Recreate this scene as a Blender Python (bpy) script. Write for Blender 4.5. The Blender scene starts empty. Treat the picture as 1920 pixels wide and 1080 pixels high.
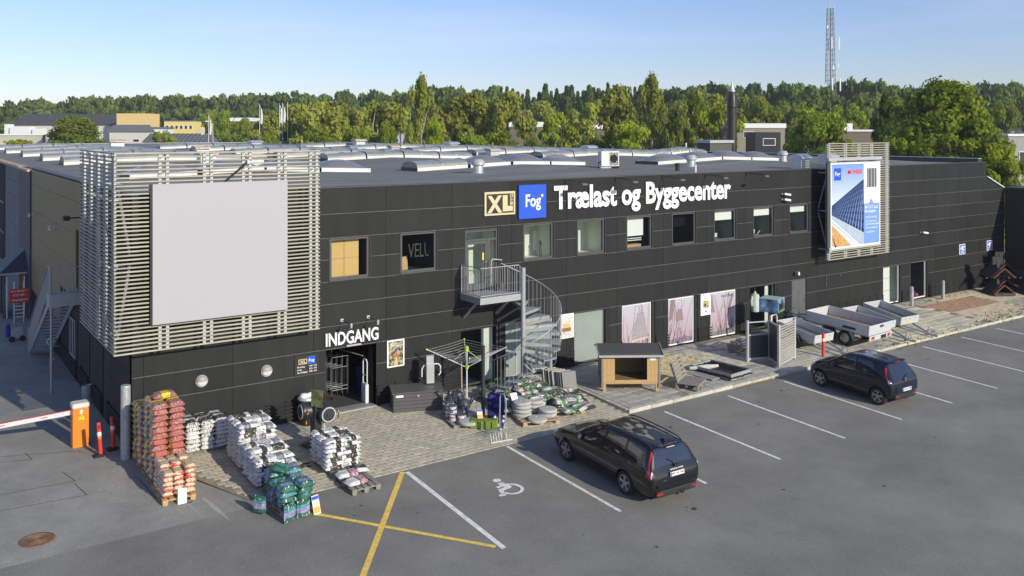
import bpy, math, random
from mathutils import Vector, Matrix
R = math.radians
random.seed(7)
SC = bpy.context.scene
COL = SC.collection
# ------------------------------------------------------------------ camera, sky, sun
cam_data = bpy.data.cameras.new('camera')
cam = bpy.data.objects.new('camera', cam_data); COL.objects.link(cam)
cam.location = (-5.48, -26.51, 8.99)
cam.rotation_euler = (R(90), 0, -0.6067)
cam_data.sensor_width = 36.0
cam_data.lens = 1673.63 / 1920 * 36
cam_data.shift_y = -(540 - 243.92) / 1920
cam_data.clip_start = 0.5; cam_data.clip_end = 6000
SC.camera = cam
SUN_EL, SUN_AZ = 22.7, 168.7            # azimuth from +Y towards +X
world = bpy.data.worlds.new('World'); SC.world = world; world.use_nodes = True
nt = world.node_tree; nt.nodes.clear()
sky = nt.nodes.new('ShaderNodeTexSky'); sky.sky_type = 'NISHITA'; sky.sun_disc = False
sky.sun_elevation = R(SUN_EL); sky.sun_rotation = R(SUN_AZ)
sky.altitude = 0; sky.air_density = 1.0; sky.dust_density = 0.35; sky.ozone_density = 4.0
bg = nt.nodes.new('ShaderNodeBackground'); bg.inputs[1].default_value = 0.120
out = nt.nodes.new('ShaderNodeOutputWorld')
wb_ = nt.nodes.new('ShaderNodeMix'); wb_.data_type = 'RGBA'; wb_.blend_type = 'MULTIPLY'; wb_.inputs[0].default_value = 1.0; wb_.inputs[7].default_value = (1.04, 0.955, 1.10, 1)
wc = nt.nodes.new('ShaderNodeTexCoord'); wm = nt.nodes.new('ShaderNodeMapping'); wm.inputs['Scale'].default_value = (1.6, 1.6, 16); wn = nt.nodes.new('ShaderNodeTexNoise'); wn.inputs['Scale'].default_value = 1.7; wn.inputs['Detail'].default_value = 7
wr = nt.nodes.new('ShaderNodeMapRange'); wr.inputs['From Min'].default_value = 0.47; wr.inputs['From Max'].default_value = 0.75; wr.inputs['To Max'].default_value = 0.22
cl = nt.nodes.new('ShaderNodeMix'); cl.data_type = 'RGBA'; cl.inputs[7].default_value = (6.2, 6.5, 7.0, 1)
nt.links.new(wc.outputs['Generated'], wm.inputs[0]); nt.links.new(wm.outputs[0], wn.inputs['Vector']); nt.links.new(wn.outputs[0], wr.inputs[0]); nt.links.new(wr.outputs[0], cl.inputs[0]); nt.links.new(sky.outputs[0], cl.inputs[6]); nt.links.new(cl.outputs[2], wb_.inputs[6]); nt.links.new(wb_.outputs[2], bg.inputs[0]); nt.links.new(bg.outputs[0], out.inputs[0])
sun_d = bpy.data.lights.new('sun', 'SUN'); sun_d.energy = 3.8; sun_d.angle = R(0.53); sun_d.color = (1.0, 0.935, 0.76)
sun = bpy.data.objects.new('sun', sun_d); COL.objects.link(sun)
sd = Vector((math.sin(R(SUN_AZ)) * math.cos(R(SUN_EL)), math.cos(R(SUN_AZ)) * math.cos(R(SUN_EL)), math.sin(R(SUN_EL))))
sun.rotation_euler = (-sd).to_track_quat('-Z', 'Y').to_euler()
sun.location = (20, -40, 40)
SC.view_settings.view_transform = 'Standard'; SC.view_settings.look = 'None'
SC.view_settings.exposure = 0.25; SC.view_settings.gamma = 1.0; SC.view_settings.use_curve_mapping = False

# ------------------------------------------------------------------ materials
MATS = {}
def N(t, k, **kw):
    n = t.nodes.new(k)
    for a, v in kw.items(): setattr(n, a, v)
    return n
def mat(name, col, rough=0.6, metal=0.0, var=0.12, scale=3.0, bump=0.0, bscale=40.0, spec=0.5, coat=0.0, sheen=0.0, stretch=(1, 1, 1), trans=0.0, rvar=0.0):
    """principled surface, colour broken up by two octaves of noise"""
    m = bpy.data.materials.new(name); m.use_nodes = True; t = m.node_tree
    p = t.nodes['Principled BSDF']
    p.inputs['Roughness'].default_value = rough; p.inputs['Metallic'].default_value = metal
    p.inputs['Specular IOR Level'].default_value = spec; p.inputs['Coat Weight'].default_value = coat
    p.inputs['Coat Roughness'].default_value = 0.05
    p.inputs['Base Color'].default_value = (*col, 1)
    if trans: p.inputs['Transmission Weight'].default_value = trans
    if var or bump:
        tc = N(t, 'ShaderNodeTexCoord'); mp = N(t, 'ShaderNodeMapping'); mp.inputs['Scale'].default_value = stretch
        t.links.new(tc.outputs['Object'], mp.inputs[0])
    if var:
        nz = N(t, 'ShaderNodeTexNoise'); nz.inputs['Scale'].default_value = scale; nz.inputs['Detail'].default_value = 8
        nz.inputs['Roughness'].default_value = 0.65
        t.links.new(mp.outputs[0], nz.inputs['Vector'])
        rp = N(t, 'ShaderNodeValToRGB'); e = rp.color_ramp.elements
        e[0].position = 0.28; e[1].position = 0.72
        e[0].color = (*[max(0, c * (1 - var)) for c in col], 1); e[1].color = (*[min(1, c * (1 + var)) for c in col], 1)
        t.links.new(nz.outputs[0], rp.inputs[0]); t.links.new(rp.outputs[0], p.inputs['Base Color'])
        if rvar:
            mr = N(t, 'ShaderNodeMapRange'); mr.inputs['To Min'].default_value = rough - rvar; mr.inputs['To Max'].default_value = rough + rvar
            t.links.new(nz.outputs[0], mr.inputs[0]); t.links.new(mr.outputs[0], p.inputs['Roughness'])
    if bump:
        b = N(t, 'ShaderNodeBump'); b.inputs['Strength'].default_value = bump; b.inputs['Distance'].default_value = 0.02
        n2 = N(t, 'ShaderNodeTexNoise'); n2.inputs['Scale'].default_value = bscale; n2.inputs['Detail'].default_value = 6
        t.links.new(mp.outputs[0], n2.inputs['Vector']); t.links.new(n2.outputs[0], b.inputs['Height']); t.links.new(b.outputs[0], p.inputs['Normal'])
    MATS[name] = m
    return m
def randomise(m, amount, base=None):
    """per object brightness change on top of a material made by mat()"""
    t = m.node_tree; p = t.nodes['Principled BSDF']
    oi = N(t, 'ShaderNodeObjectInfo'); mr = N(t, 'ShaderNodeMapRange'); mr.inputs['To Min'].default_value = 1 - amount; mr.inputs['To Max'].default_value = 1 + amount
    t.links.new(oi.outputs['Random'], mr.inputs[0])
    h = N(t, 'ShaderNodeHueSaturation')
    src = p.inputs['Base Color'].links[0].from_socket if p.inputs['Base Color'].links else None
    if src: t.links.new(src, h.inputs['Color'])
    else: h.inputs['Color'].default_value = p.inputs['Base Color'].default_value
    t.links.new(mr.outputs[0], h.inputs['Value']); t.links.new(h.outputs[0], p.inputs['Base Color'])
    return m
def glass(name, tint=(0.95, 0.97, 0.96), alpha=0.96, rough=0.02, dark=(0.02, 0.025, 0.03)):
    """thin pane: mostly see-through, the rest a glossy dark reflection"""
    m = bpy.data.materials.new(name); m.use_nodes = True; t = m.node_tree; t.nodes.clear()
    o = N(t, 'ShaderNodeOutputMaterial'); tr = N(t, 'ShaderNodeBsdfTransparent'); tr.inputs[0].default_value = (*tint, 1)
    gl = N(t, 'ShaderNodeBsdfPrincipled'); gl.inputs['Base Color'].default_value = (*dark, 1); gl.inputs['Roughness'].default_value = rough
    gl.inputs['Specular IOR Level'].default_value = 0.7
    gm = N(t, 'ShaderNodeNewGeometry'); dt = N(t, 'ShaderNodeVectorMath', operation='DOT_PRODUCT'); t.links.new(gm.outputs['Normal'], dt.inputs[0]); t.links.new(gm.outputs['Incoming'], dt.inputs[1])
    ab = N(t, 'ShaderNodeMath', operation='ABSOLUTE'); t.links.new(dt.outputs['Value'], ab.inputs[0]); iv = N(t, 'ShaderNodeMath', operation='SUBTRACT'); iv.inputs[0].default_value = 1.0; t.links.new(ab.outputs[0], iv.inputs[1])
    pw = N(t, 'ShaderNodeMath', operation='POWER'); pw.inputs[1].default_value = 5.0; t.links.new(iv.outputs[0], pw.inputs[0])
    mr = N(t, 'ShaderNodeMapRange'); mr.inputs['To Min'].default_value = 1 - alpha; mr.inputs['To Max'].default_value = 1.0
    mx = N(t, 'ShaderNodeMixShader')
    t.links.new(pw.outputs[0], mr.inputs[0]); t.links.new(mr.outputs[0], mx.inputs[0]); t.links.new(tr.outputs[0], mx.inputs[1]); t.links.new(gl.outputs[0], mx.inputs[2])
    t.links.new(mx.outputs[0], o.inputs[0]); MATS[name] = m
    return m
def bands(name, stops, axis=0, rough=0.45, seed=0.0, noise_scale=9.0, speck=(0.1, 0.1, 0.1), amount=0.5, half=0.3, prints=None, rnd=0.06):
    """printed plastic: colour bands along a local axis (stops: position -1..1, colour), broken by noise print"""
    m = bpy.data.materials.new(name); m.use_nodes = True; t = m.node_tree; p = t.nodes['Principled BSDF']; p.inputs['Roughness'].default_value = rough
    tc = N(t, 'ShaderNodeTexCoord'); sx = N(t, 'ShaderNodeSeparateXYZ'); t.links.new(tc.outputs['Object'], sx.inputs[0])
    oi = N(t, 'ShaderNodeObjectInfo')
    mr = N(t, 'ShaderNodeMapRange'); mr.inputs['From Min'].default_value = -half; mr.inputs['From Max'].default_value = half
    t.links.new(sx.outputs[axis], mr.inputs[0])
    rp = N(t, 'ShaderNodeValToRGB'); rp.color_ramp.interpolation = 'CONSTANT'; cr = rp.color_ramp
    while len(cr.elements) < len(stops): cr.elements.new(0.5)
    for e, (pos, c) in zip(cr.elements, stops): e.position = pos; e.color = (*c, 1)
    t.links.new(mr.outputs[0], rp.inputs[0])
    add = N(t, 'ShaderNodeVectorMath', operation='ADD'); t.links.new(tc.outputs['Object'], add.inputs[0]); t.links.new(oi.outputs['Random'], add.inputs[1])
    last = rp.outputs[0]
    for k, (col, sc, thr, st, lo, hi) in enumerate(prints or []):
        mp = N(t, 'ShaderNodeMapping'); mp.inputs['Scale'].default_value = st; mp.inputs['Location'].default_value = (k * 3.1, k * 1.7, 0)
        t.links.new(add.outputs[0], mp.inputs[0])
        nz = N(t, 'ShaderNodeTexNoise'); nz.inputs['Scale'].default_value = sc * 0.55; nz.inputs['Detail'].default_value = 3; t.links.new(mp.outputs[0], nz.inputs['Vector'])
        gt = N(t, 'ShaderNodeMath', operation='GREATER_THAN'); gt.inputs[1].default_value = thr; t.links.new(nz.outputs[0], gt.inputs[0])
        a = N(t, 'ShaderNodeMath', operation='GREATER_THAN'); a.inputs[1].default_value = lo; t.links.new(mr.outputs[0], a.inputs[0])
        b = N(t, 'ShaderNodeMath', operation='LESS_THAN'); b.inputs[1].default_value = hi; t.links.new(mr.outputs[0], b.inputs[0])
        c = N(t, 'ShaderNodeMath', operation='MULTIPLY'); t.links.new(a.outputs[0], c.inputs[0]); t.links.new(b.outputs[0], c.inputs[1])
        d = N(t, 'ShaderNodeMath', operation='MULTIPLY'); t.links.new(c.outputs[0], d.inputs[0]); t.links.new(gt.outputs[0], d.inputs[1])
        mx = N(t, 'ShaderNodeMix', data_type='RGBA'); t.links.new(d.outputs[0], mx.inputs[0]); t.links.new(last, mx.inputs[6]); mx.inputs[7].default_value = (*col, 1)
        last = mx.outputs[2]
    bp = N(t, 'ShaderNodeBump'); bp.inputs['Strength'].default_value = 0.28; bp.inputs['Distance'].default_value = 0.02
    n2 = N(t, 'ShaderNodeTexNoise'); n2.inputs['Scale'].default_value = 11; n2.inputs['Detail'].default_value = 3
    t.links.new(add.outputs[0], n2.inputs['Vector']); t.links.new(n2.outputs[0], bp.inputs['Height']); t.links.new(bp.outputs[0], p.inputs['Normal'])
    t.links.new(last, p.inputs['Base Color']); MATS[name] = m
    return m
def leafmat(name, c1, c2, c3, transl=0.35):
    m = bpy.data.materials.new(name); m.use_nodes = True; t = m.node_tree; t.nodes.clear()
    o = N(t, 'ShaderNodeOutputMaterial'); df = N(t, 'ShaderNodeBsdfDiffuse'); tl = N(t, 'ShaderNodeBsdfTranslucent'); mx = N(t, 'ShaderNodeMixShader'); mx.inputs[0].default_value = transl
    tc = N(t, 'ShaderNodeTexCoord'); nz = N(t, 'ShaderNodeTexNoise'); nz.inputs['Scale'].default_value = 5.5; nz.inputs['Detail'].default_value = 5; nz.inputs['Roughness'].default_value = 0.75
    t.links.new(tc.outputs['Object'], nz.inputs['Vector'])
    rp = N(t, 'ShaderNodeValToRGB'); e = rp.color_ramp.elements; e[0].position = 0.3; e[0].color = (*c1, 1); e[1].position = 0.7; e[1].color = (*c3, 1)
    k = e.new(0.5); k.color = (*c2, 1)
    t.links.new(nz.outputs[0], rp.inputs[0])
    oi = N(t, 'ShaderNodeObjectInfo'); mr = N(t, 'ShaderNodeMapRange'); mr.inputs['To Min'].default_value = 0.75; mr.inputs['To Max'].default_value = 1.25; t.links.new(oi.outputs['Random'], mr.inputs[0])
    hs = N(t, 'ShaderNodeHueSaturation'); t.links.new(rp.outputs[0], hs.inputs['Color']); t.links.new(mr.outputs[0], hs.inputs['Value'])
    t.links.new(hs.outputs[0], df.inputs[0]); t.links.new(hs.outputs[0], tl.inputs[0])
    t.links.new(df.outputs[0], mx.inputs[1]); t.links.new(tl.outputs[0], mx.inputs[2]); t.links.new(mx.outputs[0], o.inputs[0]); MATS[name] = m
    return m

WHITE = mat('white_paint', (0.62, 0.62, 0.61), 0.5, var=0.05)
BLACK = mat('black_plastic', (0.018, 0.018, 0.019), 0.45, var=0.2)
RUBBER = mat('rubber', (0.016, 0.016, 0.016), 0.8, var=0.2)
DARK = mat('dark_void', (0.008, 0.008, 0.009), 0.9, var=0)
GALV = mat('galvanised_steel', (0.38, 0.395, 0.41), 0.5, metal=0.35, var=0.18, scale=14, rvar=0.1)
STEEL = mat('steel', (0.42, 0.43, 0.44), 0.3, metal=0.9, var=0.1)
ALU = mat('aluminium', (0.48, 0.49, 0.50), 0.45, metal=0.3, var=0.08, scale=6)
PANEL = randomise(mat('facade_panel', (0.0205, 0.0212, 0.0210), 0.62, var=0.26, scale=2.2, stretch=(1, 1, 0.16), rvar=0.08, spec=0.22), 0.14)
BACKING = mat('facade_backing', (0.02, 0.02, 0.02), 0.8, var=0)
PROFILE = mat('joint_aluminium', (0.13, 0.13, 0.128), 0.6, metal=0.1, var=0.45, scale=5)
FRAME = mat('window_frame_grey', (0.075, 0.078, 0.08), 0.42, var=0.1)
REVEAL = mat('window_reveal', (0.06, 0.062, 0.065), 0.6, var=0.1)
GLASS = glass('pane_glass')
GLASSD = glass('pane_dark', (0.5, 0.53, 0.55), 0.9)
FROST = mat('frosted_film', (0.27, 0.31, 0.28), 0.25, var=0.08, scale=0.8)
WOODGREY = mat('weathered_wood', (0.40, 0.37, 0.29), 0.8, var=0.3, scale=4, stretch=(1, 6, 6), bump=0.2)
WOODNEW = mat('fresh_pine', (0.50, 0.32, 0.14), 0.65, var=0.2, scale=3, stretch=(1, 1, 8))
PALLETW = randomise(mat('pallet_wood', (0.36, 0.27, 0.17), 0.85, var=0.25, scale=5, stretch=(6, 1, 6)), 0.25)
PALLETG = mat('pallet_grey', (0.24, 0.22, 0.19), 0.85, var=0.3, scale=5, stretch=(6, 1, 6))
CONC = mat('concrete', (0.42, 0.41, 0.38), 0.85, var=0.18, scale=6, bump=0.25, bscale=60)
RED = mat('red_plastic', (0.62, 0.05, 0.045), 0.5, var=0.1)
ORANGE = mat('orange_paint', (0.85, 0.23, 0.02), 0.45, var=0.06)
BLUE = mat('sign_blue', (0.012, 0.085, 0.58), 0.45, var=0.02)
BLUED = mat('navy_plastic', (0.02, 0.03, 0.20), 0.5, var=0.1)
YELLOWP = mat('yellow_line_paint', (0.86, 0.56, 0.12), 0.7, var=0.3, scale=7)
CREAM = mat('cream_sign', (0.62, 0.52, 0.31), 0.5, var=0.03)
SIGNW = mat('sign_white', (0.80, 0.80, 0.79), 0.5, var=0.02)

# ------------------------------------------------------------------ geometry helpers
class MB:
    def __init__(s, M=None): s.v = []; s.f = []; s.m = []; s.M = M; s.cur = 0
    def add(s, pts, faces, mi=None):
        o = len(s.v)
        s.v += [(s.M @ Vector(p)) if s.M else Vector(p) for p in pts]
        s.f += [tuple(i + o for i in f) for f in faces]; s.m += [s.cur if mi is None else mi] * len(faces)
        return s
    def box(s, x0, x1, y0, y1, z0, z1, mi=None):
        return s.add([(x0, y0, z0), (x1, y0, z0), (x1, y1, z0), (x0, y1, z0), (x0, y0, z1), (x1, y0, z1), (x1, y1, z1), (x0, y1, z1)],
                     [(0, 3, 2, 1), (4, 5, 6, 7), (0, 1, 5, 4), (1, 2, 6, 5), (2, 3, 7, 6), (3, 0, 4, 7)], mi)
    def bbox(s, x0, x1, y0, y1, z0, z1, b=0.01, mi=None):
        """box with chamfered edges (rings)"""
        pr = [(z0, b), (z0 + b, 0), (z1 - b, 0), (z1, b)]
        P = []
        for z, i in pr:
            for (cx, cy) in ((0, 0), (1, 0), (1, 1), (0, 1)):
                X0, X1, Y0, Y1 = x0 + i, x1 - i, y0 + i, y1 - i
                px = X0 if cx == 0 else X1; py = Y0 if cy == 0 else Y1
                c = min(b, (x1 - x0) / 3, (y1 - y0) / 3)
                dx = c if cx == 0 else -c; dy = c if cy == 0 else -c
                if (cx, cy) in ((0, 0), (1, 1)): P += [(px, py + dy, z), (px + dx, py, z)]
                else: P += [(px + dx, py, z), (px, py + dy, z)]
        F = [tuple(range(7, -1, -1)), tuple(range(24, 32))]
        for k in range(3):
            for i in range(8): j = (i + 1) % 8; F.append((k * 8 + i, k * 8 + j, k * 8 + 8 + j, k * 8 + 8 + i))
        return s.add(P, F, mi)
    def bar(s, a, b, w, h, up=(0, 0, 1), mi=None):
        """rectangular bar from a to b, w across, h along up"""
        a = Vector(a); b = Vector(b); d = (b - a).normalized(); u = Vector(up); r = d.cross(u)
        if r.length < 1e-5: r = d.cross(Vector((1, 0, 0)))
        r.normalize(); u = r.cross(d).normalized(); r *= w / 2; u *= h / 2
        return s.add([a - r - u, a + r - u, a + r + u, a - r + u, b - r - u, b + r - u, b + r + u, b - r + u],
                     [(3, 2, 1, 0), (4, 5, 6, 7), (0, 1, 5, 4), (1, 2, 6, 5), (2, 3, 7, 6), (3, 0, 4, 7)], mi)
    def tube(s, pts, r, n=8, mi=None, cap=True):
        pts = [Vector(p) for p in pts]; rs = r if isinstance(r, (list, tuple)) else [r] * len(pts)
        P = []; F = []; prev = None
        for i, p in enumerate(pts):
            d = (pts[min(i + 1, len(pts) - 1)] - pts[max(i - 1, 0)]).normalized()
            if prev is None:
                x = d.cross(Vector((0, 0, 1)));
                if x.length < 1e-3: x = d.cross(Vector((1, 0, 0)))
            else: x = prev - d * prev.dot(d)
            x.normalize(); prev = x; y = d.cross(x)
            for k in range(n): a = 2 * math.pi * k / n; P.append(p + (x * math.cos(a) + y * math.sin(a)) * rs[i])
        for i in range(len(pts) - 1):
            for k in range(n): j = (k + 1) % n; F.append((i * n + k, i * n + j, i * n + n + j, i * n + n + k))
        if cap: F.append(tuple(range(n - 1, -1, -1))); F.append(tuple((len(pts) - 1) * n + k for k in range(n)))
        return s.add(P, F, mi)
    def lathe(s, prof, c=(0, 0, 0), n=20, axis='z', mi=None, cap=True):
        """profile list of (radius, height)"""
        P = []; F = []; c = Vector(c)
        for r, h in prof:
            for k in range(n):
                a = 2 * math.pi * k / n; x, y = r * math.cos(a), r * math.sin(a)
                q = (x, y, h) if axis == 'z' else ((h, x, y) if axis == 'x' else (y, h, x))
                P.append(c + Vector(q))
        for i in range(len(prof) - 1):
            for k in range(n): j = (k + 1) % n; F.append((i * n + k, i * n + j, i * n + n + j, i * n + n + k))
        if cap: F.append(tuple(range(n - 1, -1, -1))); F.append(tuple((len(prof) - 1) * n + k for k in range(n)))
        return s.add(P, F, mi)
    def poly(s, pts, d, mi=None):
        """flat polygon extruded by vector d"""
        d = Vector(d); n = len(pts); pts = [Vector(p) for p in pts]
        P = pts + [p + d for p in pts]
        F = [tuple(range(n)), tuple(range(2 * n - 1, n - 1, -1))] + [(i, i + n, (i + 1) % n + n, (i + 1) % n) for i in range(n)]
        return s.add(P, F, mi)
    def mesh(s, name, mats, smooth=False, fix=True):
        me = bpy.data.meshes.new(name); me.from_pydata([tuple(v) for v in s.v], [], s.f)
        for m in (mats if isinstance(mats, (list, tuple)) else [mats]): me.materials.append(m)
        for p, mi in zip(me.polygons, s.m): p.material_index = mi; p.use_smooth = smooth
        if fix:
            import bmesh
            bm = bmesh.new(); bm.from_mesh(me); bmesh.ops.recalc_face_normals(bm, faces=bm.faces); bm.to_mesh(me); bm.free()
        if smooth:
            try: me.set_sharp_from_angle(angle=R(35))
            except Exception: pass
        return me
def link(name, data, parent=None):
    o = bpy.data.objects.new(name, data); COL.objects.link(o)
    if parent is not None: o.parent = parent
    return o
def part(mb, name, mats, parent, smooth=False, world=False, label=None, stuff=False):
    """a mesh object under its thing; world=True: coordinates were given in world space"""
    if world:
        root = parent
        while root.parent: root = root.parent
        inv = Matrix.LocRotScale(root.location, root.rotation_euler, root.scale).inverted()
        mb.v = [inv @ v for v in mb.v]
    o = link(name, mb.mesh(name, mats, smooth), parent)
    if label: o['label'] = label
    if stuff: o['kind'] = 'stuff'
    return o
def tag(o, label, cat, group=None):
    o['label'] = label; o['category'] = cat
    if group: o['group'] = group
    return o
def thing(name, label, cat, loc=(0, 0, 0), rot=(0, 0, 0), group=None):
    o = bpy.data.objects.new(name, None); COL.objects.link(o); o.empty_display_size = 0.2
    o.location = loc; o.rotation_euler = rot if isinstance(rot, tuple) else (0, 0, rot)
    return tag(o, label, cat, group)
def single(mb, name, mats, label, cat, group=None, smooth=False, loc=None, rot=None):
    """a thing that is one mesh; coordinates local to loc"""
    o = link(name, mb.mesh(name, mats, smooth))
    if loc is not None: o.location = loc
    if rot is not None: o.rotation_euler = rot if isinstance(rot, tuple) else (0, 0, rot)
    return tag(o, label, cat, group)
def struct(mb, name, mats, parent=None, smooth=False):
    o = link(name, mb.mesh(name, mats, smooth), parent)
    if parent is None: o['kind'] = 'structure'
    return o
KIDS = {}
def kids(o): return list(o.children)
def dup(root, loc, rot=None, label=None, group=None, scale=None):
    """copy of a thing with its parts and sub-parts"""
    r = root.copy(); COL.objects.link(r); r.location = loc
    if rot is not None: r.rotation_euler = rot if isinstance(rot, tuple) else (0, 0, rot)
    if scale is not None: r.scale = scale if isinstance(scale, tuple) else (scale,) * 3
    if label: r['label'] = label
    if group: r['group'] = group
    for ch in kids(root):
        c = ch.copy(); COL.objects.link(c); c.parent = r
        for g in kids(ch): d = g.copy(); COL.objects.link(d); d.parent = c
    return r
def again(o, loc, rot=None):
    """copy of a single part at another place under the same parent"""
    c = o.copy(); COL.objects.link(c); c.location = loc
    if rot is not None: c.rotation_euler = rot
    return c
def text_mesh(s, size, sx=0.7, bold=0.0, depth=0.02):
    """flat lettering as a mesh standing in the xz plane, starting at x = 0, baseline z = 0, facing -y; returns mesh, width"""
    cu = bpy.data.curves.new('lettering', 'FONT'); cu.body = s; cu.size = size; cu.extrude = depth / 2; cu.offset = bold * size; cu.resolution_u = 3
    o = bpy.data.objects.new('lettering', cu); COL.objects.link(o)
    dg = bpy.context.evaluated_depsgraph_get(); dg.update()
    me = bpy.data.meshes.new_from_object(o.evaluated_get(dg))
    bpy.data.objects.remove(o); bpy.data.curves.remove(cu)
    for v in me.vertices: x, y, z = v.co; v.co = (x * sx, -z, y)
    xs = [v.co.x for v in me.vertices] or [0]
    return me, min(xs), max(xs)
def lettering(s, parent, material, x0, x1, y, zb, cap, bold=0.02, depth=0.03, name='letter', per_letter=False, vertical=False):
    """letters filling x0..x1 on plane y with cap height cap, in the parent's local space"""
    size = cap / 0.73
    if not per_letter:
        me, a, b = text_mesh(s, size, 1.0, bold, depth)
        k = (x1 - x0) / max(1e-6, b - a)
        for v in me.vertices: v.co.x = (v.co.x - a) * k
        if vertical:
            for v in me.vertices: v.co = (-v.co.z, v.co.y, v.co.x)
        me.materials.clear(); me.materials.append(material)
        o = link(name, me, parent); o.location = (x0, y, zb)
        return o
    # letter by letter: advance from pairs
    _, a0, b0 = text_mesh('HH', size, 1, bold, depth); hh = b0 - a0
    xs = []; pen = 0
    for c in s:
        _, a, b = text_mesh('H' + c + 'H', size, 1, bold, depth); xs.append(pen); pen += (b - a) - hh
    me, a, b = text_mesh(s[0], size, 1, bold, depth); first = a
    me, a, b = text_mesh(s[-1], size, 1, bold, depth); last = xs[-1] + b
    k = (x1 - x0) / (last - first); made = []
    for c, px in zip(s, xs):
        if c == ' ': continue
        me, a, b = text_mesh(c, size, 1, bold, depth)
        for v in me.vertices: v.co.x = v.co.x * k
        me.materials.clear(); me.materials.append(material)
        o = link(name, me, parent); o.location = (x0 + (px - first) * k, y, zb); made.append(o)
    return made
def gz(x, y): return -0.146 + 0.0023 * max(-60, min(110, x)) + 0.0373 * max(-62, min(y, 0.0))
def wz(x, y): return 0.0 + 0.0018 * x + 0.043 * y          # raised walk in front of the shop windows
def pz(x, y): return gz(x, y) + 0.012 + 0.115 * max(0, min(1, (y + 4.8) / 4.8))   # block paving by the entrance
# ------------------------------------------------------------------ ground
ASPH = mat('asphalt', (0.200, 0.194, 0.174), 0.85, var=0.14, scale=0.9, bump=0.35, bscale=260)
ASPHY = mat('asphalt_old', (0.262, 0.256, 0.232), 0.9, var=0.16, scale=1.4, bump=0.4, bscale=220)
GRASSG = mat('far_grass', (0.07, 0.09, 0.035), 0.9, var=0.4, scale=0.05)
LINE = mat('line_paint', (0.74, 0.73, 0.70), 0.7, var=0.34, scale=8)
def speckle(m, dark=0.72, light=1.45):
    """fine aggregate: small lighter and darker grains plus a few broad worn patches"""
    t = m.node_tree; p = t.nodes['Principled BSDF']; src = p.inputs['Base Color'].links[0].from_socket
    tc = N(t, 'ShaderNodeTexCoord')
    n1 = N(t, 'ShaderNodeTexNoise'); n1.inputs['Scale'].default_value = 55; n1.inputs['Detail'].default_value = 4; t.links.new(tc.outputs['Object'], n1.inputs['Vector'])
    n2 = N(t, 'ShaderNodeTexNoise'); n2.inputs['Scale'].default_value = 0.22; n2.inputs['Detail'].default_value = 5; t.links.new(tc.outputs['Object'], n2.inputs['Vector'])
    m1 = N(t, 'ShaderNodeMapRange'); m1.inputs['From Min'].default_value = 0.3; m1.inputs['From Max'].default_value = 0.7; m1.inputs['To Min'].default_value = dark; m1.inputs['To Max'].default_value = light; t.links.new(n1.outputs[0], m1.inputs[0])
    m2 = N(t, 'ShaderNodeMapRange'); m2.inputs['From Min'].default_value = 0.3; m2.inputs['From Max'].default_value = 0.7; m2.inputs['To Min'].default_value = 0.82; m2.inputs['To Max'].default_value = 1.14; t.links.new(n2.outputs[0], m2.inputs[0])
    v = N(t, 'ShaderNodeTexVoronoi'); v.inputs['Scale'].default_value = 1.15; v.inputs['Randomness'].default_value = 1; t.links.new(tc.outputs['Object'], v.inputs['Vector'])
    lt = N(t, 'ShaderNodeMath', operation='LESS_THAN'); lt.inputs[1].default_value = 0.035; t.links.new(v.outputs['Distance'], lt.inputs[0])
    vc = N(t, 'ShaderNodeSeparateColor'); t.links.new(v.outputs['Color'], vc.inputs[0])
    sp = N(t, 'ShaderNodeMapRange'); sp.inputs['To Min'].default_value = 0.45; sp.inputs['To Max'].default_value = 1.9; t.links.new(vc.outputs[0], sp.inputs[0])
    mxs = N(t, 'ShaderNodeMix', data_type='FLOAT'); mxs.inputs[2].default_value = 1.0; t.links.new(lt.outputs[0], mxs.inputs[0]); t.links.new(sp.outputs[0], mxs.inputs[3])
    a = N(t, 'ShaderNodeMath', operation='MULTIPLY'); t.links.new(m1.outputs[0], a.inputs[0]); t.links.new(m2.outputs[0], a.inputs[1])
    b = N(t, 'ShaderNodeMath', operation='MULTIPLY'); t.links.new(a.outputs[0], b.inputs[0]); t.links.new(mxs.outputs[0], b.inputs[1])
    h = N(t, 'ShaderNodeHueSaturation'); t.links.new(src, h.inputs['Color']); t.links.new(b.outputs[0], h.inputs['Value']); t.links.new(h.outputs[0], p.inputs['Base Color'])
speckle(ASPH); speckle(ASPHY)

def sheet(xs, ys, dz, z=gz):
    mb = MB(); P = [(x, y, z(x, y) + dz) for y in ys for x in xs]; n = len(xs)
    mb.add(P, [(j * n + i, j * n + i + 1, j * n + n + i + 1, j * n + n + i) for j in range(len(ys) - 1) for i in range(n - 1)]); return mb
struct(sheet([-4000, -60, 0, 40, 110, 4000], [-1500, -62, -30, -10, 0, 120, 4500], -0.03), 'terrain', GRASSG)
struct(sheet([-60, 0, 50, 110], [-62, -30, -10, -5, 0, 90], 0), 'car_park', ASPH)
yb = MB()   # the older, lighter asphalt of the goods yard, meeting the car park along a straight seam
for x0, x1, yy0, yy1 in ((-60, -12, -4.85, 0), (-12, 1.9, -4.75, 0), (-60, 1.9, 0, 0.001)):
    pass
yard = sheet([-60, -12, -3.6, 0, 1.75], [-4.74, -3, -1.5, 0, 60], 0.004); struct(yard, 'yard_asphalt', ASPHY)
SEAM = mat('tar_seam', (0.06, 0.06, 0.058), 0.9, var=0.2)
sm = MB()
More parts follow.
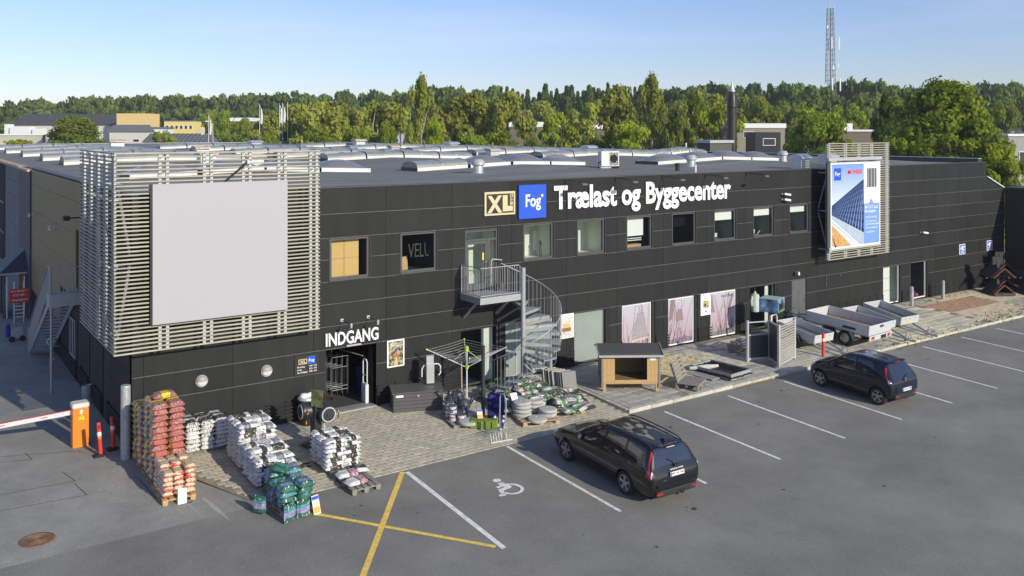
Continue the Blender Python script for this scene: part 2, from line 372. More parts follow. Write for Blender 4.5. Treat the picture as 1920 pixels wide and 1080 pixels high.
for a, b in (((-4.0, 2.55), (-1.1, 1.4)), ((-1.15, 1.45), (-0.15, -1.6)), ((-0.15, -1.6), (-0.05, -3.0)), ((-4.5, -0.7), (-1.55, -0.85)), ((-1.56, -0.86), (-1.75, -0.05)), ((-4.4, -1.65), (-1.45, -1.9)), ((-1.45, -1.9), (-1.6, -1.0)), ((-2.4, 2.1), (-2.3, 1.4)), ((-3.7, 1.95), (-2.3, 1.4))):
    ax, ay = a; bx, by = b; d = Vector((bx - ax, by - ay, 0)).normalized(); nn = Vector((-d.y, d.x, 0)) * 0.012
    sm.add([Vector((ax, ay, gz(ax, ay) + 0.008)) - nn, Vector((bx, by, gz(bx, by) + 0.008)) - nn, Vector((bx, by, gz(bx, by) + 0.008)) + nn, Vector((ax, ay, gz(ax, ay) + 0.008)) + nn], [(0, 1, 2, 3)])
struct(sm, 'tar_joint', SEAM)
# painted lines
def strip(a, b, w, dz=0.004, z=gz, n=6):
    mb = MB(); a = Vector((*a, 0)); b = Vector((*b, 0)); d = (b - a); e = d.normalized(); nn = Vector((-e.y, e.x, 0)) * w / 2; P = []
    for i in range(n + 1):
        p = a + d * i / n
        for q in (p - nn, p + nn): P.append((q.x, q.y, z(q.x, q.y) + dz))
    return mb.add(P, [(2 * i, 2 * i + 1, 2 * i + 3, 2 * i + 2) for i in range(n)])
struct(strip((6.02, -4.93), (5.92, -9.78), 0.13), 'parking_line', LINE)
for k in range(0, 14):
    X = 9.36 + 3.05 * k; struct(strip((X, -5.17 if k else -4.86), (X + 0.03, -9.83), 0.10), 'parking_line', LINE)
struct(strip((5.92, -4.86), (2.3, -9.7), 0.14), 'yellow_line', YELLOWP)
struct(strip((2.75, -5.62), (5.79, -9.62), 0.12, dz=0.008), 'yellow_line', YELLOWP)
# wheelchair symbol: head, trunk, arm, seat, leg and the wheel as a ring
ws = MB()
def wpoly(pts): ws.add([(x, y, gz(x, y) + 0.005 + 0.0006 * len(ws.f)) for x, y in pts], [tuple(range(len(pts)))])
def wseg(a, b, w):
    a = Vector(a); b = Vector(b); d = (b - a).normalized(); n = Vector((-d.y, d.x)) * w / 2; wpoly([tuple(q) for q in (a + n, a - n, b - n, b + n)])
wpoly([(7.79 + 0.115 * math.cos(t * math.pi / 8), -6.68 + 0.115 * math.sin(t * math.pi / 8)) for t in range(16)])
wseg((7.77, -6.85), (7.83, -7.24), 0.17); wseg((7.54, -7.06), (7.80, -7.0), 0.09); wseg((7.84, -7.19), (7.50, -7.24), 0.14); wseg((7.54, -7.22), (7.46, -7.53), 0.12); wseg((7.32, -7.49), (7.50, -7.52), 0.10)
for i in range(22):
    t0, t1 = R(77 - i * 10.7), R(77 - (i + 1) * 10.7); wpoly([(7.80 + r_ * math.cos(t), -7.33 + r_ * math.sin(t)) for r_, t in ((0.25, t0), (0.345, t0), (0.345, t1), (0.25, t1))])
struct(ws, 'wheelchair_symbol', LINE)
STAIN = mat('oil_stain', (0.055, 0.052, 0.048), 0.6, var=0.5, scale=12); DUST = mat('pale_dust', (0.36, 0.345, 0.31), 0.95, var=0.15, scale=8); os_ = MB(); du = MB(); ro = random.Random(8)
def blot(mb, x, y, r_, el=1.0):
    k = [ro.uniform(0.55, 1.15) for _ in range(14)]; mb.add([(x + r_ * k[i] * math.cos(i * 0.449), y + el * r_ * k[i] * math.sin(i * 0.449), gz(x, y + el * r_ * k[i] * math.sin(i * 0.449)) + 0.0025) for i in range(14)], [tuple(range(14))])
for x, y, r_ in ((11.05, -10.7, 0.09), (10.95, -10.55, 0.04), (10.45, -6.1, 0.05), (4.1, -6.1, 0.05), (3.9, -6.15, 0.03), (3.75, -6.5, 0.04), (18.5, -5.6, 0.10), (18.9, -6.2, 0.06), (14.6, -6.3, 0.08), (14.3, -6.0, 0.04), (20.6, -5.8, 0.08), (17.2, -7.6, 0.05), (26.2, -7.0, 0.08), (29.0, -6.4, 0.07), (8.9, -11.6, 0.05), (13.9, -11.2, 0.05), (5.1, -7.2, 0.04), (-1.2, -2.0, 0.05), (-2.2, -0.8, 0.04), (16.4, -12.5, 0.06), (21.0, -11.3, 0.05)):
    blot(os_, x, y, r_)
    for _ in range(3): blot(os_, x + ro.gauss(0, r_ * 1.8), y + ro.gauss(0, r_ * 1.8), r_ * 0.25)
for _ in range(90): blot(du, ro.uniform(-4, 24), ro.uniform(-13, -4.9), ro.uniform(0.008, 0.02))
struct(os_, 'oil_stains', STAIN)['kind'] = 'stuff'; struct(du, 'pale_specks', DUST)['kind'] = 'stuff'
dl = MB()
for x, y0, y1, w in ((0.55, -3.75, -4.6, 0.05), (0.95, -3.6, -5.2, 0.12), (0.25, -3.8, -4.4, 0.03)): dl.add([(x + (y0 - y) * 0.12 + s_ * w * f_, y, gz(x, y) + 0.0065) for y, f_ in ((y0, 0.6), ((y0 + y1) / 2, 1.0), (y1, 0.1)) for s_ in (-0.5, 0.5)], [(0, 1, 3, 2), (2, 3, 5, 4)])
struct(dl, 'dust_streak', DUST)
# manhole cover
mh = thing('manhole_cover', 'rusty round iron manhole cover set in the yard asphalt', 'manhole cover', (-2.79, -3.77, gz(-2.79, -3.77) + 0.004))
RUST = mat('rusty_iron', (0.20, 0.105, 0.055), 0.8, var=0.35, scale=9, bump=0.3)
m = MB(); m.lathe([(0.30, 0), (0.37, 0.0), (0.37, 0.016), (0.30, 0.016)], n=40, cap=False); part(m, 'ring', RUST, mh)
m = MB(); m.lathe([(0.0, 0.008), (0.285, 0.008), (0.285, 0.0)], n=40, cap=False)
for rr_ in (0.05, 0.09, 0.13, 0.17, 0.21, 0.25): m.lathe([(rr_ - 0.009, 0.008), (rr_ - 0.005, 0.017), (rr_ + 0.005, 0.017), (rr_ + 0.009, 0.008)], n=40, cap=False)
for k in range(4): a = k * math.pi / 2; m.box(0.24 * math.cos(a) - 0.02, 0.24 * math.cos(a) + 0.02, 0.24 * math.sin(a) - 0.02, 0.24 * math.sin(a) + 0.02, 0.01, 0.02)
part(m, 'lid', RUST, mh)

# block paving by the entrance, laid stone by stone
PAV = [randomise(mat('paver_%d' % i, c, 0.85, var=0.2, scale=5, bump=0.3, bscale=50), 0.09) for i, c in enumerate([(0.47, 0.425, 0.33), (0.44, 0.40, 0.315), (0.49, 0.44, 0.335), (0.41, 0.38, 0.305)])]
PAVBED = mat('paving_bed', (0.24, 0.21, 0.155), 0.95, var=0.3)
def in_pave(x, y):
    if not (-4.79 < y < -0.02 and 0.95 < x < 14.25): return False
    xl = 1.15 if y > -2.1 else 1.15 + (-2.1 - y) * 0.40
    return x > xl + (0.0 if y > -4.3 else (-4.3 - y) * 1.4)
PL, PW = 0.27, 0.18
bed = MB()
P = [(0.9, 0.02), (0.9, -2.1), (1.85, -4.3), (2.5, -4.8), (14.3, -4.8), (14.3, 0.02)]
bed.add([(x, y, pz(x, y) - 0.012 if y < -0.5 else pz(x, y) - 0.012) for x, y in P], [tuple(range(6))])
paving = struct(bed, 'block_paving', PAVBED)
stone_me = []
for i in range(4):
    s_ = MB(); s_.bbox(-PL / 2 + 0.004, PL / 2 - 0.004, -PW / 2 + 0.004, PW / 2 - 0.004, -0.03, 0.0, 0.004); stone_me.append(s_.mesh('paver', PAV[i]))
cells = []
rows = int(4.8 / PW)
for j in range(rows):
    y = -4.79 + PW * (j + 0.5)
    for i in range(56):
        x = 0.9 + PL * (i + (0.5 if j % 2 else 0))
        if in_pave(x, y): cells.append((x, y))
cp = Vector(cam.location)
cells.sort(key=lambda c: (Vector((c[0], c[1], 0)) - cp).length)
rest = MB()
rp_ = random.Random(3)
for n_, (x, y) in enumerate(cells):
    z = pz(x, y) + rp_.uniform(-0.003, 0.003)
    if n_ < 300:
        o = link('paver', stone_me[rp_.choice((0, 0, 1, 2, 3))], paving); o.location = (x, y, z); o.rotation_euler = (math.atan(0.0373 + 0.024), rp_.uniform(-0.006, 0.006), rp_.uniform(-0.012, 0.012))
    else:
        a = Matrix.Translation((x, y, z)) @ Matrix.Rotation(math.atan(0.0613), 4, 'X') @ Matrix.Rotation(rp_.uniform(-0.012, 0.012), 4, 'Z')
        rest.M = a; rest.bbox(-PL / 2 + 0.004, PL / 2 - 0.004, -PW / 2 + 0.004, PW / 2 - 0.004, -0.03, 0.0, 0.004, mi=rp_.choice((0, 0, 1, 2, 3)))
rest.M = None
o = part(rest, 'paver_field', PAV, paving, stuff=True)

# raised walk with kerb in front of the shop windows
SLAB = [randomise(mat('slab_%d' % i, c, 0.85, var=0.2, scale=3, bump=0.25, bscale=50), 0.10) for i, c in enumerate([(0.37, 0.355, 0.315), (0.33, 0.32, 0.285), (0.44, 0.415, 0.345), (0.50, 0.42, 0.20), (0.58, 0.53, 0.40), (0.42, 0.25, 0.17), (0.58, 0.48, 0.31), (0.42, 0.375, 0.29)])]
KERB = randomise(mat('kerb_stone', (0.46, 0.44, 0.36), 0.85, var=0.25, scale=4, bump=0.3), 0.1)
wb = MB(); wb.add([(14.42, 0.02, wz(14.4, 0) - 0.015), (14.42, -4.60, wz(14.4, -4.6) - 0.015), (48.0, -4.60, wz(48, -4.6) - 0.015), (48, 0.02, wz(48, 0) - 0.015)], [(0, 1, 2, 3)])
wb.add([(14.42, 0.02, wz(14.4, 0) - 0.015), (14.42, -4.60, wz(14.4, -4.6) - 0.015), (14.42, -4.6, -0.6), (14.42, 0.02, -0.6)], [(0, 1, 2, 3)])
walk = struct(wb, 'raised_walk', PAVBED)
kb = None
kerb = struct(MB().box(14.30, 14.302, -0.3, -0.29, -0.4, -0.39), 'kerb', KERB)
k_me = MB().bbox(-0.496, 0.496, -0.06, 0.06, -0.35, 0.0, 0.012).mesh('kerb_stone', KERB)
for i in range(33):
    x = 14.9 + i * 1.0; o = link('kerb_stone', k_me, kerb); o.location = (x - 0.08, -4.66, wz(x, -4.66) + rp_.uniform(-0.004, 0.006)); o.rotation_euler = (0, 0, rp_.uniform(-0.004, 0.004))
for i in range(4):
    y = -4.09 + i * 1.0; o = link('kerb_stone', k_me, kerb); o.location = (14.36, y, wz(14.3, y)); o.rotation_euler = (0, -math.atan(0.043), R(90))
tilt = math.atan(0.043)
bigs = []; walkrest = MB()
def lay(x0, x1, y0, y1, L, W, mats, bond=0.5):
    j = 0; y = y0 + W / 2
    while y + W / 2 <= y1 + 1e-3:
        x = x0 + L / 2 + (L * bond if j % 2 else 0)
        if bond and j % 2: bigs.append((x0 + L * bond / 2, y, L * bond, W, rp_.choice(mats)))
        while x + L / 2 <= x1 + 1e-3: bigs.append((x, y, L, W, rp_.choice(mats))); x += L
        y += W; j += 1
lay(14.45, 17.2, -4.58, -2.18, 0.6, 0.4, (0, 1, 0)); lay(14.45, 17.2, -2.18, -0.1, 0.6, 0.4, (0, 1, 0))
lay(17.2, 22.6, -4.58, -3.28, 0.6, 0.43, (0, 1))
lay(17.2, 20.6, -3.28, -0.7, 0.2, 0.165, (3, 3, 4))
lay(20.6, 22.6, -3.28, -1.2, 0.4, 0.2, (4, 2, 2)); lay(17.2, 22.6, -0.68, -0.05, 0.6, 0.3, (7, 1))
lay(20.6, 22.6, -1.2, -0.7, 0.4, 0.25, (2, 0))
lay(22.6, 30.0, -4.58, -0.1, 0.5, 0.25, (2, 2, 0)); lay(30.0, 37.6, -4.58, -0.8, 0.8, 0.4, (4, 4, 2)); lay(30.0, 37.6, -0.8, -0.05, 0.8, 0.375, (7, 2))
lay(37.6, 42.4, -2.6, -0.95, 0.4, 0.2, (5, 5)); lay(37.6, 42.4, -4.58, -2.6, 0.4, 0.22, (6, 6, 4))
lay(42.4, 48.0, -4.58, -2.6, 0.4, 0.22, (7, 0)); lay(39.4, 48.0, -0.95, -0.05, 0.4, 0.2, (6, 4)); lay(42.4, 48.0, -2.6, -0.95, 0.4, 0.2, (6, 4)); lay(37.6, 39.4, -0.95, -0.05, 0.4, 0.2, (7, 7))
bigs.sort(key=lambda b: -(b[2] * b[3]) / (Vector((b[0], b[1], 0)) - cp).length_squared)
for n_, (x, y, L, W, k) in enumerate(bigs):
    tr = Matrix.Translation((x, y, wz(x, y) + rp_.uniform(-0.004, 0.004))) @ Matrix.Rotation(tilt, 4, 'X')
    if n_ < 290:
        key = (L, W, k)
        if key not in KIDS: KIDS[key] = MB().bbox(-L / 2 + 0.006, L / 2 - 0.006, -W / 2 + 0.006, W / 2 - 0.006, -0.03, 0, 0.006).mesh('slab', SLAB[k])
        o = link('slab', KIDS[key], walk); o.matrix_basis = tr
    else: walkrest.M = tr; walkrest.box(-L / 2 + 0.005, L / 2 - 0.005, -W / 2 + 0.005, W / 2 - 0.005, -0.03, 0, mi=k)
walkrest.M = None
part(walkrest, 'slab_field', SLAB, walk, stuff=True)
# weeds and moss along the far kerb
WEED = leafmat('weed', (0.10, 0.13, 0.03), (0.16, 0.17, 0.05), (0.22, 0.2, 0.07))
wd = MB()
for i in range(420):
    if i < 260: x = rp_.choice([rp_.uniform(28, 47), rp_.uniform(36, 47)]); y = -4.55 - rp_.random() ** 2 * 0.4 + rp_.choice([0, 0, 0.3]); z = wz(x, y) if y > -4.72 else gz(x, y)
    else: x = rp_.uniform(38, 47); y = rp_.choice([rp_.gauss(-4.0, 0.25), rp_.uniform(-0.7, -0.1)]); z = wz(x, y)
    for k in range(3):
        a = rp_.uniform(0, 6.28); l = rp_.uniform(0.03, 0.11); wd.add([(x - 0.02 * math.sin(a), y + 0.02 * math.cos(a), z), (x + 0.02 * math.sin(a), y - 0.02 * math.cos(a), z), (x + l * math.cos(a), y + l * math.sin(a), z + l * 0.9)], [(0, 1, 2)])
o = struct(wd, 'weeds', WEED); o['kind'] = 'stuff'
LEAFL = mat('leaf_litter', (0.42, 0.29, 0.12), 0.9, var=0.4, scale=20)
ll = MB()
for i in range(700):
    c = rp_.choice([21.3, 21.0, 30.2, 31.0, 33.9, 20.2]); x = c + rp_.gauss(0, 0.35); y = -4.74 - abs(rp_.gauss(0, 0.06)); z = gz(x, y) + 0.006; a = rp_.uniform(0, 6.28); l = rp_.uniform(0.02, 0.045)
    ll.add([(x + l * math.cos(a + q), y + l * math.sin(a + q), z + rp_.uniform(0, 0.02)) for q in (0, 2.1, 4.2)], [(0, 1, 2)])
o = struct(ll, 'leaf_litter', LEAFL); o['kind'] = 'stuff'

# ------------------------------------------------------------------ the shop building
BL = thing('shop_building', 'long black panelled two storey building store with flat roof and rows of windows', 'building', (0, 0, 0))
TOP = 7.157
ZJ = [0.05, 0.63, 1.35, 2.05, 2.765, 3.472, 4.183, 4.883, 5.568, 6.326, TOP]
WINX = [5.887 + 2.514 * k for k in range(10)]
HOLES = []
for k in range(10):
    if k == 2: HOLES.append((10.93, 12.34, 3.34, 5.50))
    else: HOLES.append((WINX[k], WINX[k] + 1.413, 4.219, 5.568))
GH = dict(entrance=(5.76, 7.52, -0.2, 2.02), stair_glass=(10.73, 12.5, -0.2, 2.03), stair_door=(12.62, 14.94, -0.2, 2.03), frosted=(15.78, 17.5, -0.2, 2.05),
          lamp1=(18.22, 20.0, -0.2, 2.04), lamp2=(20.75, 22.46, -0.2, 2.03), lamp3=(23.25, 25.06, -0.2, 2.03), shop=(25.76, 27.6, -0.2, 2.04),
          steel=(28.65, 29.72, -0.2, 2.07), whitewin=(35.86, 37.5, -0.2, 2.03), fan=(38.34, 40.0, -0.2, 2.05), enddoor=(46.55, 47.6, -0.2, 2.05))
HOLES += list(GH.values())
def tiles(x0, x1, z0, z1, holes):
    """split a rectangle round the holes it meets"""
    hs = [h for h in holes if h[0] < x1 - 1e-4 and h[1] > x0 + 1e-4 and h[2] < z1 - 1e-4 and h[3] > z0 + 1e-4]
    if not hs: return [(x0, x1, z0, z1)]
    h = hs[0]; o = []
    a, b, c, d = max(x0, h[0]), min(x1, h[1]), max(z0, h[2]), min(z1, h[3])
    if a > x0: o += tiles(x0, a, z0, z1, hs[1:])
    if b < x1: o += tiles(b, x1, z0, z1, hs[1:])
    if c > z0: o += tiles(a, b, z0, c, hs[1:])
    if d < z1: o += tiles(a, b, d, z1, hs[1:])
    return o
XJ = [0.0, 0.31, 2.83, 5.35] + [7.87 + 2.52 * k for k in range(16)] + [48.0]
XJ[-2] = 45.67
rough = []
for i in range(len(ZJ) - 1):
    for j in range(len(XJ) - 1):
        rough += tiles(XJ[j], XJ[j + 1], ZJ[i], ZJ[i + 1], HOLES)
wallm = MB()
for x0, x1, z0, z1 in rough:
    if z1 > 5.6: x1 = min(x1, 45.98)
    if x1 - x0 < 0.02: continue
    wallm.box(x0, x1, 0.03, 0.25, z0, z1)
for x0, x1, z0, z1 in [t_ for j in range(len(XJ) - 1) for t_ in tiles(XJ[j], XJ[j + 1], -0.3, 0.05, HOLES)]: wallm.box(x0, x1, 0.03, 0.25, z0, z1)
wallm.box(0.03, 0.25, 0.25, 90, -0.3, TOP - 0.05); wallm.box(45.72, 45.97, 0.25, 90, -0.3, TOP - 0.05); wallm.box(0.25, 45.72, 89.7, 90, -0.3, TOP - 0.05)
part(wallm, 'wall', BACKING, BL)
rg = random.Random(5)
for x0, x1, z0, z1 in rough:
    if x1 - x0 < 0.05 or z1 - z0 < 0.04 or z1 <= 0.64: continue
    gx = 0.004; gzz = 0.011
    if z0 > 6.3 and x1 > 46.0: x1 = 46.0
    if x1 - x0 < 0.05: continue
    if x0 > 45 and z0 > 5.5 and z0 < 6.3:      # the end slopes down to the neighbouring wing
        m = MB(); m.poly([(x0 + gx, 0, z0 + gzz), (47.95, 0, z0 + gzz), (46.0, 0, 6.32), (x0 + gx, 0, 6.315)], (0, 0.03, 0)); part(m, 'panel', PANEL, BL); continue
    part(MB().bbox(x0 + gx, x1 - gx, rg.uniform(-0.002, 0.002), 0.03, z0 + gzz, z1 - gzz, 0.003), 'panel', PANEL, BL)
FLASH = mat('white_flashing', (0.6, 0.62, 0.63), 0.4, var=0.05)
part(MB().bar((46.0, -0.03, 6.34), (48.0, -0.03, 5.60), 0.10, 0.06), 'flashing', FLASH, BL)
# bright aluminium strips in the horizontal joints
for z in ZJ[2:10]:
    for x0, x1, _, _ in tiles(0.0, 46.0 if z > 6.2 else 48.0, z - 0.004, z + 0.004, HOLES):
        pr = MB(); x = x0 + 0.02
        while x < x1 - 0.02:
            e = min(x1 - 0.02, x + 0.61); pr.box(x, e, -0.004, 0.03, z - 0.0075, z + 0.0075); x = e
            if x < x1 - 0.05: pr.box(x, x + 0.03, 0.004, 0.03, z - 0.0075, z + 0.0075); x += 0.03
        part(pr, 'joint_strip', PROFILE, BL)
# parapet capping
CAP = mat('parapet_cap', (0.055, 0.055, 0.055), 0.5, var=0.1)
cpm = MB(); cpm.box(-0.03, 46.02, -0.03, 0.30, TOP - 0.01, TOP + 0.02); cpm.box(-0.03, 0.3, 0.301, 21.6, TOP, TOP + 0.045)
part(cpm, 'capping', CAP, BL)
# low slatted cladding at the foot of the wall
for x0, x1, _, _ in tiles(0.06, 46.4, 0.06, 0.62, HOLES):
    if x1 - x0 < 0.1: continue
    for k in range(5):
        z = 0.08 + k * 0.115
        part(MB().box(x0 + 0.005, x1 - 0.005, -0.055, -0.02, z, z + 0.065), 'cladding_slat', PANEL, BL)
    m = MB(); x = x0 + 0.06
    while x < x1: m.box(x, x + 0.03, -0.021, 0.03, 0.03, 0.64); x += 0.62
    part(m, 'cladding_batten', BACKING, BL)

# ---- windows
CARD = mat('cardboard', (0.66, 0.42, 0.16), 0.7, var=0.05)
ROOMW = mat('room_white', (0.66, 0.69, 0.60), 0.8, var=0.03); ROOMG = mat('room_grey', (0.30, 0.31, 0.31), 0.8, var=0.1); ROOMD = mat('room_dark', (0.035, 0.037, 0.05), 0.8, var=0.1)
BLIND = mat('blind_fabric', (0.78, 0.79, 0.77), 0.7, var=0.03)
def room(parent, x0, x1, z0, z1, depth, matl, y0=0.26, name='room'):
    m = MB(); X0, X1, Z0, Z1 = x0 - 0.02, x1 + 0.02, z0 - 0.02, z1 + 0.02; Y1 = y0 + depth
    m.add([(X0, y0, Z0), (X1, y0, Z0), (X1, Y1, Z0), (X0, Y1, Z0), (X0, y0, Z1), (X1, y0, Z1), (X1, Y1, Z1), (X0, Y1, Z1)], [(0, 1, 2, 3), (4, 7, 6, 5), (1, 5, 6, 2), (3, 2, 6, 7), (0, 3, 7, 4)])
    return part(m, name, matl, parent)
def frame_mb(x0, x1, z0, z1, w=0.075, y0=0.06, y1=0.13, mull=()):
    m = MB(); m.box(x0, x0 + w, y0, y1, z0, z1); m.box(x1 - w, x1, y0, y1, z0, z1); m.box(x0 + w, x1 - w, y0, y1, z0, z0 + w); m.box(x0 + w, x1 - w, y0, y1, z1 - w, z1)
    for a in mull: m.box(a - w / 2, a + w / 2, y0 + 0.003, y1 - 0.003, z0 + w, z1 - w)
    return m
def reveal_mb(x0, x1, z0, z1, d=0.25, t=0.02):
    m = MB(); m.box(x0, x0 + t, 0.002, d, z0, z1); m.box(x1 - t, x1, 0.002, d, z0, z1); m.box(x0 + t, x1 - t, 0.002, d, z1 - t, z1); return m
def window(x0, x1, z0, z1, room_mat, depth, pane_mat=None, name='window', sill=True, fr=FRAME, w=0.075, mull=()):
    f = part(frame_mb(x0 + 0.02, x1 - 0.02, z0 + 0.005, z1 - 0.02, w, mull=mull), name, fr, BL)
    part(reveal_mb(x0, x1, z0, z1), 'reveal', REVEAL, f)
    part(MB().box(x0 + w, x1 - w, 0.09, 0.096, z0 + w - 0.02, z1 - w), 'pane', pane_mat or GLASS, f)
    if sill: part(MB().box(x0 - 0.01, x1 + 0.01, -0.045, 0.06, z0 - 0.03, z0 + 0.004), 'sill', ALU if sill == 2 else FRAME, f)
    if room_mat: room(f, x0 + 0.02, x1 - 0.02, z0, z1 - 0.02, depth, room_mat)
    return f
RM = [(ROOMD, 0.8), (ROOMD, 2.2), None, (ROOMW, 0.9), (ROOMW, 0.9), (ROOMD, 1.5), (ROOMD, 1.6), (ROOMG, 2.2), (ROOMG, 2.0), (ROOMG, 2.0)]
WIN = []
for k in range(10):
    if k == 2: WIN.append(None); continue
    x0 = WINX[k]; WIN.append(window(x0, x0 + 1.413, 4.219, 5.568, RM[k][0], RM[k][1], GLASSD if k == 6 else None))
# what shows behind the panes
w0 = WIN[0]
for i in range(2):
    for j in range(2): part(MB().bbox(6.0 + i * 0.52, 6.51 + i * 0.52, 0.30, 0.55, 4.25 + j * 0.6, 4.845 + j * 0.6, 0.006), 'cardboard_box', CARD, w0)
m = MB(); m.poly([(8.50, 0.35, 4.25), (8.92, 0.45, 4.25), (8.98, 0.62, 4.70), (8.54, 0.55, 4.62)], (0, 0.02, 0)); part(m, 'leaning_board', WOODNEW, WIN[1])
GREYL = mat('grey_letters', (0.045, 0.044, 0.042), 0.7, var=0.1)
lettering('VELU', WIN[1], GREYL, 8.88, 9.74, 0.36, 4.66, 0.50, 0.0, 0.01, 'banner_lettering')
part(MB().box(14.60, 14.78, 1.0, 1.02, 4.4, 5.15), 'white_paper', SIGNW, WIN[3])
LAMPB = mat('lamp_black', (0.03, 0.03, 0.03), 0.5, var=0)
m = MB(); m.tube([(14.60, 0.6, 4.22), (14.62, 0.6, 4.75)], 0.012, 6); m.lathe([(0.012, 4.73), (0.03, 4.76), (0.04, 4.80), (0.0, 4.82)], (14.62, 0.6, 0), 8); m.tube([(14.76, 0.7, 4.22), (14.74, 0.7, 4.66)], 0.012, 6); m.lathe([(0.012, 4.64), (0.03, 4.67), (0.04, 4.70), (0.0, 4.72)], (14.74, 0.7, 0), 8); part(m, 'ornament', LAMPB, WIN[3])
m = MB(); m.poly([(15.97, 0.4, 4.25), (16.16, 0.4, 4.25), (16.05, 0.4, 4.62)], (0, 0.06, 0)); part(m, 'red_cone', RED, WIN[4])
part(MB().box(18.5, 19.62, 0.30, 0.315, 4.72, 5.5), 'roller_blind', BLIND, WIN[5])
m = MB()
for z in (4.60, 4.52): m.box(18.5, 19.55, 0.32, 0.36, z, z + 0.04)
part(m, 'desk_edge', WHITE, WIN[5]); part(MB().box(18.55, 19.6, 0.4, 0.7, 4.25, 4.36), 'wooden_desk', WOODNEW, WIN[5])
m = MB()
for z in range(14): m.box(21.05, 22.3, 0.5, 0.505, 5.45 - z * 0.04, 5.452 - z * 0.04 + 0.02)
part(m, 'slatted_blind', ROOMG, WIN[6])
for k, dz in ((7, 0.42), (8, 0.36), (9, 0.33)):
    x0 = WINX[k]; part(MB().box(x0 + 0.08, x0 + 1.30, 0.20, 0.215, 5.5 - dz, 5.5), 'roller_blind', BLIND, WIN[k])
    part(MB().box(x0 + 0.15, x0 + 0.62, 1.6, 1.62, 4.5, 5.1), 'dark_cabinet', ROOMD, WIN[k])
    part(MB().box(x0 + 0.25, x0 + 1.2, 0.9, 1.3, 4.24, 4.42), 'desk', ROOMW, WIN[k])
m = MB(); m.lathe([(0.04, 4.23), (0.05, 4.4), (0.025, 4.46), (0.025, 4.5)], (WINX[7] + 0.40, 0.5, 0), 10); m.lathe([(0.03, 4.23), (0.03, 4.38)], (WINX[7] + 0.22, 0.45, 0), 10); part(m, 'bottle', WHITE, WIN[7], smooth=True)
part(MB().bar((WINX[8] + 0.7, 0.4, 4.25), (WINX[8] + 0.95, 0.45, 4.42), 0.05, 0.02), 'paper_roll', WHITE, WIN[8])
# upper terrace door with a light above and a side light
dx0, dx1, dz0, dz1 = HOLES[2]
df = MB(); df.box(dx0, dx0 + 0.07, 0.06, 0.14, dz0, dz1 - 0.02); df.box(dx1 - 0.09, dx1 - 0.02, 0.06, 0.14, dz0, dz1 - 0.02); df.box(dx0 + 0.07, dx1 - 0.09, 0.06, 0.14, 5.40, 5.48); df.box(dx0 + 0.07, dx1 - 0.09, 0.055, 0.135, 5.08, 5.15); df.box(11.90, 12.0, 0.058, 0.138, dz0, 5.08)
door = part(df, 'terrace_door', FRAME, BL)
part(reveal_mb(dx0, dx1, dz0, dz1), 'reveal', REVEAL, door)
lf = MB(); lf.box(11.0, 11.09, 0.065, 0.125, dz0 + 0.02, 5.07); lf.box(11.79, 11.90, 0.065, 0.125, dz0 + 0.02, 5.07); lf.box(11.09, 11.79, 0.065, 0.125, 4.96, 5.07); lf.box(11.09, 11.79, 0.065, 0.125, dz0 + 0.02, dz0 + 0.25); part(lf, 'door_leaf', FRAME, door)
part(MB().box(11.07, 11.81, 0.09, 0.096, dz0 + 0.2, 4.98), 'pane', GLASS, door); part(MB().box(11.98, 12.26, 0.09, 0.096, dz0 + 0.02, 5.09), 'pane', GLASS, door); part(MB().box(dx0 + 0.06, dx1 - 0.08, 0.09, 0.096, 5.14, 5.41), 'pane', GLASS, door)
m = MB(); m.box(11.83, 11.86, 0.01, 0.065, 4.30, 4.33); m.box(11.74, 11.86, 0.005, 0.02, 4.30, 4.33); part(m, 'handle', STEEL, door)
part(MB().box(11.70, 11.76, 0.085, 0.089, 4.38, 4.64), 'yellow_sticker', YELLOWP, door)
room(door, dx0 + 0.01, dx1 - 0.03, dz0, 5.46, 0.9, ROOMW); part(MB().box(12.10, 12.18, 0.6, 0.62, 3.95, 4.98), 'light_strip', SIGNW, door)

# ---- ground floor openings
def opening(key, pane, fr=FRAME, room_mat=None, depth=1.5, mull=(), zb=None, w=0.06):
    x0, x1, z0, z1 = GH[key]; z0 = (wz(x0, 0) if x0 > 14.2 else 0.0) + 0.03 if zb is None else zb
    f = part(frame_mb(x0 + 0.02, x1 - 0.12, z0, z1 - 0.01, w, 0.10, 0.17, mull), 'shop_window', fr, BL)
    m = reveal_mb(x0, x1, z0 - 0.1, z1, 0.25); m.box(x1 - 0.12, x1 - 0.02, 0.012, 0.18, z0 - 0.1, z1 - 0.02); part(m, 'reveal', BLACK, f)
    part(MB().box(x0 + 0.02 + w - 0.02, x1 - 0.12 - w + 0.02, 0.125, 0.132, z0 + w - 0.02, z1 - w), 'pane', pane, f)
    if room_mat: room(f, x0 + 0.02, x1 - 0.02, z0, z1 - 0.02, depth, room_mat)
    return f
sg = opening('stair_glass', GLASS, FRAME, ROOMD, 1.6, mull=(11.7,))
part(MB().box(11.82, 12.2, 0.20, 0.22, 0.05, 1.98), 'inner_panel', ROOMW, sg)
sd_ = opening('stair_door', FROST, ALU, None, mull=(13.2,))
fw = opening('frosted', FROST, FRAME, None)
shop = opening('shop', GLASS, FRAME, ROOMD, 2.0, mull=())
SHIRT = mat('white_shirt', (0.72, 0.73, 0.72), 0.8, var=0.08)
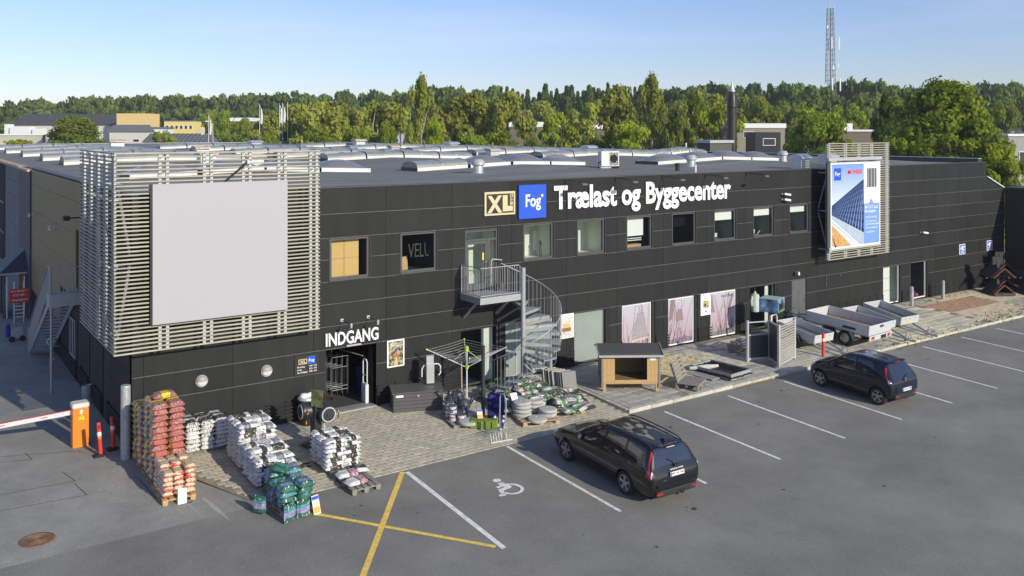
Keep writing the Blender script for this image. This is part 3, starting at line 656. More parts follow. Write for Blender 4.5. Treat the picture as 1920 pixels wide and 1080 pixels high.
for cx_, s_ in ((26.75, 1.0), (25.93, 0.9)):
    m = MB(); m.lathe([(0.19, 0.75), (0.20, 1.0), (0.17, 1.2), (0.20, 1.42), (0.18, 1.52), (0.06, 1.57), (0.045, 1.66)], (cx_, 0.55, 0), 14); m.tube([(cx_ - 0.18, 0.55, 1.46), (cx_ - 0.25, 0.54, 1.25), (cx_ - 0.25, 0.52, 1.02)], [0.06, 0.055, 0.045], 8); m.tube([(cx_ + 0.18, 0.55, 1.46), (cx_ + 0.25, 0.54, 1.25), (cx_ + 0.25, 0.52, 1.02)], [0.06, 0.055, 0.045], 8)
    part(m, 'shirt_on_bust', SHIRT, shop, smooth=True)
    part(MB().tube([(cx_, 0.55, 1.6), (cx_, 0.55, 1.99)], 0.012, 6), 'hook', STEEL, shop)
part(MB().box(27.12, 27.35, 0.30, 0.33, 0.06, 1.98), 'inner_post', ROOMW, shop)
ww = opening('whitewin', GLASS, SIGNW, ROOMW, 0.9, w=0.05)
m = MB()
for i in range(3): m.box(35.95, 36.78, 0.22, 0.25, 0.10 + i * 0.64, 0.72 + i * 0.64)
part(m, 'white_display_wall', SIGNW, ww); part(MB().box(36.95, 37.3, 0.6, 0.62, 0.9, 1.6), 'dark_display', BLACK, ww)
fn = opening('fan', GLASS, SIGNW, ROOMD, 1.6, w=0.05)
m = MB(); m.lathe([(0.17, 0.62), (0.17, 0.66), (0.03, 0.68)], (38.62, 0.4, 0), 14); m.tube([(38.62, 0.4, 0.66), (38.62, 0.4, 1.45)], 0.022, 8); m.tube([(38.62, 0.34, 1.5), (38.62, 0.52, 1.5)], 0.06, 10); part(m, 'fan_stand', WHITE, fn, smooth=True)
m = MB(); m.lathe([(0.20, -0.02), (0.22, 0.0), (0.22, 0.03), (0.20, 0.05)], (38.62, 0.38, 1.5), 20, 'y'); 
for k in range(12): a = k * math.pi / 6; m.bar((38.62 + 0.04 * math.cos(a), 0.36, 1.5 + 0.04 * math.sin(a)), (38.62 + 0.21 * math.cos(a), 0.36, 1.5 + 0.21 * math.sin(a)), 0.006, 0.006)
part(m, 'fan_guard', WHITE, fn)
b_ = part(MB().bbox(38.45, 39.3, 0.28, 0.6, 0.12, 0.42, 0.01), 'blue_crate', BLUED, fn); m = MB(); m.bbox(39.35, 39.55, 0.3, 0.5, 0.12, 0.28, 0.01); part(m, 'red_box', RED, fn); part(MB().box(38.62, 39.1, 0.272, 0.278, 0.24, 0.30), 'white_print', SIGNW, fn)
part(MB().box(39.1, 39.25, 0.9, 1.0, 0.1, 1.95), 'shelf_post', ROOMG, fn)
# steel service door
RIB = mat('ribbed_steel', (0.16, 0.16, 0.16), 0.5, metal=0.2, var=0.1)
m = MB(); x = 28.68
while x < 29.68: m.box(x, x + 0.05, 0.03, 0.06, 0.06, 2.02); m.box(x + 0.05, x + 0.085, 0.045, 0.06, 0.06, 2.02); x += 0.085
stl = part(m, 'service_door', RIB, BL); part(MB().box(29.58, 29.64, -0.01, 0.03, 0.95, 1.1), 'handle', STEEL, stl); part(reveal_mb(28.65, 29.78, 0.05, 2.07, 0.2, 0.03), 'reveal', REVEAL, stl)
ed = opening('enddoor', GLASSD, FRAME, ROOMD, 1.0)
# drain pipes
for x in (31.2, 32.3): part(MB().tube([(x, -0.02, 1.5 if x < 32 else 1.9), (x, -0.02, 2.06)], 0.02, 6), 'pipe', PROFILE, BL)
# entrance lobby
ex0, ex1, _, ez1 = GH['entrance']
LOBF = mat('lobby_mat', (0.05, 0.047, 0.043), 0.95, var=0.25, scale=20); GRAN = mat('granite_threshold', (0.24, 0.25, 0.25), 0.6, var=0.5, scale=28)
lob = part(MB().box(ex0 - 1.2, ex0 - 1.15, 0.3, 5.0, -0.1, 2.4), 'lobby', ROOMD, BL)
lw_ = MB(); lw_.box(ex0 - 0.03, ex0, 0.0, 0.9, -0.02, ez1); lw_.box(ex1, ex1 + 0.03, 0.0, 0.6, -0.02, ez1); lw_.box(ex0 - 1.2, ex1 + 1.5, 4.95, 5.0, -0.1, 2.4); lw_.box(ex1 + 1.5, ex1 + 1.55, 0.3, 5.0, -0.1, 2.4); lw_.box(ex0 - 1.2, ex1 + 1.55, 0.26, 5.0, 2.4, 2.45); lw_.box(ex0, ex1, 0.02, 0.26, ez1, ez1 + 0.03); lw_.box(ex0 - 1.2, ex0 - 0.03, 0.26, 0.29, -0.1, 2.4); lw_.box(ex1 + 0.03, ex1 + 1.5, 0.26, 0.29, -0.1, 2.4)
part(lw_, 'lobby_wall', BACKING, lob)
part(MB().box(ex0, ex1, 0.42, 4.95, -0.03, 0.012), 'lobby_floor', LOBF, lob); part(MB().box(ex0, ex1, 0.0, 0.42, -0.05, 0.016), 'threshold', GRAN, lob); part(MB().box(ex0 - 0.02, ex1 - 0.02, -0.10, 0.0, -0.06, 0.012), 'threshold_kerb', CONC, lob)
part(MB().box(ex0 - 1.1, ex0, 0.42, 4.95, -0.03, 0.010).box(ex1, ex1 + 1.45, 0.3, 4.95, -0.03, 0.010), 'lobby_floor_edge', LOBF, lob)
part(MB().box(6.45, 6.95, -0.06, -0.01, 2.06, 2.11), 'door_sensor', ALU, lob)

# ---- roof: felt laid in shallow folds, falling to valleys between the bays
ROOF = mat('roof_felt', (0.205, 0.198, 0.176), 0.75, var=0.28, scale=0.5, stretch=(0.25, 2.2, 1), bump=0.15, bscale=30, rvar=0.15)
VAL = [0.3, 13.4, 26.9, 40.4, 45.7]; RID = [6.8, 19.9, 33.6, 43.2]
def roofz(x, y):
    e = min(1, max(0, (y - 0.3) / 7.0)); a = 0.0
    pts = sorted([(v, 0.0) for v in VAL] + [(r_, 0.24) for r_ in RID])
    for (xa, za), (xb, zb) in zip(pts, pts[1:]):
        if xa <= x <= xb: a = za + (zb - za) * (x - xa) / (xb - xa); break
    return 7.10 + a * e - 0.03 * e
xs = sorted(VAL + RID + [10, 16.5, 23.4, 30.2, 37, 3.5]); ys = [0.3, 2, 4, 7.3, 20, 40, 60, 89.7]
rm = MB(); n = len(xs); rm.add([(x, y, roofz(x, y)) for y in ys for x in xs], [(j * n + i, j * n + i + 1, j * n + n + i + 1, j * n + n + i) for j in range(len(ys) - 1) for i in range(n - 1)])
roof = part(rm, 'roof', ROOF, BL)
up = MB(); up.box(45.70, 46.02, 0.31, 90, 7.0, 7.34); up.box(0.3, 45.7, 89.6, 90.0, 7.0, 7.36); part(up, 'parapet', CAP, BL)
part(MB().box(45.66, 46.06, 0.30, 90.04, 7.341, 7.37).box(0.2, 45.65, 89.56, 90.04, 7.361, 7.40), 'parapet_cap', ALU, BL)
# puddles on the felt behind the front parapet
PUD = mat('puddle', (0.05, 0.055, 0.06), 0.14, var=0, spec=1.0)
pm = MB(); rq = random.Random(11)
for cx_, cy_, rx, ry in ((10.2, 0.95, 0.9, 0.10), (11.7, 1.25, 1.5, 0.16), (13.3, 0.95, 0.9, 0.12), (12.4, 1.8, 0.9, 0.12), (24.5, 0.85, 1.3, 0.10), (14.6, 0.7, 0.6, 0.08), (0.9, 7.4, 0.3, 1.0)):
    q = [(cx_ + rx * math.cos(t) * rq.uniform(0.7, 1.1), cy_ + ry * math.sin(t) * rq.uniform(0.6, 1.2)) for t in [i * math.pi / 9 for i in range(18)]]
    pm.add([(x, y, roofz(x, y) + 0.006) for x, y in q], [tuple(range(18))])
part(pm, 'puddle', PUD, roof)
fs_ = MB(); yv = 1.1
while yv < 60:
    for xa, xb in zip(xs, xs[1:]): fs_.add([(xa, yv, roofz(xa, yv) + 0.005), (xb, yv, roofz(xb, yv) + 0.005), (xb, yv + 0.09, roofz(xb, yv + 0.09) + 0.005), (xa, yv + 0.09, roofz(xa, yv + 0.09) + 0.005)], [(0, 1, 2, 3)])
    yv += 1.02
part(fs_, 'felt_seam', mat('felt_lap', (0.15, 0.146, 0.13), 0.7, var=0.5, scale=0.7), roof, stuff=True)
SKYL = mat('skylight_acrylic', (0.27, 0.275, 0.25), 0.25, var=0.2, scale=1.5, coat=0.3); DOME = glass('dome_acrylic', (0.72, 0.74, 0.77), 0.5, 0.15, (0.30, 0.31, 0.33))
CURB = mat('skylight_curb', (0.62, 0.62, 0.61), 0.5, var=0.06)
def vault(x0, x1, yc, hw=0.80, curb=0.16, rise=0.27):
    """barrel skylight running along x, following the fall of the roof"""
    za = roofz(x0, yc); zb = roofz(x1, yc); m = MB()
    m.add([(x0, yc - hw, za), (x1, yc - hw, zb), (x1, yc + hw, zb), (x0, yc + hw, za), (x0, yc - hw, za + curb), (x1, yc - hw, zb + curb), (x1, yc + hw, zb + curb), (x0, yc + hw, za + curb)], [(0, 3, 2, 1), (4, 5, 6, 7), (0, 1, 5, 4), (2, 3, 7, 6)], 0)
    m.add([(x0, yc - hw, za), (x0, yc + hw, za), (x0, yc + hw, za + curb), (x0, yc - hw, za + curb)], [(0, 1, 2, 3)], 1); m.add([(x1, yc - hw, zb), (x1, yc + hw, zb), (x1, yc + hw, zb + curb), (x1, yc - hw, zb + curb)], [(0, 1, 2, 3)], 1)
    c = part(m, 'skylight', [CURB, CAP], BL)
    d = MB(); K = 10; segs = 2; P = []
    for i in range(segs + 1):
        t = i / segs; x = x0 + 0.03 + (x1 - x0 - 0.06) * t; z = za + (zb - za) * t + curb
        for k in range(K + 1): a = math.pi * k / K; P.append((x, yc - (hw - 0.04) * math.cos(a), z + rise * math.sin(a) ** 0.8 if 0 < k < K else z))
    d.add(P, [(i * (K + 1) + k, i * (K + 1) + k + 1, (i + 1) * (K + 1) + k + 1, (i + 1) * (K + 1) + k) for i in range(segs) for k in range(K)])
    d.add([P[k] for k in range(K + 1)], [tuple(range(K + 1))]); d.add([P[segs * (K + 1) + k] for k in range(K + 1)], [tuple(range(K, -1, -1))])
    part(d, 'dome', SKYL, c, smooth=True)
    r_ = MB()
    for t in (0.0, 0.5, 1.0):
        x = x0 + 0.03 + (x1 - x0 - 0.06) * t; z = za + (zb - za) * t + curb
        r_.tube([(x, yc - (hw - 0.03) * math.cos(math.pi * k / K), z + (rise + 0.015) * (math.sin(math.pi * k / K) ** 0.8 if 0 < k < K else 0)) for k in range(K + 1)], 0.018, 5)
    part(r_, 'rib', ALU, c)
def dome(x0, x1, yc, hw=0.9, curb=0.17, rise=0.36):
    za = roofz(x0, yc); zb = roofz(x1, yc); m = MB()
    m.add([(x0, yc - hw, za), (x1, yc - hw, zb), (x1, yc + hw, zb), (x0, yc + hw, za), (x0, yc - hw, za + curb), (x1, yc - hw, zb + curb), (x1, yc + hw, zb + curb), (x0, yc + hw, za + curb)], [(0, 3, 2, 1), (4, 5, 6, 7), (0, 1, 5, 4), (2, 3, 7, 6)], 0)
    m.add([(x0, yc - hw, za), (x0, yc + hw, za), (x0, yc + hw, za + curb), (x0, yc - hw, za + curb)], [(0, 1, 2, 3)], 1); m.add([(x1, yc - hw, zb), (x1, yc + hw, zb), (x1, yc + hw, zb + curb), (x1, yc - hw, zb + curb)], [(0, 1, 2, 3)], 1)
    c = part(m, 'skylight', [CURB, CAP], BL)
    d = MB(); K = 8; P = []
    for i in range(K + 1):
        u = i / K * 2 - 1
        for k in range(K + 1):
            v = k / K * 2 - 1; z = za + (zb - za) * (i / K) + curb + rise * max(0, (1 - abs(u) ** 2.2)) * max(0, (1 - abs(v) ** 2.2))
            P.append((x0 + 0.04 + (x1 - x0 - 0.08) * i / K, yc + v * (hw - 0.04), z))
    d.add(P, [(i * (K + 1) + k, i * (K + 1) + k + 1, (i + 1) * (K + 1) + k + 1, (i + 1) * (K + 1) + k) for i in range(K) for k in range(K)])
    part(d, 'dome', DOME, c, smooth=True)
# front row: domes with one pair of barrel vaults, then rows of barrel vaults
for a, b in ((1.9, 4.4), (4.6, 7.1), (7.2, 9.5), (9.6, 11.9)): dome(a, b, 10.4)
for a, b in ((14.2, 16.9),): vault(a, b, 10.2)
for a, b in ((17.0, 19.3), (19.45, 21.7), (21.8, 24.0)): dome(a, b, 10.2)
for a, b in ((28.4, 31.0), (31.1, 33.4), (33.5, 35.9), (36.0, 38.4)): dome(a, b, 9.4)
for bay, (v0, v1) in enumerate(((1.9, 12.3), (15.6, 25.8), (29.0, 39.4))):
    rowsy = ((26.5, 34.5, 44.5, 55.5, 69.0), (23.8, 31.5, 41.0, 52.0, 64.0), (20.5, 28.5, 38.0, 50.0, 62.0))[bay]
    for yv in rowsy:
        L = (v1 - v0) / 4
        for k in range(4): vault(v0 + L * k + 0.05, v0 + L * (k + 1) - 0.05, yv)
for k in range(3): vault(39.8 + k * 1.9, 41.6 + k * 1.9, 21.5, 0.7)
ZINC = mat('zinc_vent', (0.52, 0.55, 0.56), 0.4, metal=0.5, var=0.15, scale=8); RUSTY = mat('rust_stained_white', (0.55, 0.42, 0.33), 0.7, var=0.5, scale=5)
def capvent(x, y, h=0.6, r_=0.22, nm='roof_vent'):
    z = roofz(x, y); m = MB(); m.lathe([(r_ * 1.3, 0.0), (r_ * 1.3, 0.02), (r_, 0.04), (r_, h * 0.55)], (x, y, z), 16); v = part(m, nm, ZINC, BL, smooth=True)
    m = MB(); m.lathe([(r_ * 1.05, h * 0.55), (r_ * 1.35, h * 0.62), (r_ * 1.35, h * 0.8), (r_ * 1.0, h * 0.95), (r_ * 0.9, h), (0.02, h)], (x, y, z), 16); part(m, 'cowl', ALU, v, smooth=True)
capvent(15.24, 5.9); capvent(28.2, 5.9); capvent(36.1, 6.4)
def hoodvent(x, y, h=0.7, w=0.55, matl=ZINC):
    z = roofz(x, y); v = part(MB().box(x - w / 2, x + w / 2, y - w / 2, y + w / 2, z - 0.05, z + h * 0.72), 'roof_vent', ZINC, BL)
    m = MB(); K = 8; P = []
    for sx in (-1, 1):
        for k in range(K + 1): a = math.pi * k / K; P.append((x + sx * w * 0.62, y - w * 0.72 * math.cos(a), z + h * 0.70 + h * 0.3 * math.sin(a)))
    m.add(P, [(k, k + 1, K + 2 + k, K + 1 + k) for k in range(K)] + [tuple(range(K + 1)), tuple(range(2 * K + 1, K, -1)), (0, K, 2 * K + 1, K + 1)]); part(m, 'cowl', matl, v, smooth=True)
hoodvent(30.5, 0.95, 0.72, 0.62); hoodvent(37.9, 46, 0.75, 0.9); hoodvent(38.5, 26.5, 0.7, 0.75); hoodvent(44.3, 22.6, 0.5, 0.7); hoodvent(35.0, 2.6, 0.6, 0.6)
hoodvent(28.7, 40, 0.6, 0.7, RUSTY); hoodvent(29.8, 26.8, 0.5, 0.7, RUSTY); hoodvent(13.6, 42, 0.7, 0.9, RUSTY); hoodvent(14.0, 75, 0.9, 1.3, RUSTY); hoodvent(34.9, 60, 0.8, 1.0, RUSTY); hoodvent(27.2, 70, 0.8, 1.1); hoodvent(8.3, 22, 0.6, 0.8, RUSTY); hoodvent(9.5, 18, 0.6, 0.8, RUSTY)
m = MB(); m.lathe([(0.10, 0), (0.10, 0.25), (0.13, 0.26), (0.13, 0.33), (0.05, 0.36)], (24.1, 2.8, roofz(24.1, 2.8)), 12); part(m, 'roof_vent', BLACK, BL, smooth=True)
part(MB().tube([(23.8, 1.4, 7.0), (23.8, 1.4, 7.46)], 0.05, 8), 'roof_pipe', WHITE, BL); part(MB().tube([(45.0, 22.6, 7.0), (45.0, 22.6, 8.0)], 0.07, 8), 'roof_pipe', ZINC, BL)
# air conditioner standing on the roof
ac = thing('air_conditioner', 'white air conditioning unit standing on the flat roof above the lettering', 'air conditioner', (22.45, 5.7, roofz(22.45, 5.7)), R(-12))
part(MB().bbox(-0.48, 0.48, -0.18, 0.18, 0.08, 0.80, 0.015), 'casing', WHITE, ac)
m = MB()
for i in range(6): m.box(-0.02 + i * 0.08, 0.0 + i * 0.08, -0.205, -0.185, 0.14, 0.74)
for i in range(6): m.box(-0.04, 0.42, -0.20, -0.186, 0.14 + i * 0.11, 0.15 + i * 0.11)
part(m, 'grille', BLACK, ac); part(MB().lathe([(0.20, 0), (0.20, 0.004)], (0.19, -0.1825, 0.44), 20, 'y'), 'fan_opening', DARK, ac)
m = MB(); m.box(-0.45, -0.38, -0.24, 0.2, 0, 0.08); m.box(0.38, 0.45, -0.24, 0.2, 0, 0.08); part(m, 'foot', RUBBER, ac)
part(MB().tube([(-0.48, -0.1, 0.3), (-0.60, -0.12, 0.25), (-0.62, -0.2, 0.05), (-0.3, -0.35, 0.03), (0.0, -0.32, 0.04), (0.2, -0.4, 0.03)], 0.035, 7), 'hose', RUBBER, ac)
part(MB().tube([(-0.48, -0.05, 0.22), (-0.66, -0.02, 0.15), (-0.55, -0.3, 0.03), (-0.1, -0.42, 0.03)], 0.03, 7), 'insulated_pipe', WHITE, ac)
# ---- the yard side of the building (x = 0)
BROWN = randomise(mat('brown_panel', (0.22, 0.155, 0.06), 0.45, var=0.06, scale=1.0), 0.05)
CBLOCK = randomise(mat('grey_block', (0.17, 0.175, 0.18), 0.85, var=0.12, scale=2.5), 0.06)
NAVY = mat('navy_cladding', (0.045, 0.05, 0.065), 0.6, var=0.1)
def sidepanel(y0, y1, z0, z1, matl, nm='panel', x=0.0): part(MB().bbox(x, 0.03, y0 + 0.004, y1 - 0.004, z0 + 0.006, z1 - 0.006, 0.003), nm, matl, BL)
SH = [(3.4, 4.25, -0.2, 2.12), (5.55, 6.6, 0.1, 2.1), (8.35, 9.05, -0.2, 2.1), (8.4, 9.08, 3.3, 5.4), (9.4, 10.6, 0.6, 2.0)]
ZS = [0.63, 1.4, 2.1, 2.85]
for i in range(3):
    for y0, y1 in ((0.03, 2.5), (2.5, 5.0), (5.0, 7.5), (7.5, 10), (10, 12.5), (12.5, 15), (15, 17.5), (17.5, 20.0), (20, 23.5)):
        for a, b, c, d in (() if y0 > 12.4 and i > 0 else tiles(y0, y1, ZS[i], ZS[i + 1], SH)):
            if b - a > 0.06 and d - c > 0.05: sidepanel(a, b, c, d, PANEL)
for a, b, c, d in tiles(0.03, 8.0, 2.85, TOP, SH) : sidepanel(a, b, c, d, PANEL)
for y0, y1 in ((8.0, 9.7), (9.7, 12.8), (12.8, 16.0), (16.0, 19.0), (19.0, 21.6)):
    for z0, z1 in (((1.4, 2.85),) if y0 > 12 else ()) + ((2.85, 4.0), (4.0, 5.2), (5.2, 6.4), (6.4, 7.12)):
        for a, b, c, d in tiles(y0, y1, z0, z1, SH):
            if b - a > 0.06: sidepanel(a, b, c, d, BROWN, 'brown_panel', -0.03)
part(MB().box(-0.10, 0.03, 21.62, 26.0, -0.2, 7.0), 'navy_panel', NAVY, BL)
part(MB().box(-0.22, 0.3, 21.6, 26.1, 7.001, 7.10).box(-0.12, 0.3, 26.1, 48, 7.0, 7.12), 'roof_edge', mat('orange_edge', (0.50, 0.36, 0.22), 0.7, var=0.3), BL)
for i in range(9):
    for j in range(8):
        y0 = 26.02 + j * 1.1; z0 = -0.2 + i * 0.8
        if 33.6 > y0 > 26 and z0 < 6.9: sidepanel(y0, y0 + 1.1, z0, min(6.98, z0 + 0.8), CBLOCK, 'block')
part(MB().box(0.0, 0.03, 34.8, 48, -0.2, 7.0), 'hall_door', DARK, BL)
m = MB()
for z in (1.0, 2.8, 4.6): m.box(-0.02, 0.0, 34.8, 40, z, z + 0.06)
part(m, 'hall_door_rail', CONC, BL)
for y0, y1, z0, z1 in SH[:3]:
    f = MB(); f.box(0.10, 0.14, y0, y1, z0, z1); f.box(0.0, 0.14, y0, y0 + 0.05, z0, z1); f.box(0.0, 0.14, y1 - 0.05, y1, z0, z1); part(f, 'side_door', BLACK, BL)
    part(MB().box(0.08, 0.099, y0 + 0.07, y1 - 0.07, max(z0, 0.1), z1 - 0.06), 'pane', GLASSD, BL)
f = MB(); f.box(0.06, 0.14, 8.42, 9.06, 3.3, 5.38); part(f, 'upper_side_door', BLACK, BL)
f = part(MB().box(-0.01, 0.05, 9.4, 10.6, 0.6, 0.66).box(-0.01, 0.05, 9.4, 10.6, 1.94, 2.0).box(-0.01, 0.05, 9.4, 9.46, 0.66, 1.94).box(-0.01, 0.05, 10.54, 10.6, 0.66, 1.94).box(-0.01, 0.05, 9.96, 10.02, 0.66, 1.94), 'side_window', ALU, BL)
part(MB().box(0.02, 0.025, 9.46, 10.54, 0.66, 1.94), 'pane', GLASSD, f)
for y0, y1, _, _ in tiles(0.1, 16.0, 0, 1, [(a, b, -1, 2) for a, b, c, d in SH[:3]]):
    for k in range(5): part(MB().box(-0.055, -0.02, y0 + 0.02, y1 - 0.02, 0.0 + k * 0.125, 0.07 + k * 0.125), 'cladding_slat', PANEL, BL)
    m = MB(); m.box(-0.021, 0.03, y0 + 0.06, y0 + 0.1, -0.1, 0.63); m.box(-0.021, 0.03, y1 - 0.1, y1 - 0.06, -0.1, 0.63); part(m, 'cladding_batten', BACKING, BL)

# ------------------------------------------------------------------ slatted billboard screens
SLAT = randomise(mat('larch_slat', (0.37, 0.35, 0.275), 0.8, var=0.26, scale=3.5, stretch=(0.6, 3, 8), bump=0.25, bscale=35), 0.14)
ALUPOST = mat('screen_post', (0.46, 0.475, 0.49), 0.5, metal=0.1, var=0.08)
z0s, z1s = 2.88, 8.38; NS = 50; PIT = (z1s - z0s - 0.05) / (NS - 1)
sc = thing('slat_screen', 'tall silvery timber slat screen wrapped round the left corner of the building', 'slat screen', (0, 0, z0s))
sl_me = MB().bbox(-0.58, 5.30, -0.645, -0.60, 0, 0.044, 0.006).mesh('slat', SLAT)
sl_side = MB().bbox(-0.575, -0.53, -0.585, 4.75, 0.0, 0.044, 0.006).mesh('slat', SLAT)
for i in range(NS):
    o = link('slat', sl_me, sc); o.location = (rg.uniform(-0.01, 0.01), rg.uniform(-0.003, 0.003), i * PIT)
    o = link('slat', sl_side, sc); o.location = (rg.uniform(-0.003, 0.003), 0, i * PIT)
def vpost(parent, x, y, h, name='post', dx=0.10):
    m = MB()
    for s_ in (-1, 1): m.box(x + s_ * dx - 0.042, x + s_ * dx + 0.042, y - 0.05, y + 0.05, 0, h)
    part(m, name, ALUPOST, parent)
HS = z1s - z0s - 0.03
for x in (0.72, 1.93, 3.05, 4.12, 5.12): vpost(sc, x, -0.545, HS)
for y in (-0.2, 0.95, 2.1, 3.25, 4.4):
    m = MB()
    for s_ in (-1, 1): m.box(-0.50 - 0.03, -0.50 + 0.03, y + s_ * 0.12 - 0.05, y + s_ * 0.12 + 0.05, 0, HS)
    part(m, 'post', ALUPOST, sc)
m = MB()
for x in (0.72, 1.93, 3.05, 4.12, 5.12):
    for z in (0.3, 2.2, 4.1): m.bar((x, -0.5, z), (x, 0.0, z), 0.05, 0.05)
for z in (0.3, 2.2, 4.1):
    for y in (0.95, 2.1, 3.25, 4.4): m.bar((-0.5, y, z), (0, y, z), 0.05, 0.05)
m.bar((-0.46, -0.45, 0.4), (-0.05, -0.05, 2.4), 0.06, 0.04); m.bar((-0.46, -0.45, 4.6), (-0.05, -0.05, 2.6), 0.06, 0.04)
part(m, 'bracket', ALU, sc)
BOARD = mat('blank_board', (0.395, 0.388, 0.41), 0.6, var=0.03, scale=60, bump=0.08, bscale=300)
bb = thing('blank_billboard', 'large blank pale grey billboard hung on the left slat screen', 'billboard', (2.3, -0.74, 5.56))
part(MB().bbox(-1.92, 1.92, -0.04, 0.03, -1.93, 1.94, 0.006), 'board', BOARD, bb)
m = MB(); m.box(-1.97, -1.925, 0.0, 0.085, -1.93, 1.94); m.box(-1.9, 1.9, 0.035, 0.085, 1.7, 1.8); m.box(-1.9, 1.9, 0.035, 0.085, -1.8, -1.7); part(m, 'frame', BLACK, bb)
al = thing('billboard_lamp', 'dark arm lamp leaning over the top of the blank billboard', 'lamp', (2.35, -0.6, 7.5)); part(MB().bar((0.0, -0.1, -0.02), (0.62, -0.35, 0.58), 0.06, 0.06), 'arm', BLACK, al); part(MB().box(0.58, 0.66, -0.4, -0.3, 0.52, 0.62), 'head', ALU, al)
# right-hand screen with its printed banner
sr = thing('slat_screen', 'free standing timber slat screen with a printed roof tile banner', 'slat screen', (30.47, -0.6, 2.88))
s2 = MB().bbox(0, 4.95, -0.045, 0.0, 0, 0.044, 0.006).mesh('slat', SLAT)
for i in range(NS): o = link('slat', s2, sr); o.location = (rg.uniform(-0.01, 0.01), 0, i * PIT)
for x in (0.12, 1.42, 2.48, 3.53, 4.80): vpost(sr, x, 0.055, HS, dx=0.07)
m = MB()
for x in (0.12, 1.42, 2.48, 3.53, 4.80):
    for z in (0.5, 2.3, 4.1): m.bar((x, 0.1, z), (x, 0.6, z), 0.05, 0.05)
m.bar((0.12, 0.12, 0.6), (0.12, 0.58, 2.2), 0.04, 0.04); m.bar((0.12, 0.12, 4.0), (0.12, 0.58, 2.4), 0.04, 0.04)
part(m, 'bracket', ALU, sr)
SKYP = mat('print_sky', (0.42, 0.55, 0.80), 0.55, var=0); SKYP2 = mat('print_pale', (0.74, 0.79, 0.86), 0.55, var=0)
def gradient(m, axis, a, b, lo, hi):
    """flat print with a colour run along a local axis"""
    t = m.node_tree; p = t.nodes['Principled BSDF']; tc = N(t, 'ShaderNodeTexCoord'); sx = N(t, 'ShaderNodeSeparateXYZ'); t.links.new(tc.outputs['Object'], sx.inputs[0])
    mr = N(t, 'ShaderNodeMapRange'); mr.inputs['From Min'].default_value = lo; mr.inputs['From Max'].default_value = hi; t.links.new(sx.outputs[axis], mr.inputs[0])
    rp = N(t, 'ShaderNodeValToRGB'); rp.color_ramp.elements[0].color = (*a, 1); rp.color_ramp.elements[1].color = (*b, 1); t.links.new(mr.outputs[0], rp.inputs[0]); t.links.new(rp.outputs[0], p.inputs['Base Color']); return m
gradient(SKYP, 2, (0.62, 0.68, 0.76), (0.16, 0.28, 0.60), -0.2, 2.0)
PB = [mat('print_tile_blue', (0.02, 0.055, 0.19), 0.5, var=0.3, scale=2), mat('print_tile_light', (0.20, 0.32, 0.58), 0.5, var=0.2), mat('print_tile_black', (0.006, 0.01, 0.03), 0.5, var=0), mat('print_panel_blue', (0.17, 0.31, 0.72), 0.5, var=0), mat('print_batten', (0.55, 0.30, 0.10), 0.6, var=0.4, scale=6), mat('print_gutter', (0.38, 0.45, 0.55), 0.5, var=0.15), mat('print_grey', (0.10, 0.105, 0.115), 0.5, var=0.1), mat('print_red', (0.70, 0.02, 0.03), 0.5, var=0)]
bn = thing('printed_banner', 'tall white and blue printed banner with roof tiles on the right slat screen', 'banner', (32.42, -0.79, 5.42))
W2, H2 = 1.97, 2.0
part(MB().box(-W2, W2, -0.005, 0.005, -H2, H2 + 0.03), 'banner_cloth', SIGNW, bn)
m = MB(); m.box(-W2 - 0.22, -W2 - 0.02, 0.006, 0.10, -H2, H2 + 0.05); part(m, 'side_edge', FRAME, bn)
m = MB(); m.box(-W2 - 0.2, W2 + 0.1, -0.05, 0.05, H2 + 0.13, H2 + 0.27); m.box(-W2 - 0.05, W2 + 0.02, -0.03, 0.03, -H2 - 0.09, -H2 - 0.0); m.box(-W2 - 0.2, -W2 - 0.03, -0.08, 0.06, -H2 - 0.14, -H2 + 0.08)
for x in (-1.7, 0, 1.7): m.box(x - 0.02, x + 0.02, -0.012, 0.0, H2 + 0.03, H2 + 0.13)
part(m, 'banner_rail', ALU, bn)
yb_ = -0.007
def pp(pts, mi, m, lay_=0.0006): m.add([(x, yb_ - lay_, z) for x, z in pts], [tuple(range(len(pts)))], mi)
sp = MB(); sp.add([(-1.9, yb_, -1.92), (0.62, yb_, -1.92), (0.62, yb_, 1.96), (-1.9, yb_, 1.96)], [(0, 1, 2, 3)]); part(sp, 'printed_sky', SKYP, bn)
# printed roof: courses of tiles running up to the right, battens lower left, gutter between
rf = MB()
def mixp(a, b, t): return (a[0] + (b[0] - a[0]) * t, a[1] + (b[1] - a[1]) * t)
TL, TR, BR_, BL_ = (-1.9, 0.02), (0.62, 1.22), (0.62, -1.38), (-1.9, -0.42)
pp([TL, TR, BR_, BL_], 0, rf)
for j in range(8):      # dark course shadows
    t0 = ((j + 0.55) / 8) ** 1.35; t1 = ((j + 0.9) / 8) ** 1.35; pp([mixp(TL, BL_, t0), mixp(TR, BR_, t0), mixp(TR, BR_, t1), mixp(TL, BL_, t1)], 2, rf, 0.0012)
for k in range(13):     # bright rolls of the tiles, fanning out towards the eaves
    u = (k / 13) ** 1.25; w_ = 0.008 + 0.03 * u; a_ = mixp(BL_, BR_, u); b_ = mixp(TL, TR, min(1.0, u * 0.75 + 0.42)); m_ = mixp(a_, b_, 0.5); m_ = (m_[0] - 0.03, m_[1] + 0.03)
    if b_[0] > 0.6: b_ = mixp(a_, b_, 0.9)
    pp([(a_[0] - w_, a_[1]), (a_[0] + w_, a_[1] - w_ * 0.4), (m_[0] + w_ * 0.7, m_[1]), (b_[0] + 0.004, b_[1]), (m_[0] - w_ * 0.5, m_[1])], 1, rf, 0.0018)
part(rf, 'printed_tiles', PB[:3], bn)
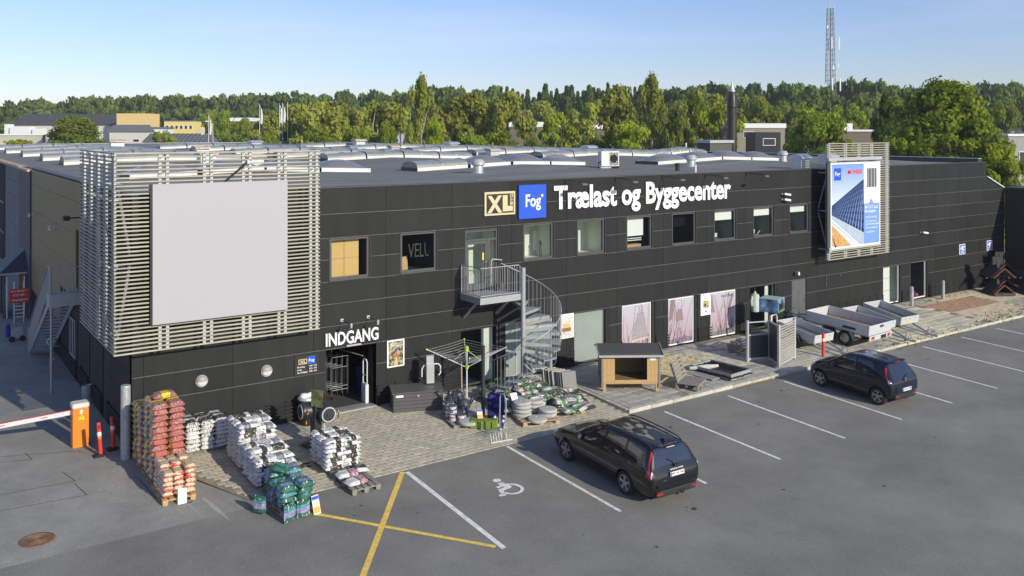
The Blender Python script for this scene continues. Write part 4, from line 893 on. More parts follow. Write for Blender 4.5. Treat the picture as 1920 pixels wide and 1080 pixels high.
gt = MB(); pp([(-1.9, -0.44), (-1.9, -0.75), (0.12, -1.92), (0.62, -1.92), (0.62, -1.40)], 5, gt, 0.0024); part(gt, 'printed_gutter', PB[:6], bn)
g2 = MB(); pp([(-1.9, -0.60), (-1.9, -0.66), (0.0, -1.80), (0.12, -1.92), (0.30, -1.92)], 6, g2, 0.003); part(g2, 'printed_gutter_edge', [SIGNW] * 7, bn)
bt = MB(); pp([(-1.9, -0.85), (-1.9, -1.92), (-0.38, -1.92)], 4, bt, 0.0024); part(bt, 'printed_battens', PB[:5], bn)
bl_ = MB()
for k in range(7): pp([(-1.9, -0.95 - k * 0.15), (-1.9, -0.99 - k * 0.15), (-1.6 + k * 0.03, -1.92), (-1.68 + k * 0.03, -1.92)], 5, bl_, 0.003)
part(bl_, 'printed_batten_edge', [SIGNW] * 6, bn)
pl_ = MB(); pp([(0.62, -1.92), (1.9, -1.92), (1.9, 0.02), (1.42, 0.02), (1.22, 0.27), (1.02, 0.02), (0.62, 0.02)], 3, pl_); part(pl_, 'printed_blue_field', PB[:4], bn)
tl = MB(); pp([(0.86, 0.80), (1.66, 0.80), (1.66, 1.72), (0.86, 1.72)], 0, tl)
for k in range(3): x = 0.92 + k * 0.26; pp([(x, 0.82), (x + 0.09, 0.82), (x + 0.09, 1.70), (x, 1.70)], 1, tl, 0.0012)
part(tl, 'printed_tile_sample', [PB[6], mat('print_grey_light', (0.32, 0.33, 0.35), 0.5, var=0.1)], bn)
lg = MB(); pp([(-1.72, 1.20), (-1.18, 1.20), (-1.18, 1.78), (-1.72, 1.78)], 3, lg); part(lg, 'printed_logo', [BLUE] * 4, bn)
lettering('Fog', bn, SIGNW, -1.64, -1.26, yb_ - 0.006, 1.42, 0.2, 0.02, 0.002, 'printed_lettering'); lettering('MONIER', bn, PB[7], -0.66, 0.50, yb_ - 0.006, 1.48, 0.21, 0.012, 0.002, 'printed_lettering')
for s_, x1, z, c in (('B&C 25 Classic', 1.78, -0.22, 0.15), ('Betontagsten', 1.60, -0.42, 0.15), ('- Ideal til renovering', 1.65, -0.68, 0.10), ('- 40 % lettere end en', 1.62, -0.88, 0.09), ('  traditionel betontagsten', 1.85, -1.02, 0.09), ('- 30 års produktgaranti', 1.75, -1.20, 0.09), ('- 2 smukke farver', 1.50, -1.40, 0.09)):
    lettering(s_, bn, SIGNW, 0.70, x1, yb_ - 0.006, z, c, 0.012, 0.002, 'printed_lettering')

# ------------------------------------------------------------------ signs on the facade
xl = thing('logo_sign', 'cream and black XL BYG. sign beside the blue sign on the facade', 'sign', (12.35, -0.03, 6.37))
part(MB().bbox(-0.66, 0.66, -0.05, 0.03, -0.42, 0.42, 0.008), 'backing', CREAM, xl); part(MB().box(-0.585, 0.585, -0.056, -0.05, -0.345, 0.345), 'black_field', BLACK, xl)
lettering('X', xl, CREAM, -0.56, 0.08, -0.062, -0.29, 0.58, 0.045, 0.01, 'logo_letter'); m = MB(); m.box(0.10, 0.31, -0.067, -0.057, -0.29, 0.29); m.box(0.311, 0.54, -0.067, -0.057, -0.29, -0.10); part(m, 'logo_letter', CREAM, xl)
lettering('BYG.', xl, CREAM, 0.0, 0.44, -0.062, 0, 0.13, 0.03, 0.008, 'logo_lettering', vertical=True).location = (0.54, -0.062, -0.06)
fg = thing('logo_sign', 'square bright blue Fog sign on the facade', 'sign', (13.79, -0.03, 6.37))
part(MB().bbox(-0.62, 0.62, -0.05, 0.03, -0.62, 0.62, 0.008), 'panel', BLUE, fg)
lettering('Fog', fg, SIGNW, -0.33, 0.36, -0.058, -0.17, 0.46, 0.022, 0.012, 'logo_lettering'); part(MB().lathe([(0.052, -0.066), (0.052, -0.05)], (0.42, 0, 0.21), 14, 'y'), 'logo_dot', SIGNW, fg)
lt = thing('facade_lettering', 'large white letters reading Traelast og Byggecenter high on the facade', 'lettering', (14.78, -0.05, 6.06))
lt['label'] = 'large white letters reading Trælast og Byggecenter high on the facade'
lettering('Trælast og Byggecenter', lt, SIGNW, 0.0, 9.66, 0.0, 0.0, 0.865, 0.030, 0.05, 'letter', per_letter=True)
ig = thing('entrance_lettering', 'white letters reading INDGANG above the open entrance', 'lettering', (5.735, -0.045, 2.17))
lettering('INDGANG', ig, SIGNW, 0.0, 1.83, 0.0, 0.0, 0.41, 0.022, 0.04, 'letter', per_letter=True)
inf = thing('opening_hours_sign', 'small black opening hours sign with two logos beside the entrance', 'sign', (5.12, -0.012, 1.675))
part(MB().bbox(-0.40, 0.40, -0.02, 0.0, -0.31, 0.31, 0.004), 'board', BLACK, inf); part(MB().box(-0.27, 0.005, -0.024, -0.02, 0.04, 0.20), 'cream_logo', CREAM, inf); part(MB().box(-0.25, -0.015, -0.026, -0.024, 0.06, 0.18), 'logo_field', BLACK, inf); part(MB().box(0.03, 0.27, -0.024, -0.02, 0.02, 0.26), 'blue_logo', BLUE, inf)
lettering('XL', inf, CREAM, -0.235, -0.03, -0.030, 0.075, 0.09, 0.03, 0.003, 'logo_lettering'); lettering('Fog', inf, SIGNW, 0.06, 0.24, -0.028, 0.10, 0.09, 0.015, 0.003, 'logo_lettering')
for i, (a, b) in enumerate((('Man-Fredag', '06.30 - 17.30'), ('Lørdag', '08.30 - 14.00'), ('Søn- & helligdage', '09.00 - 14.00'))):
    lettering(a, inf, SIGNW, -0.31, (-0.07, -0.17, 0.02)[i], -0.024, -0.06 - i * 0.085, 0.048, 0.012, 0.003, 'print_line'); lettering(b, inf, SIGNW, 0.08, 0.32, -0.024, -0.06 - i * 0.085, 0.048, 0.012, 0.003, 'print_line')
def photo_mat(name, cols, scale, seed=0.0, detail=4):
    m = bpy.data.materials.new(name); m.use_nodes = True; t = m.node_tree; p = t.nodes['Principled BSDF']; p.inputs['Roughness'].default_value = 0.4
    tc = N(t, 'ShaderNodeTexCoord'); mp = N(t, 'ShaderNodeMapping'); mp.inputs['Location'].default_value = (seed, seed, seed); t.links.new(tc.outputs['Object'], mp.inputs[0])
    nz = N(t, 'ShaderNodeTexNoise'); nz.inputs['Scale'].default_value = scale; nz.inputs['Detail'].default_value = detail; t.links.new(mp.outputs[0], nz.inputs['Vector'])
    rp = N(t, 'ShaderNodeValToRGB'); cr = rp.color_ramp
    while len(cr.elements) < len(cols): cr.elements.new(0.5)
    for i, (e, c) in enumerate(zip(cr.elements, cols)): e.position = 0.3 + 0.42 * i / max(1, len(cols) - 1); e.color = (*c, 1)
    t.links.new(nz.outputs[0], rp.inputs[0]); t.links.new(rp.outputs[0], p.inputs['Base Color']); return m
ps = thing('framed_poster', 'white framed poster of a cluttered workshop right of the entrance', 'poster', (8.21, -0.012, 1.6))
m = MB(); m.bbox(-0.32, 0.32, -0.03, 0.0, -0.45, 0.45, 0.005); part(m, 'frame', SIGNW, ps); part(MB().box(-0.27, 0.27, -0.033, -0.03, -0.40, 0.40), 'print', photo_mat('workshop_print', [(0.015, 0.013, 0.01), (0.05, 0.045, 0.03), (0.25, 0.2, 0.10), (0.5, 0.45, 0.3), (0.10, 0.12, 0.02)], 11), ps)
m = MB(); m.add([(-0.07, -0.036, -0.38), (0.08, -0.036, -0.38), (0.04, -0.036, -0.08), (0.0, -0.036, -0.1)], [(0, 1, 2, 3)]); part(m, 'print_path', CARD, ps); m = MB(); m.box(-0.02, 0.03, -0.037, -0.034, -0.12, 0.12); part(m, 'print_figure', RED, ps); part(MB().box(-0.015, 0.025, -0.038, -0.035, 0.04, 0.16), 'print_figure', BLUE, ps)
lettering('Drømmer du om at', ps, SIGNW, -0.22, 0.18, -0.036, 0.31, 0.05, 0.015, 0.002, 'print_line'); lettering('arbejde udendørs?', ps, SIGNW, -0.22, 0.20, -0.036, 0.24, 0.05, 0.015, 0.002, 'print_line')
p2 = thing('framed_poster', 'white framed poster with a bed on the pier beside the spiral stair', 'poster', (15.42, -0.012, 1.6))
part(MB().bbox(-0.33, 0.33, -0.03, 0.0, -0.46, 0.46, 0.005), 'frame', SIGNW, p2); part(MB().box(-0.28, 0.28, -0.034, -0.03, -0.42, 0.30), 'print', photo_mat('bedroom_print', [(0.78, 0.74, 0.7), (0.62, 0.5, 0.4), (0.7, 0.68, 0.64), (0.25, 0.22, 0.2)], 5, 4.0), p2)
m = MB(); m.box(-0.20, 0.12, -0.036, -0.034, -0.05, 0.10); part(m, 'print_headboard', CARD, p2); m = MB(); m.box(-0.24, 0.18, -0.037, -0.035, -0.2, -0.06); part(m, 'print_bed', mat('print_brown', (0.25, 0.12, 0.07), 0.5), p2); lettering('Sov godt', p2, mat('print_teal', (0.2, 0.45, 0.48), 0.5, var=0), -0.2, 0.15, -0.034, 0.34, 0.04, 0.01, 0.002, 'print_line')
p3 = thing('white_notice', 'white notice with a dark picture on the pier between the lamp posters', 'notice', (22.93, -0.012, 1.58))
part(MB().bbox(-0.31, 0.31, -0.02, 0, -0.46, 0.46, 0.004), 'board', SIGNW, p3); part(MB().box(-0.16, 0.17, -0.024, -0.02, -0.14, 0.16), 'print', photo_mat('notice_print', [(0.03, 0.03, 0.03), (0.1, 0.1, 0.09), (0.6, 0.5, 0.1), (0.3, 0.3, 0.3)], 14, 7.0), p3)
m = MB()
for x, z, w in ((-0.15, 0.33, 0.3), (-0.12, 0.28, 0.22), (-0.12, 0.21, 0.04), (0.0, 0.21, 0.04), (0.12, 0.21, 0.04)): m.box(x, x + w, -0.024, -0.02, z, z + 0.02)
part(m, 'print_line', mat('print_pale_teal', (0.45, 0.6, 0.6), 0.5, var=0), p3); part(MB().box(-0.05, 0.06, -0.024, -0.02, -0.34, -0.26), 'print_mark', mat('print_green', (0.1, 0.3, 0.2), 0.5, var=0), p3)
# the three large lamp posters filling shop windows
PINK = mat('poster_sky', (0.7, 0.6, 0.65), 0.45, var=0); gradient(PINK, 2, (0.42, 0.29, 0.32), (0.46, 0.44, 0.52), 0.1, 1.9)
SHADE = mat('print_lampshade', (0.30, 0.27, 0.285), 0.6, var=0.35, scale=24); SHADE2 = mat('print_lampshade_pink', (0.27, 0.18, 0.18), 0.6, var=0.2, scale=25); STEM = mat('print_grass', (0.075, 0.062, 0.078), 0.6, var=0.2); HAZEB = mat('print_blur', (0.24, 0.15, 0.165), 0.6, var=0.1); GLOW = mat('print_glow', (0.55, 0.43, 0.37), 0.6, var=0.05); HAZY = mat('print_heath', (0.22, 0.17, 0.22), 0.6, var=0.3, scale=9)
rs = random.Random(21)
def lampposter(key, label, shade, seed, x1c=0.12):
    x0, x1, z0, z1 = GH[key]; z0 = wz(x0, 0) + 0.03; th = thing('window_poster', label, 'poster', ((x0 + x1) / 2, 0.12, z0)); hw = (x1 - x0) / 2 - 0.03; X1 = hw - x1c; H = z1 - z0 - 0.02
    part(frame_mb(-hw, X1, 0.0, H, 0.05, -0.03, 0.03), 'window_frame', SIGNW, th); part(MB().box(-hw + 0.03, X1 - 0.03, -0.004, 0.004, 0.03, H - 0.03), 'print', PINK, th)
    m = MB(); m.box(X1 + 0.005, hw + 0.02, -0.10, 0.03, -0.05, H); part(m, 'dark_reveal', BLACK, th)
    r_ = random.Random(seed); y = -0.006
    g = MB()
    g.add([(-hw + 0.05, y, 0.05), (X1 - 0.05, y, 0.05), (X1 - 0.05, y, 0.22), (0.2, y, 0.30), (-hw + 0.05, y, 0.2)], [(0, 1, 2, 3, 4)]); part(g, 'print_heath', HAZY, th)
    s_ = MB(); yy_ = -0.0075
    for i in range(34):
        a = r_.uniform(-hw + 0.06, X1 - 0.08); ln = r_.uniform(0.3, 0.7) if i > 12 else r_.uniform(1.2, 1.85); sl = r_.uniform(-0.35, 0.5); w = 0.008 if i > 12 else 0.006
        zb = 0.05 if i > 6 else r_.uniform(0.2, 0.5); zt_ = min(H - 0.05, zb + ln); n = 4; xs_ = [a + sl * (k / n) ** 1.4 * ln for k in range(n + 1)]
        if min(xs_) < -hw + 0.055 or max(xs_) > X1 - 0.055: continue
        P = []
        for k in range(n + 1): z = zb + (zt_ - zb) * k / n; P += [(xs_[k] - w, yy_, z), (xs_[k] + w, yy_, z)]
        s_.add(P, [(2 * k, 2 * k + 1, 2 * k + 3, 2 * k + 2) for k in range(n)])
    part(s_, 'print_grass', STEM, th)
    for (m_, pts, nm) in shade:
        q = MB(); q.add([(px_, -0.009 - 0.0012 * i_, pz_) for i_, (px_, pz_) in enumerate([])] or [(px_, -0.0092, pz_) for px_, pz_ in pts], [tuple(range(len(pts)))]); part(q, nm, m_, th)
    return th
lampposter('lamp1', 'pink poster with one large grey lampshade filling the left of three windows', [(GLOW, [(-0.30, 0.42), (0.66, 0.50), (0.60, 0.56), (-0.26, 0.50)], 'print_glow'), (SHADE, [(-0.26, 0.52), (0.58, 0.58), (0.40, 1.52), (0.0, 1.50)], 'print_lampshade'), (mat('print_rim', (0.28, 0.26, 0.29), 0.6), [(0.0, 1.50), (0.40, 1.52), (0.38, 1.58), (0.03, 1.56)], 'print_shade_rim')], 2)
lampposter('lamp2', 'pink poster with a small reddish lampshade filling the middle of three windows', [(HAZEB, [(-0.72, 1.0), (-0.50, 1.1), (-0.34, 1.95), (-0.60, 1.95)], 'print_blur'), (SHADE2, [(-0.32, 0.95), (0.14, 0.98), (0.04, 1.46), (-0.20, 1.45)], 'print_lampshade')], 9)
l3 = lampposter('lamp3', 'pink lamp poster with the nordlux name filling the right of three windows', [(SHADE2, [(-0.82, 1.05), (-0.52, 1.08), (-0.70, 1.85), (-0.82, 1.85)], 'print_lampshade'), (HAZEB, [(0.02, 0.35), (0.12, 0.32), (0.66, 1.7), (0.56, 1.8)], 'print_blur'), (STEM, [(-0.05, 1.18), (0.02, 1.22), (0.22, 1.34), (0.06, 1.28)], 'print_leaf')], 15)
lettering('nordlux', l3, mat('print_navy', (0.10, 0.09, 0.16), 0.5, var=0), -0.1, 0.66, -0.011, 1.66, 0.16, 0.004, 0.002, 'print_name')
# blue parking signs
for i, x in enumerate((43.36, 46.30)):
    s_ = thing('parking_sign', ('blue and white plate on the black wall nearer the shop windows', 'blue and white plate on the black wall nearest the inner corner')[i], 'sign', (x, -0.02, 2.37), 0, 'blue parking plates')
    part(MB().bbox(-0.31, 0.31, -0.012, 0.012, -0.28, 0.28, 0.004), 'plate', SIGNW, s_); part(MB().box(-0.26, 0.26, -0.016, -0.012, -0.24, 0.24), 'field', BLUE, s_)
    m = MB(); m.box(-0.12, 0.2, -0.019, -0.016, 0.08, 0.17); m.box(-0.05, 0.05, -0.019, -0.016, -0.06, 0.075); m.box(-0.22, -0.1, -0.019, -0.016, 0.0, 0.1); m.box(0.07, 0.18, -0.019, -0.016, -0.06, 0.02); m.box(-0.2, 0.2, -0.019, -0.016, -0.12, -0.09); m.box(-0.16, 0.16, -0.019, -0.016, -0.19, -0.165); part(m, 'symbol', SIGNW, s_)
# facade lamps
LH = mat('lamp_head', (0.13, 0.13, 0.135), 0.4, var=0.1)
al0 = None
for i, x in enumerate((15.39, 17.90, 20.44, 22.95, 25.54)):
    lab = ('black swan neck sign lamp over the T, leftmost in the row', 'black sign lamp above the word end of the first word', 'black sign lamp over the B of the second big word', 'black sign lamp above the last letters of the lettering', 'black sign lamp right of the lettering, last in the row')[i]
    if al0 is None:
        a = thing('sign_lamp', lab, 'lamp', (x, 0, 7.05), 0, 'sign lamps along the parapet'); al0 = a
        part(MB().box(-0.06, 0.06, -0.04, 0.02, -0.05, 0.08), 'bracket', BLACK, a); part(MB().tube([(0, -0.02, 0.02), (0, -0.3, 0.05), (0, -0.98, 0.0)], 0.018, 6), 'arm', BLACK, a)
        m = MB(); m.bbox(-0.13, 0.13, -1.16, -0.96, -0.10, -0.02, 0.02); part(m, 'head', LH, a)
    else: dup(al0, (x, 0, 7.05), label=lab)
    # thin stays
al1 = None
for i, x in enumerate((6.30, 7.22)):
    lab = ('slim spotlight arm above the left letters of the entrance lettering', 'slim spotlight arm above the right letters of the entrance lettering')[i]
    if al1 is None:
        a = thing('entrance_lamp', lab, 'lamp', (x, 0, 2.92), 0, 'spotlights over the entrance lettering'); al1 = a
        part(MB().box(-0.05, 0.05, -0.03, 0.0, -0.05, 0.05), 'bracket', ALU, a); part(MB().tube([(0, -0.02, 0.0), (0, -0.72, -0.02)], 0.013, 6), 'arm', BLACK, a); part(MB().lathe([(0.035, -0.1), (0.045, 0.02), (0.02, 0.05)], (0, -0.72, -0.02), 10), 'head', ALU, a)
    else: dup(al1, (x, 0, 2.92), label=lab)
wl0 = None
GLOBE = mat('lamp_globe', (0.62, 0.62, 0.61), 0.35, var=0)
for i, x in enumerate((1.91, 3.84)):
    lab = ('round wall lamp with half hood, left one, above the red sacks', 'round wall lamp with half hood, nearer the opening hours sign')[i]
    if wl0 is None:
        a = thing('wall_lamp', lab, 'lamp', (x, 0, 1.69), 0, 'round wall lamps on the low wall'); wl0 = a
        part(MB().lathe([(0.175, -0.0), (0.175, -0.05), (0.15, -0.055)], (0, 0, 0), 24, 'y'), 'base', ALU, a)
        m = MB(); n = 12; P = [(0, -0.13, 0)]; 
        part(MB().lathe([(0.155, -0.055), (0.135, -0.10), (0.08, -0.125), (0.0, -0.13)], (0, 0, 0), 24, 'y', cap=False), 'globe', GLOBE, a, smooth=True)
        K = 12; P = []
        for j in range(5):
            ph = j / 4 * math.pi / 2
            for k in range(K + 1): t_ = math.pi * k / K; P.append((0.172 * math.cos(t_) * math.cos(ph * 0.98), -0.045 - 0.10 * math.sin(ph), 0.172 * math.sin(t_) * math.cos(ph * 0.98) + 0.0))
        m.v = []; m.add(P, [(j * (K + 1) + k, j * (K + 1) + k + 1, (j + 1) * (K + 1) + k + 1, (j + 1) * (K + 1) + k) for j in range(4) for k in range(K)]); part(m, 'hood', mat('lamp_hood', (0.28, 0.28, 0.27), 0.5, var=0.2), a, smooth=True)
    else: dup(wl0, (x, 0, 1.69), label=lab)
# cameras on the walls
cm0 = None
CAMW = mat('camera_white', (0.7, 0.7, 0.69), 0.4, var=0)
for nm, loc, rz, lab in (('a', (39.26, 0, 3.56), 0, 'white security camera on the plain right part of the facade'), ('b', (27.95, 0, 6.05), 0, 'upper of two white cameras left of the banner screen'), ('c', (27.95, 0, 5.80), 0, 'lower of two white cameras left of the banner screen'), ('d', (-0.03, 14.2, 5.0), R(-90), 'security camera on the brown side wall above the yard stair'), ('e', (-0.03, 20.8, 5.0), R(-90), 'small white camera at the far end of the brown wall')):
    if cm0 is None:
        a = thing('security_camera', lab, 'camera', loc, rz, 'security cameras on the building'); cm0 = a
        part(MB().lathe([(0.05, 0), (0.05, -0.03)], (0, 0, 0), 10, 'y').tube([(0, -0.03, 0), (0.05, -0.16, 0.02)], 0.02, 6), 'mount', CAMW, a); part(MB().bar((-0.05, -0.17, 0.04), (0.30, -0.24, -0.02), 0.09, 0.09), 'body', CAMW, a)
    else: dup(cm0, loc, rz, lab)
fl = thing('flood_light', 'small flood light above the ribbed service door', 'lamp', (28.86, 0, 2.34)); part(MB().box(-0.1, 0.1, -0.1, 0, -0.06, 0.06), 'housing', BLACK, fl); part(MB().box(0.101, 0.2, -0.14, -0.01, -0.07, 0.07), 'lens', SIGNW, fl)
sl2 = thing('flood_light', 'dark flood light on the side wall beside the slat screen', 'lamp', (-0.03, 8.1, 5.9), R(-90)); part(MB().bar((0, 0, 0), (0, -0.35, 0), 0.05, 0.05), 'arm', BLACK, sl2); part(MB().box(-0.22, 0.12, -0.55, -0.35, -0.08, 0.08), 'housing', BLACK, sl2)

# ------------------------------------------------------------------ spiral stair with landing
st = thing('spiral_staircase', 'galvanised spiral staircase with a railed landing at the upper door', 'staircase', (12.45, -1.35, -0.05))
PX, PY = 12.45, -1.35; ZL = 3.31; RO = 1.30
def L(p): return (p[0] - PX, p[1] - PY, p[2] + 0.05)
GRID = mat('steel_grating', (0.36, 0.375, 0.39), 0.55, metal=0.3, var=0.3, scale=60)
part(MB().tube([(0, 0, 0), (0, 0, 4.28)], 0.085, 16), 'centre_pole', GALV, st, smooth=True)
part(MB().box(10.73 - PX, 12.36 - PX, -1.30 - PY, -0.03 - PY, ZL - 0.01 + 0.05, ZL + 0.02 + 0.05), 'landing_grating', GRID, st)
m = MB(); z0_, z1_ = ZL - 0.19 + 0.05, ZL + 0.03 + 0.05
m.box(10.70 - PX, 12.44 - PX, -1.33 - PY, -1.302 - PY, z0_, z1_); m.box(10.70 - PX, 10.728 - PX, -1.302 - PY, -0.03 - PY, z0_, z1_); m.box(12.36 - PX, 12.39 - PX, -1.302 - PY, -0.03 - PY, z0_, z1_); part(m, 'landing_frame', GALV, st)
m = MB()
for x in (10.85, 12.2): m.bar(L((x, -0.95, ZL - 0.15)), L((x, -0.02, ZL - 0.85)), 0.06, 0.06)
part(m, 'landing_brace', GALV, st)
HR = 1.02
def rail(pts, r_=0.017): return MB().tube([L(p) for p in pts], r_, 8)
part(rail([(10.74, -0.06, ZL + 0.02), (10.74, -0.06, ZL + HR), (10.74, -1.29, ZL + HR), (12.30, -1.29, ZL + HR), (12.36, -1.29, ZL + HR - 0.06), (12.36, -1.29, ZL)]), 'landing_handrail', GALV, st, smooth=True)
bal = MB().tube([(0, 0, 0.04), (0, 0, HR - 0.02)], 0.0075, 5).mesh('baluster', GALV)
for i in range(12): o = link('baluster', bal, st); o.location = L((10.74, -0.16 - i * 0.095, ZL))
for i in range(15): o = link('baluster', bal, st); o.location = L((10.83 + i * 0.10, -1.29, ZL))
part(rail([(10.74, -0.1, ZL + 0.08), (10.74, -1.29, ZL + 0.08), (12.36, -1.29, ZL + 0.08)], 0.012), 'bottom_rail', GALV, st)
# short gate rail on the stair side of the landing
part(rail([(11.95, -0.10, ZL), (11.95, -0.10, ZL + HR + 0.02), (12.02, -0.10, ZL + HR + 0.08), (12.40, -0.12, ZL + HR + 0.02)], 0.02), 'stair_handrail_start', GALV, st, smooth=True)
NST = 14; A0, A1 = R(92), R(-186)
step = None
def ang(i): return A0 + (A1 - A0) * i / NST
for i in range(NST):
    a0 = 0.0; a1 = (A1 - A0) / NST * 1.25; z = ZL - (i + 1) * (ZL + 0.02) / (NST + 1)
    if step is None:
        m = MB(); P = [(0.08, 0.03, 0), (0.08, -0.03, 0)] + [(RO * math.cos(a0 + (a1 - a0) * k / 4), RO * math.sin(a0 + (a1 - a0) * k / 4), 0) for k in range(4, -1, -1)]
        m.poly(P, (0, 0, 0.035)); step = m.mesh('step', GRID)
        m = MB(); p_ = Vector((RO * math.cos(a0), RO * math.sin(a0), -0.06)); m.bar((0.08, 0, -0.01), p_ + Vector((0, 0, 0.05)), 0.012, 0.10); q_ = Vector((RO * math.cos(a1), RO * math.sin(a1), -0.06)); m.bar((0.08, 0, -0.01), q_ + Vector((0, 0, 0.05)), 0.012, 0.10); edge = m.mesh('step_bracket', GALV)
    o = link('step', step, st); o.location = (0, 0, z); o.rotation_euler = (0, 0, ang(i)); e = link('step_bracket', edge, o)
zi = lambda t: ZL - t * (ZL + 0.02) * NST / (NST + 1)
hp = []; 
for k in range(0, 61):
    t = k / 60; a = A0 + (A1 - A0) * t; hp.append((PX + (RO + 0.02) * math.cos(a), PY + (RO + 0.02) * math.sin(a), zi(t) + HR - 0.10))
part(MB().tube([L(p) for p in hp], 0.018, 8), 'stair_handrail', GALV, st, smooth=True)
for k in range(1, 42):
    t = k / 42; a = A0 + (A1 - A0) * t; o = link('baluster', bal, st); o.location = ((RO + 0.02) * math.cos(a), (RO + 0.02) * math.sin(a), zi(t) - 0.18 + 0.05); o.scale = (1, 1, 1.05)
ft = thing('flower_pots', 'two small pots on the landing beside the upper door', 'pots', (12.0, -0.35, ZL + 0.02)); part(MB().lathe([(0.07, 0), (0.09, 0.22), (0.08, 0.22)], (0, 0, 0), 12), 'pot', BLACK, ft); part(MB().lathe([(0.08, 0), (0.10, 0.26), (0.09, 0.26)], (0.26, 0.02, 0), 12), 'pot', mat('pot_grey', (0.35, 0.36, 0.37), 0.6), ft)
# ------------------------------------------------------------------ steel stair on the yard side
ys = thing('steel_staircase', 'grey steel stair with platform against the shaded yard side of the building', 'staircase', (-0.5, 8.2, -0.14))
def L2(p): return (p[0] + 0.5, p[1] - 8.2, p[2] + 0.14)
ZP = 3.26
m = MB(); m.box(-0.5, 0.44, -0.28, 0.42, ZP + 0.10, ZP + 0.14); part(m, 'platform', GRID, ys)
m = MB(); m.box(-0.53, 0.47, -0.31, -0.281, ZP - 0.26, ZP + 0.16); m.box(-0.53, -0.501, -0.28, 0.42, ZP - 0.26, ZP + 0.16); part(m, 'platform_frame', GALV, ys)
part(MB().tube([(-0.46, -0.2, 0), (-0.46, -0.2, ZP - 0.2)], 0.045, 10), 'post', GALV, ys, smooth=True)
stp = MB().box(-0.40, 0.40, -0.13, 0.13, 0, 0.035).mesh('tread', GRID)
NT = 17
for i in range(NT):
    t = (i + 1) / (NT + 1); o = link('tread', stp, ys); o.location = L2((-0.44, 8.62 + 6.2 * t, ZP - (ZP + 0.14) * t))
for x in (-0.86, -0.03): part(MB().bar(L2((x, 8.60, ZP - 0.10)), L2((x, 14.9, -0.10)), 0.03, 0.25), 'stringer', GALV, ys)
part(MB().tube([L2(p) for p in ((-0.98, 7.92, ZP + 0.95), (-0.02, 7.92, ZP + 0.95))], 0.022, 8).tube([L2(p) for p in ((-1.0, 7.92, ZP), (-1.0, 7.92, ZP + 0.95), (-1.0, 8.6, ZP + 0.95), (-0.9, 14.9, 0.9), (-0.9, 14.9, -0.1))], 0.022, 8), 'handrail', GALV, ys)
b2 = MB().tube([(0, 0, 0), (0, 0, 0.95)], 0.01, 6).mesh('baluster', GALV)
for i in range(9): o = link('baluster', b2, ys); o.location = L2((-0.9 + i * 0.1, 7.92, ZP))
for i in range(6): o = link('baluster', b2, ys); o.location = L2((-1.0, 8.02 + i * 0.1, ZP))
for i in range(46): t = i / 46; o = link('baluster', b2, ys); o.location = L2((-0.96 + 0.06 * t, 8.7 + 6.1 * t, ZP - 0.1 - (ZP + 0.14) * t + 0.1))
# ------------------------------------------------------------------ pallets and sacks
def make_pallet(wood, loc, rot, label, group='wooden pallets', L=1.2, W=0.8):
    """euro pallet, length along local y"""
    t = thing('pallet', label, 'pallet', loc, rot, group)
    key = ('pal', wood.name, L, W)
    if key not in KIDS:
        KIDS[key] = (MB().box(-0.06, 0.06, -L / 2, L / 2, 0.122, 0.144).mesh('deck_board', wood), MB().box(-W / 2, W / 2, -0.06, 0.06, 0.10, 0.122).mesh('cross_board', wood), MB().box(-0.065, 0.065, -0.07, 0.07, 0.022, 0.10).mesh('block', wood), MB().box(-0.05, 0.05, -L / 2, L / 2, 0, 0.022).mesh('runner', wood))
    a, b, c, d = KIDS[key]
    for i in range(5): o = link('deck_board', a, t); o.location = (-W / 2 + 0.06 + i * (W - 0.12) / 4, 0, 0)
    for j in (-1, 0, 1):
        o = link('cross_board', b, t); o.location = (0, j * (L / 2 - 0.06), 0)
        for i in (-1, 0, 1): o = link('block', c, t); o.location = (i * (W / 2 - 0.065), j * (L / 2 - 0.07), 0)
    for i in (-1, 0, 1): o = link('runner', d, t); o.location = (i * (W / 2 - 0.065), 0, 0)
    return t
GT = math.atan(0.0373)
def sack_mesh(name, lx, ly, h, matl, seed, nx=8, ny=6):
    """filled sack: lx along local x, ly along y, lying flat, lumpy, with crimped ends"""
    r_ = random.Random(seed); P = []; F = []; idx = {}
    for side in (1, -1):
        for i in range(nx + 1):
            u = i / nx * 2 - 1
            for j in range(ny + 1):
                v = j / ny * 2 - 1; edge = i in (0, nx) or j in (0, ny)
                if side == -1 and edge: idx[(side, i, j)] = idx[(1, i, j)]; continue
                th = h / 2 * (max(0, 1 - abs(u) ** 7)) ** 0.42 * (max(0, 1 - abs(v) ** 7)) ** 0.42
                pin = 1 - 0.05 * (1 - abs(u)) * abs(v) ** 4; x = u * lx / 2 * (1 - 0.03 * abs(v) ** 3); y = v * ly / 2 * (1 - 0.06 * abs(u) ** 6)
                z = h / 2 + side * th + (r_.uniform(-0.006, 0.006) if not edge else r_.uniform(-0.006, 0.006) - h * 0.12)
                idx[(side, i, j)] = len(P); P.append((x + r_.uniform(-0.004, 0.004), y + r_.uniform(-0.004, 0.004), z))
    for side in (1, -1):
        for i in range(nx):
            for j in range(ny):
                q = (idx[(side, i, j)], idx[(side, i + 1, j)], idx[(side, i + 1, j + 1)], idx[(side, i, j + 1)]); F.append(q if side == 1 else q[::-1])
    return MB().add(P, F).mesh(name, matl, smooth=True)
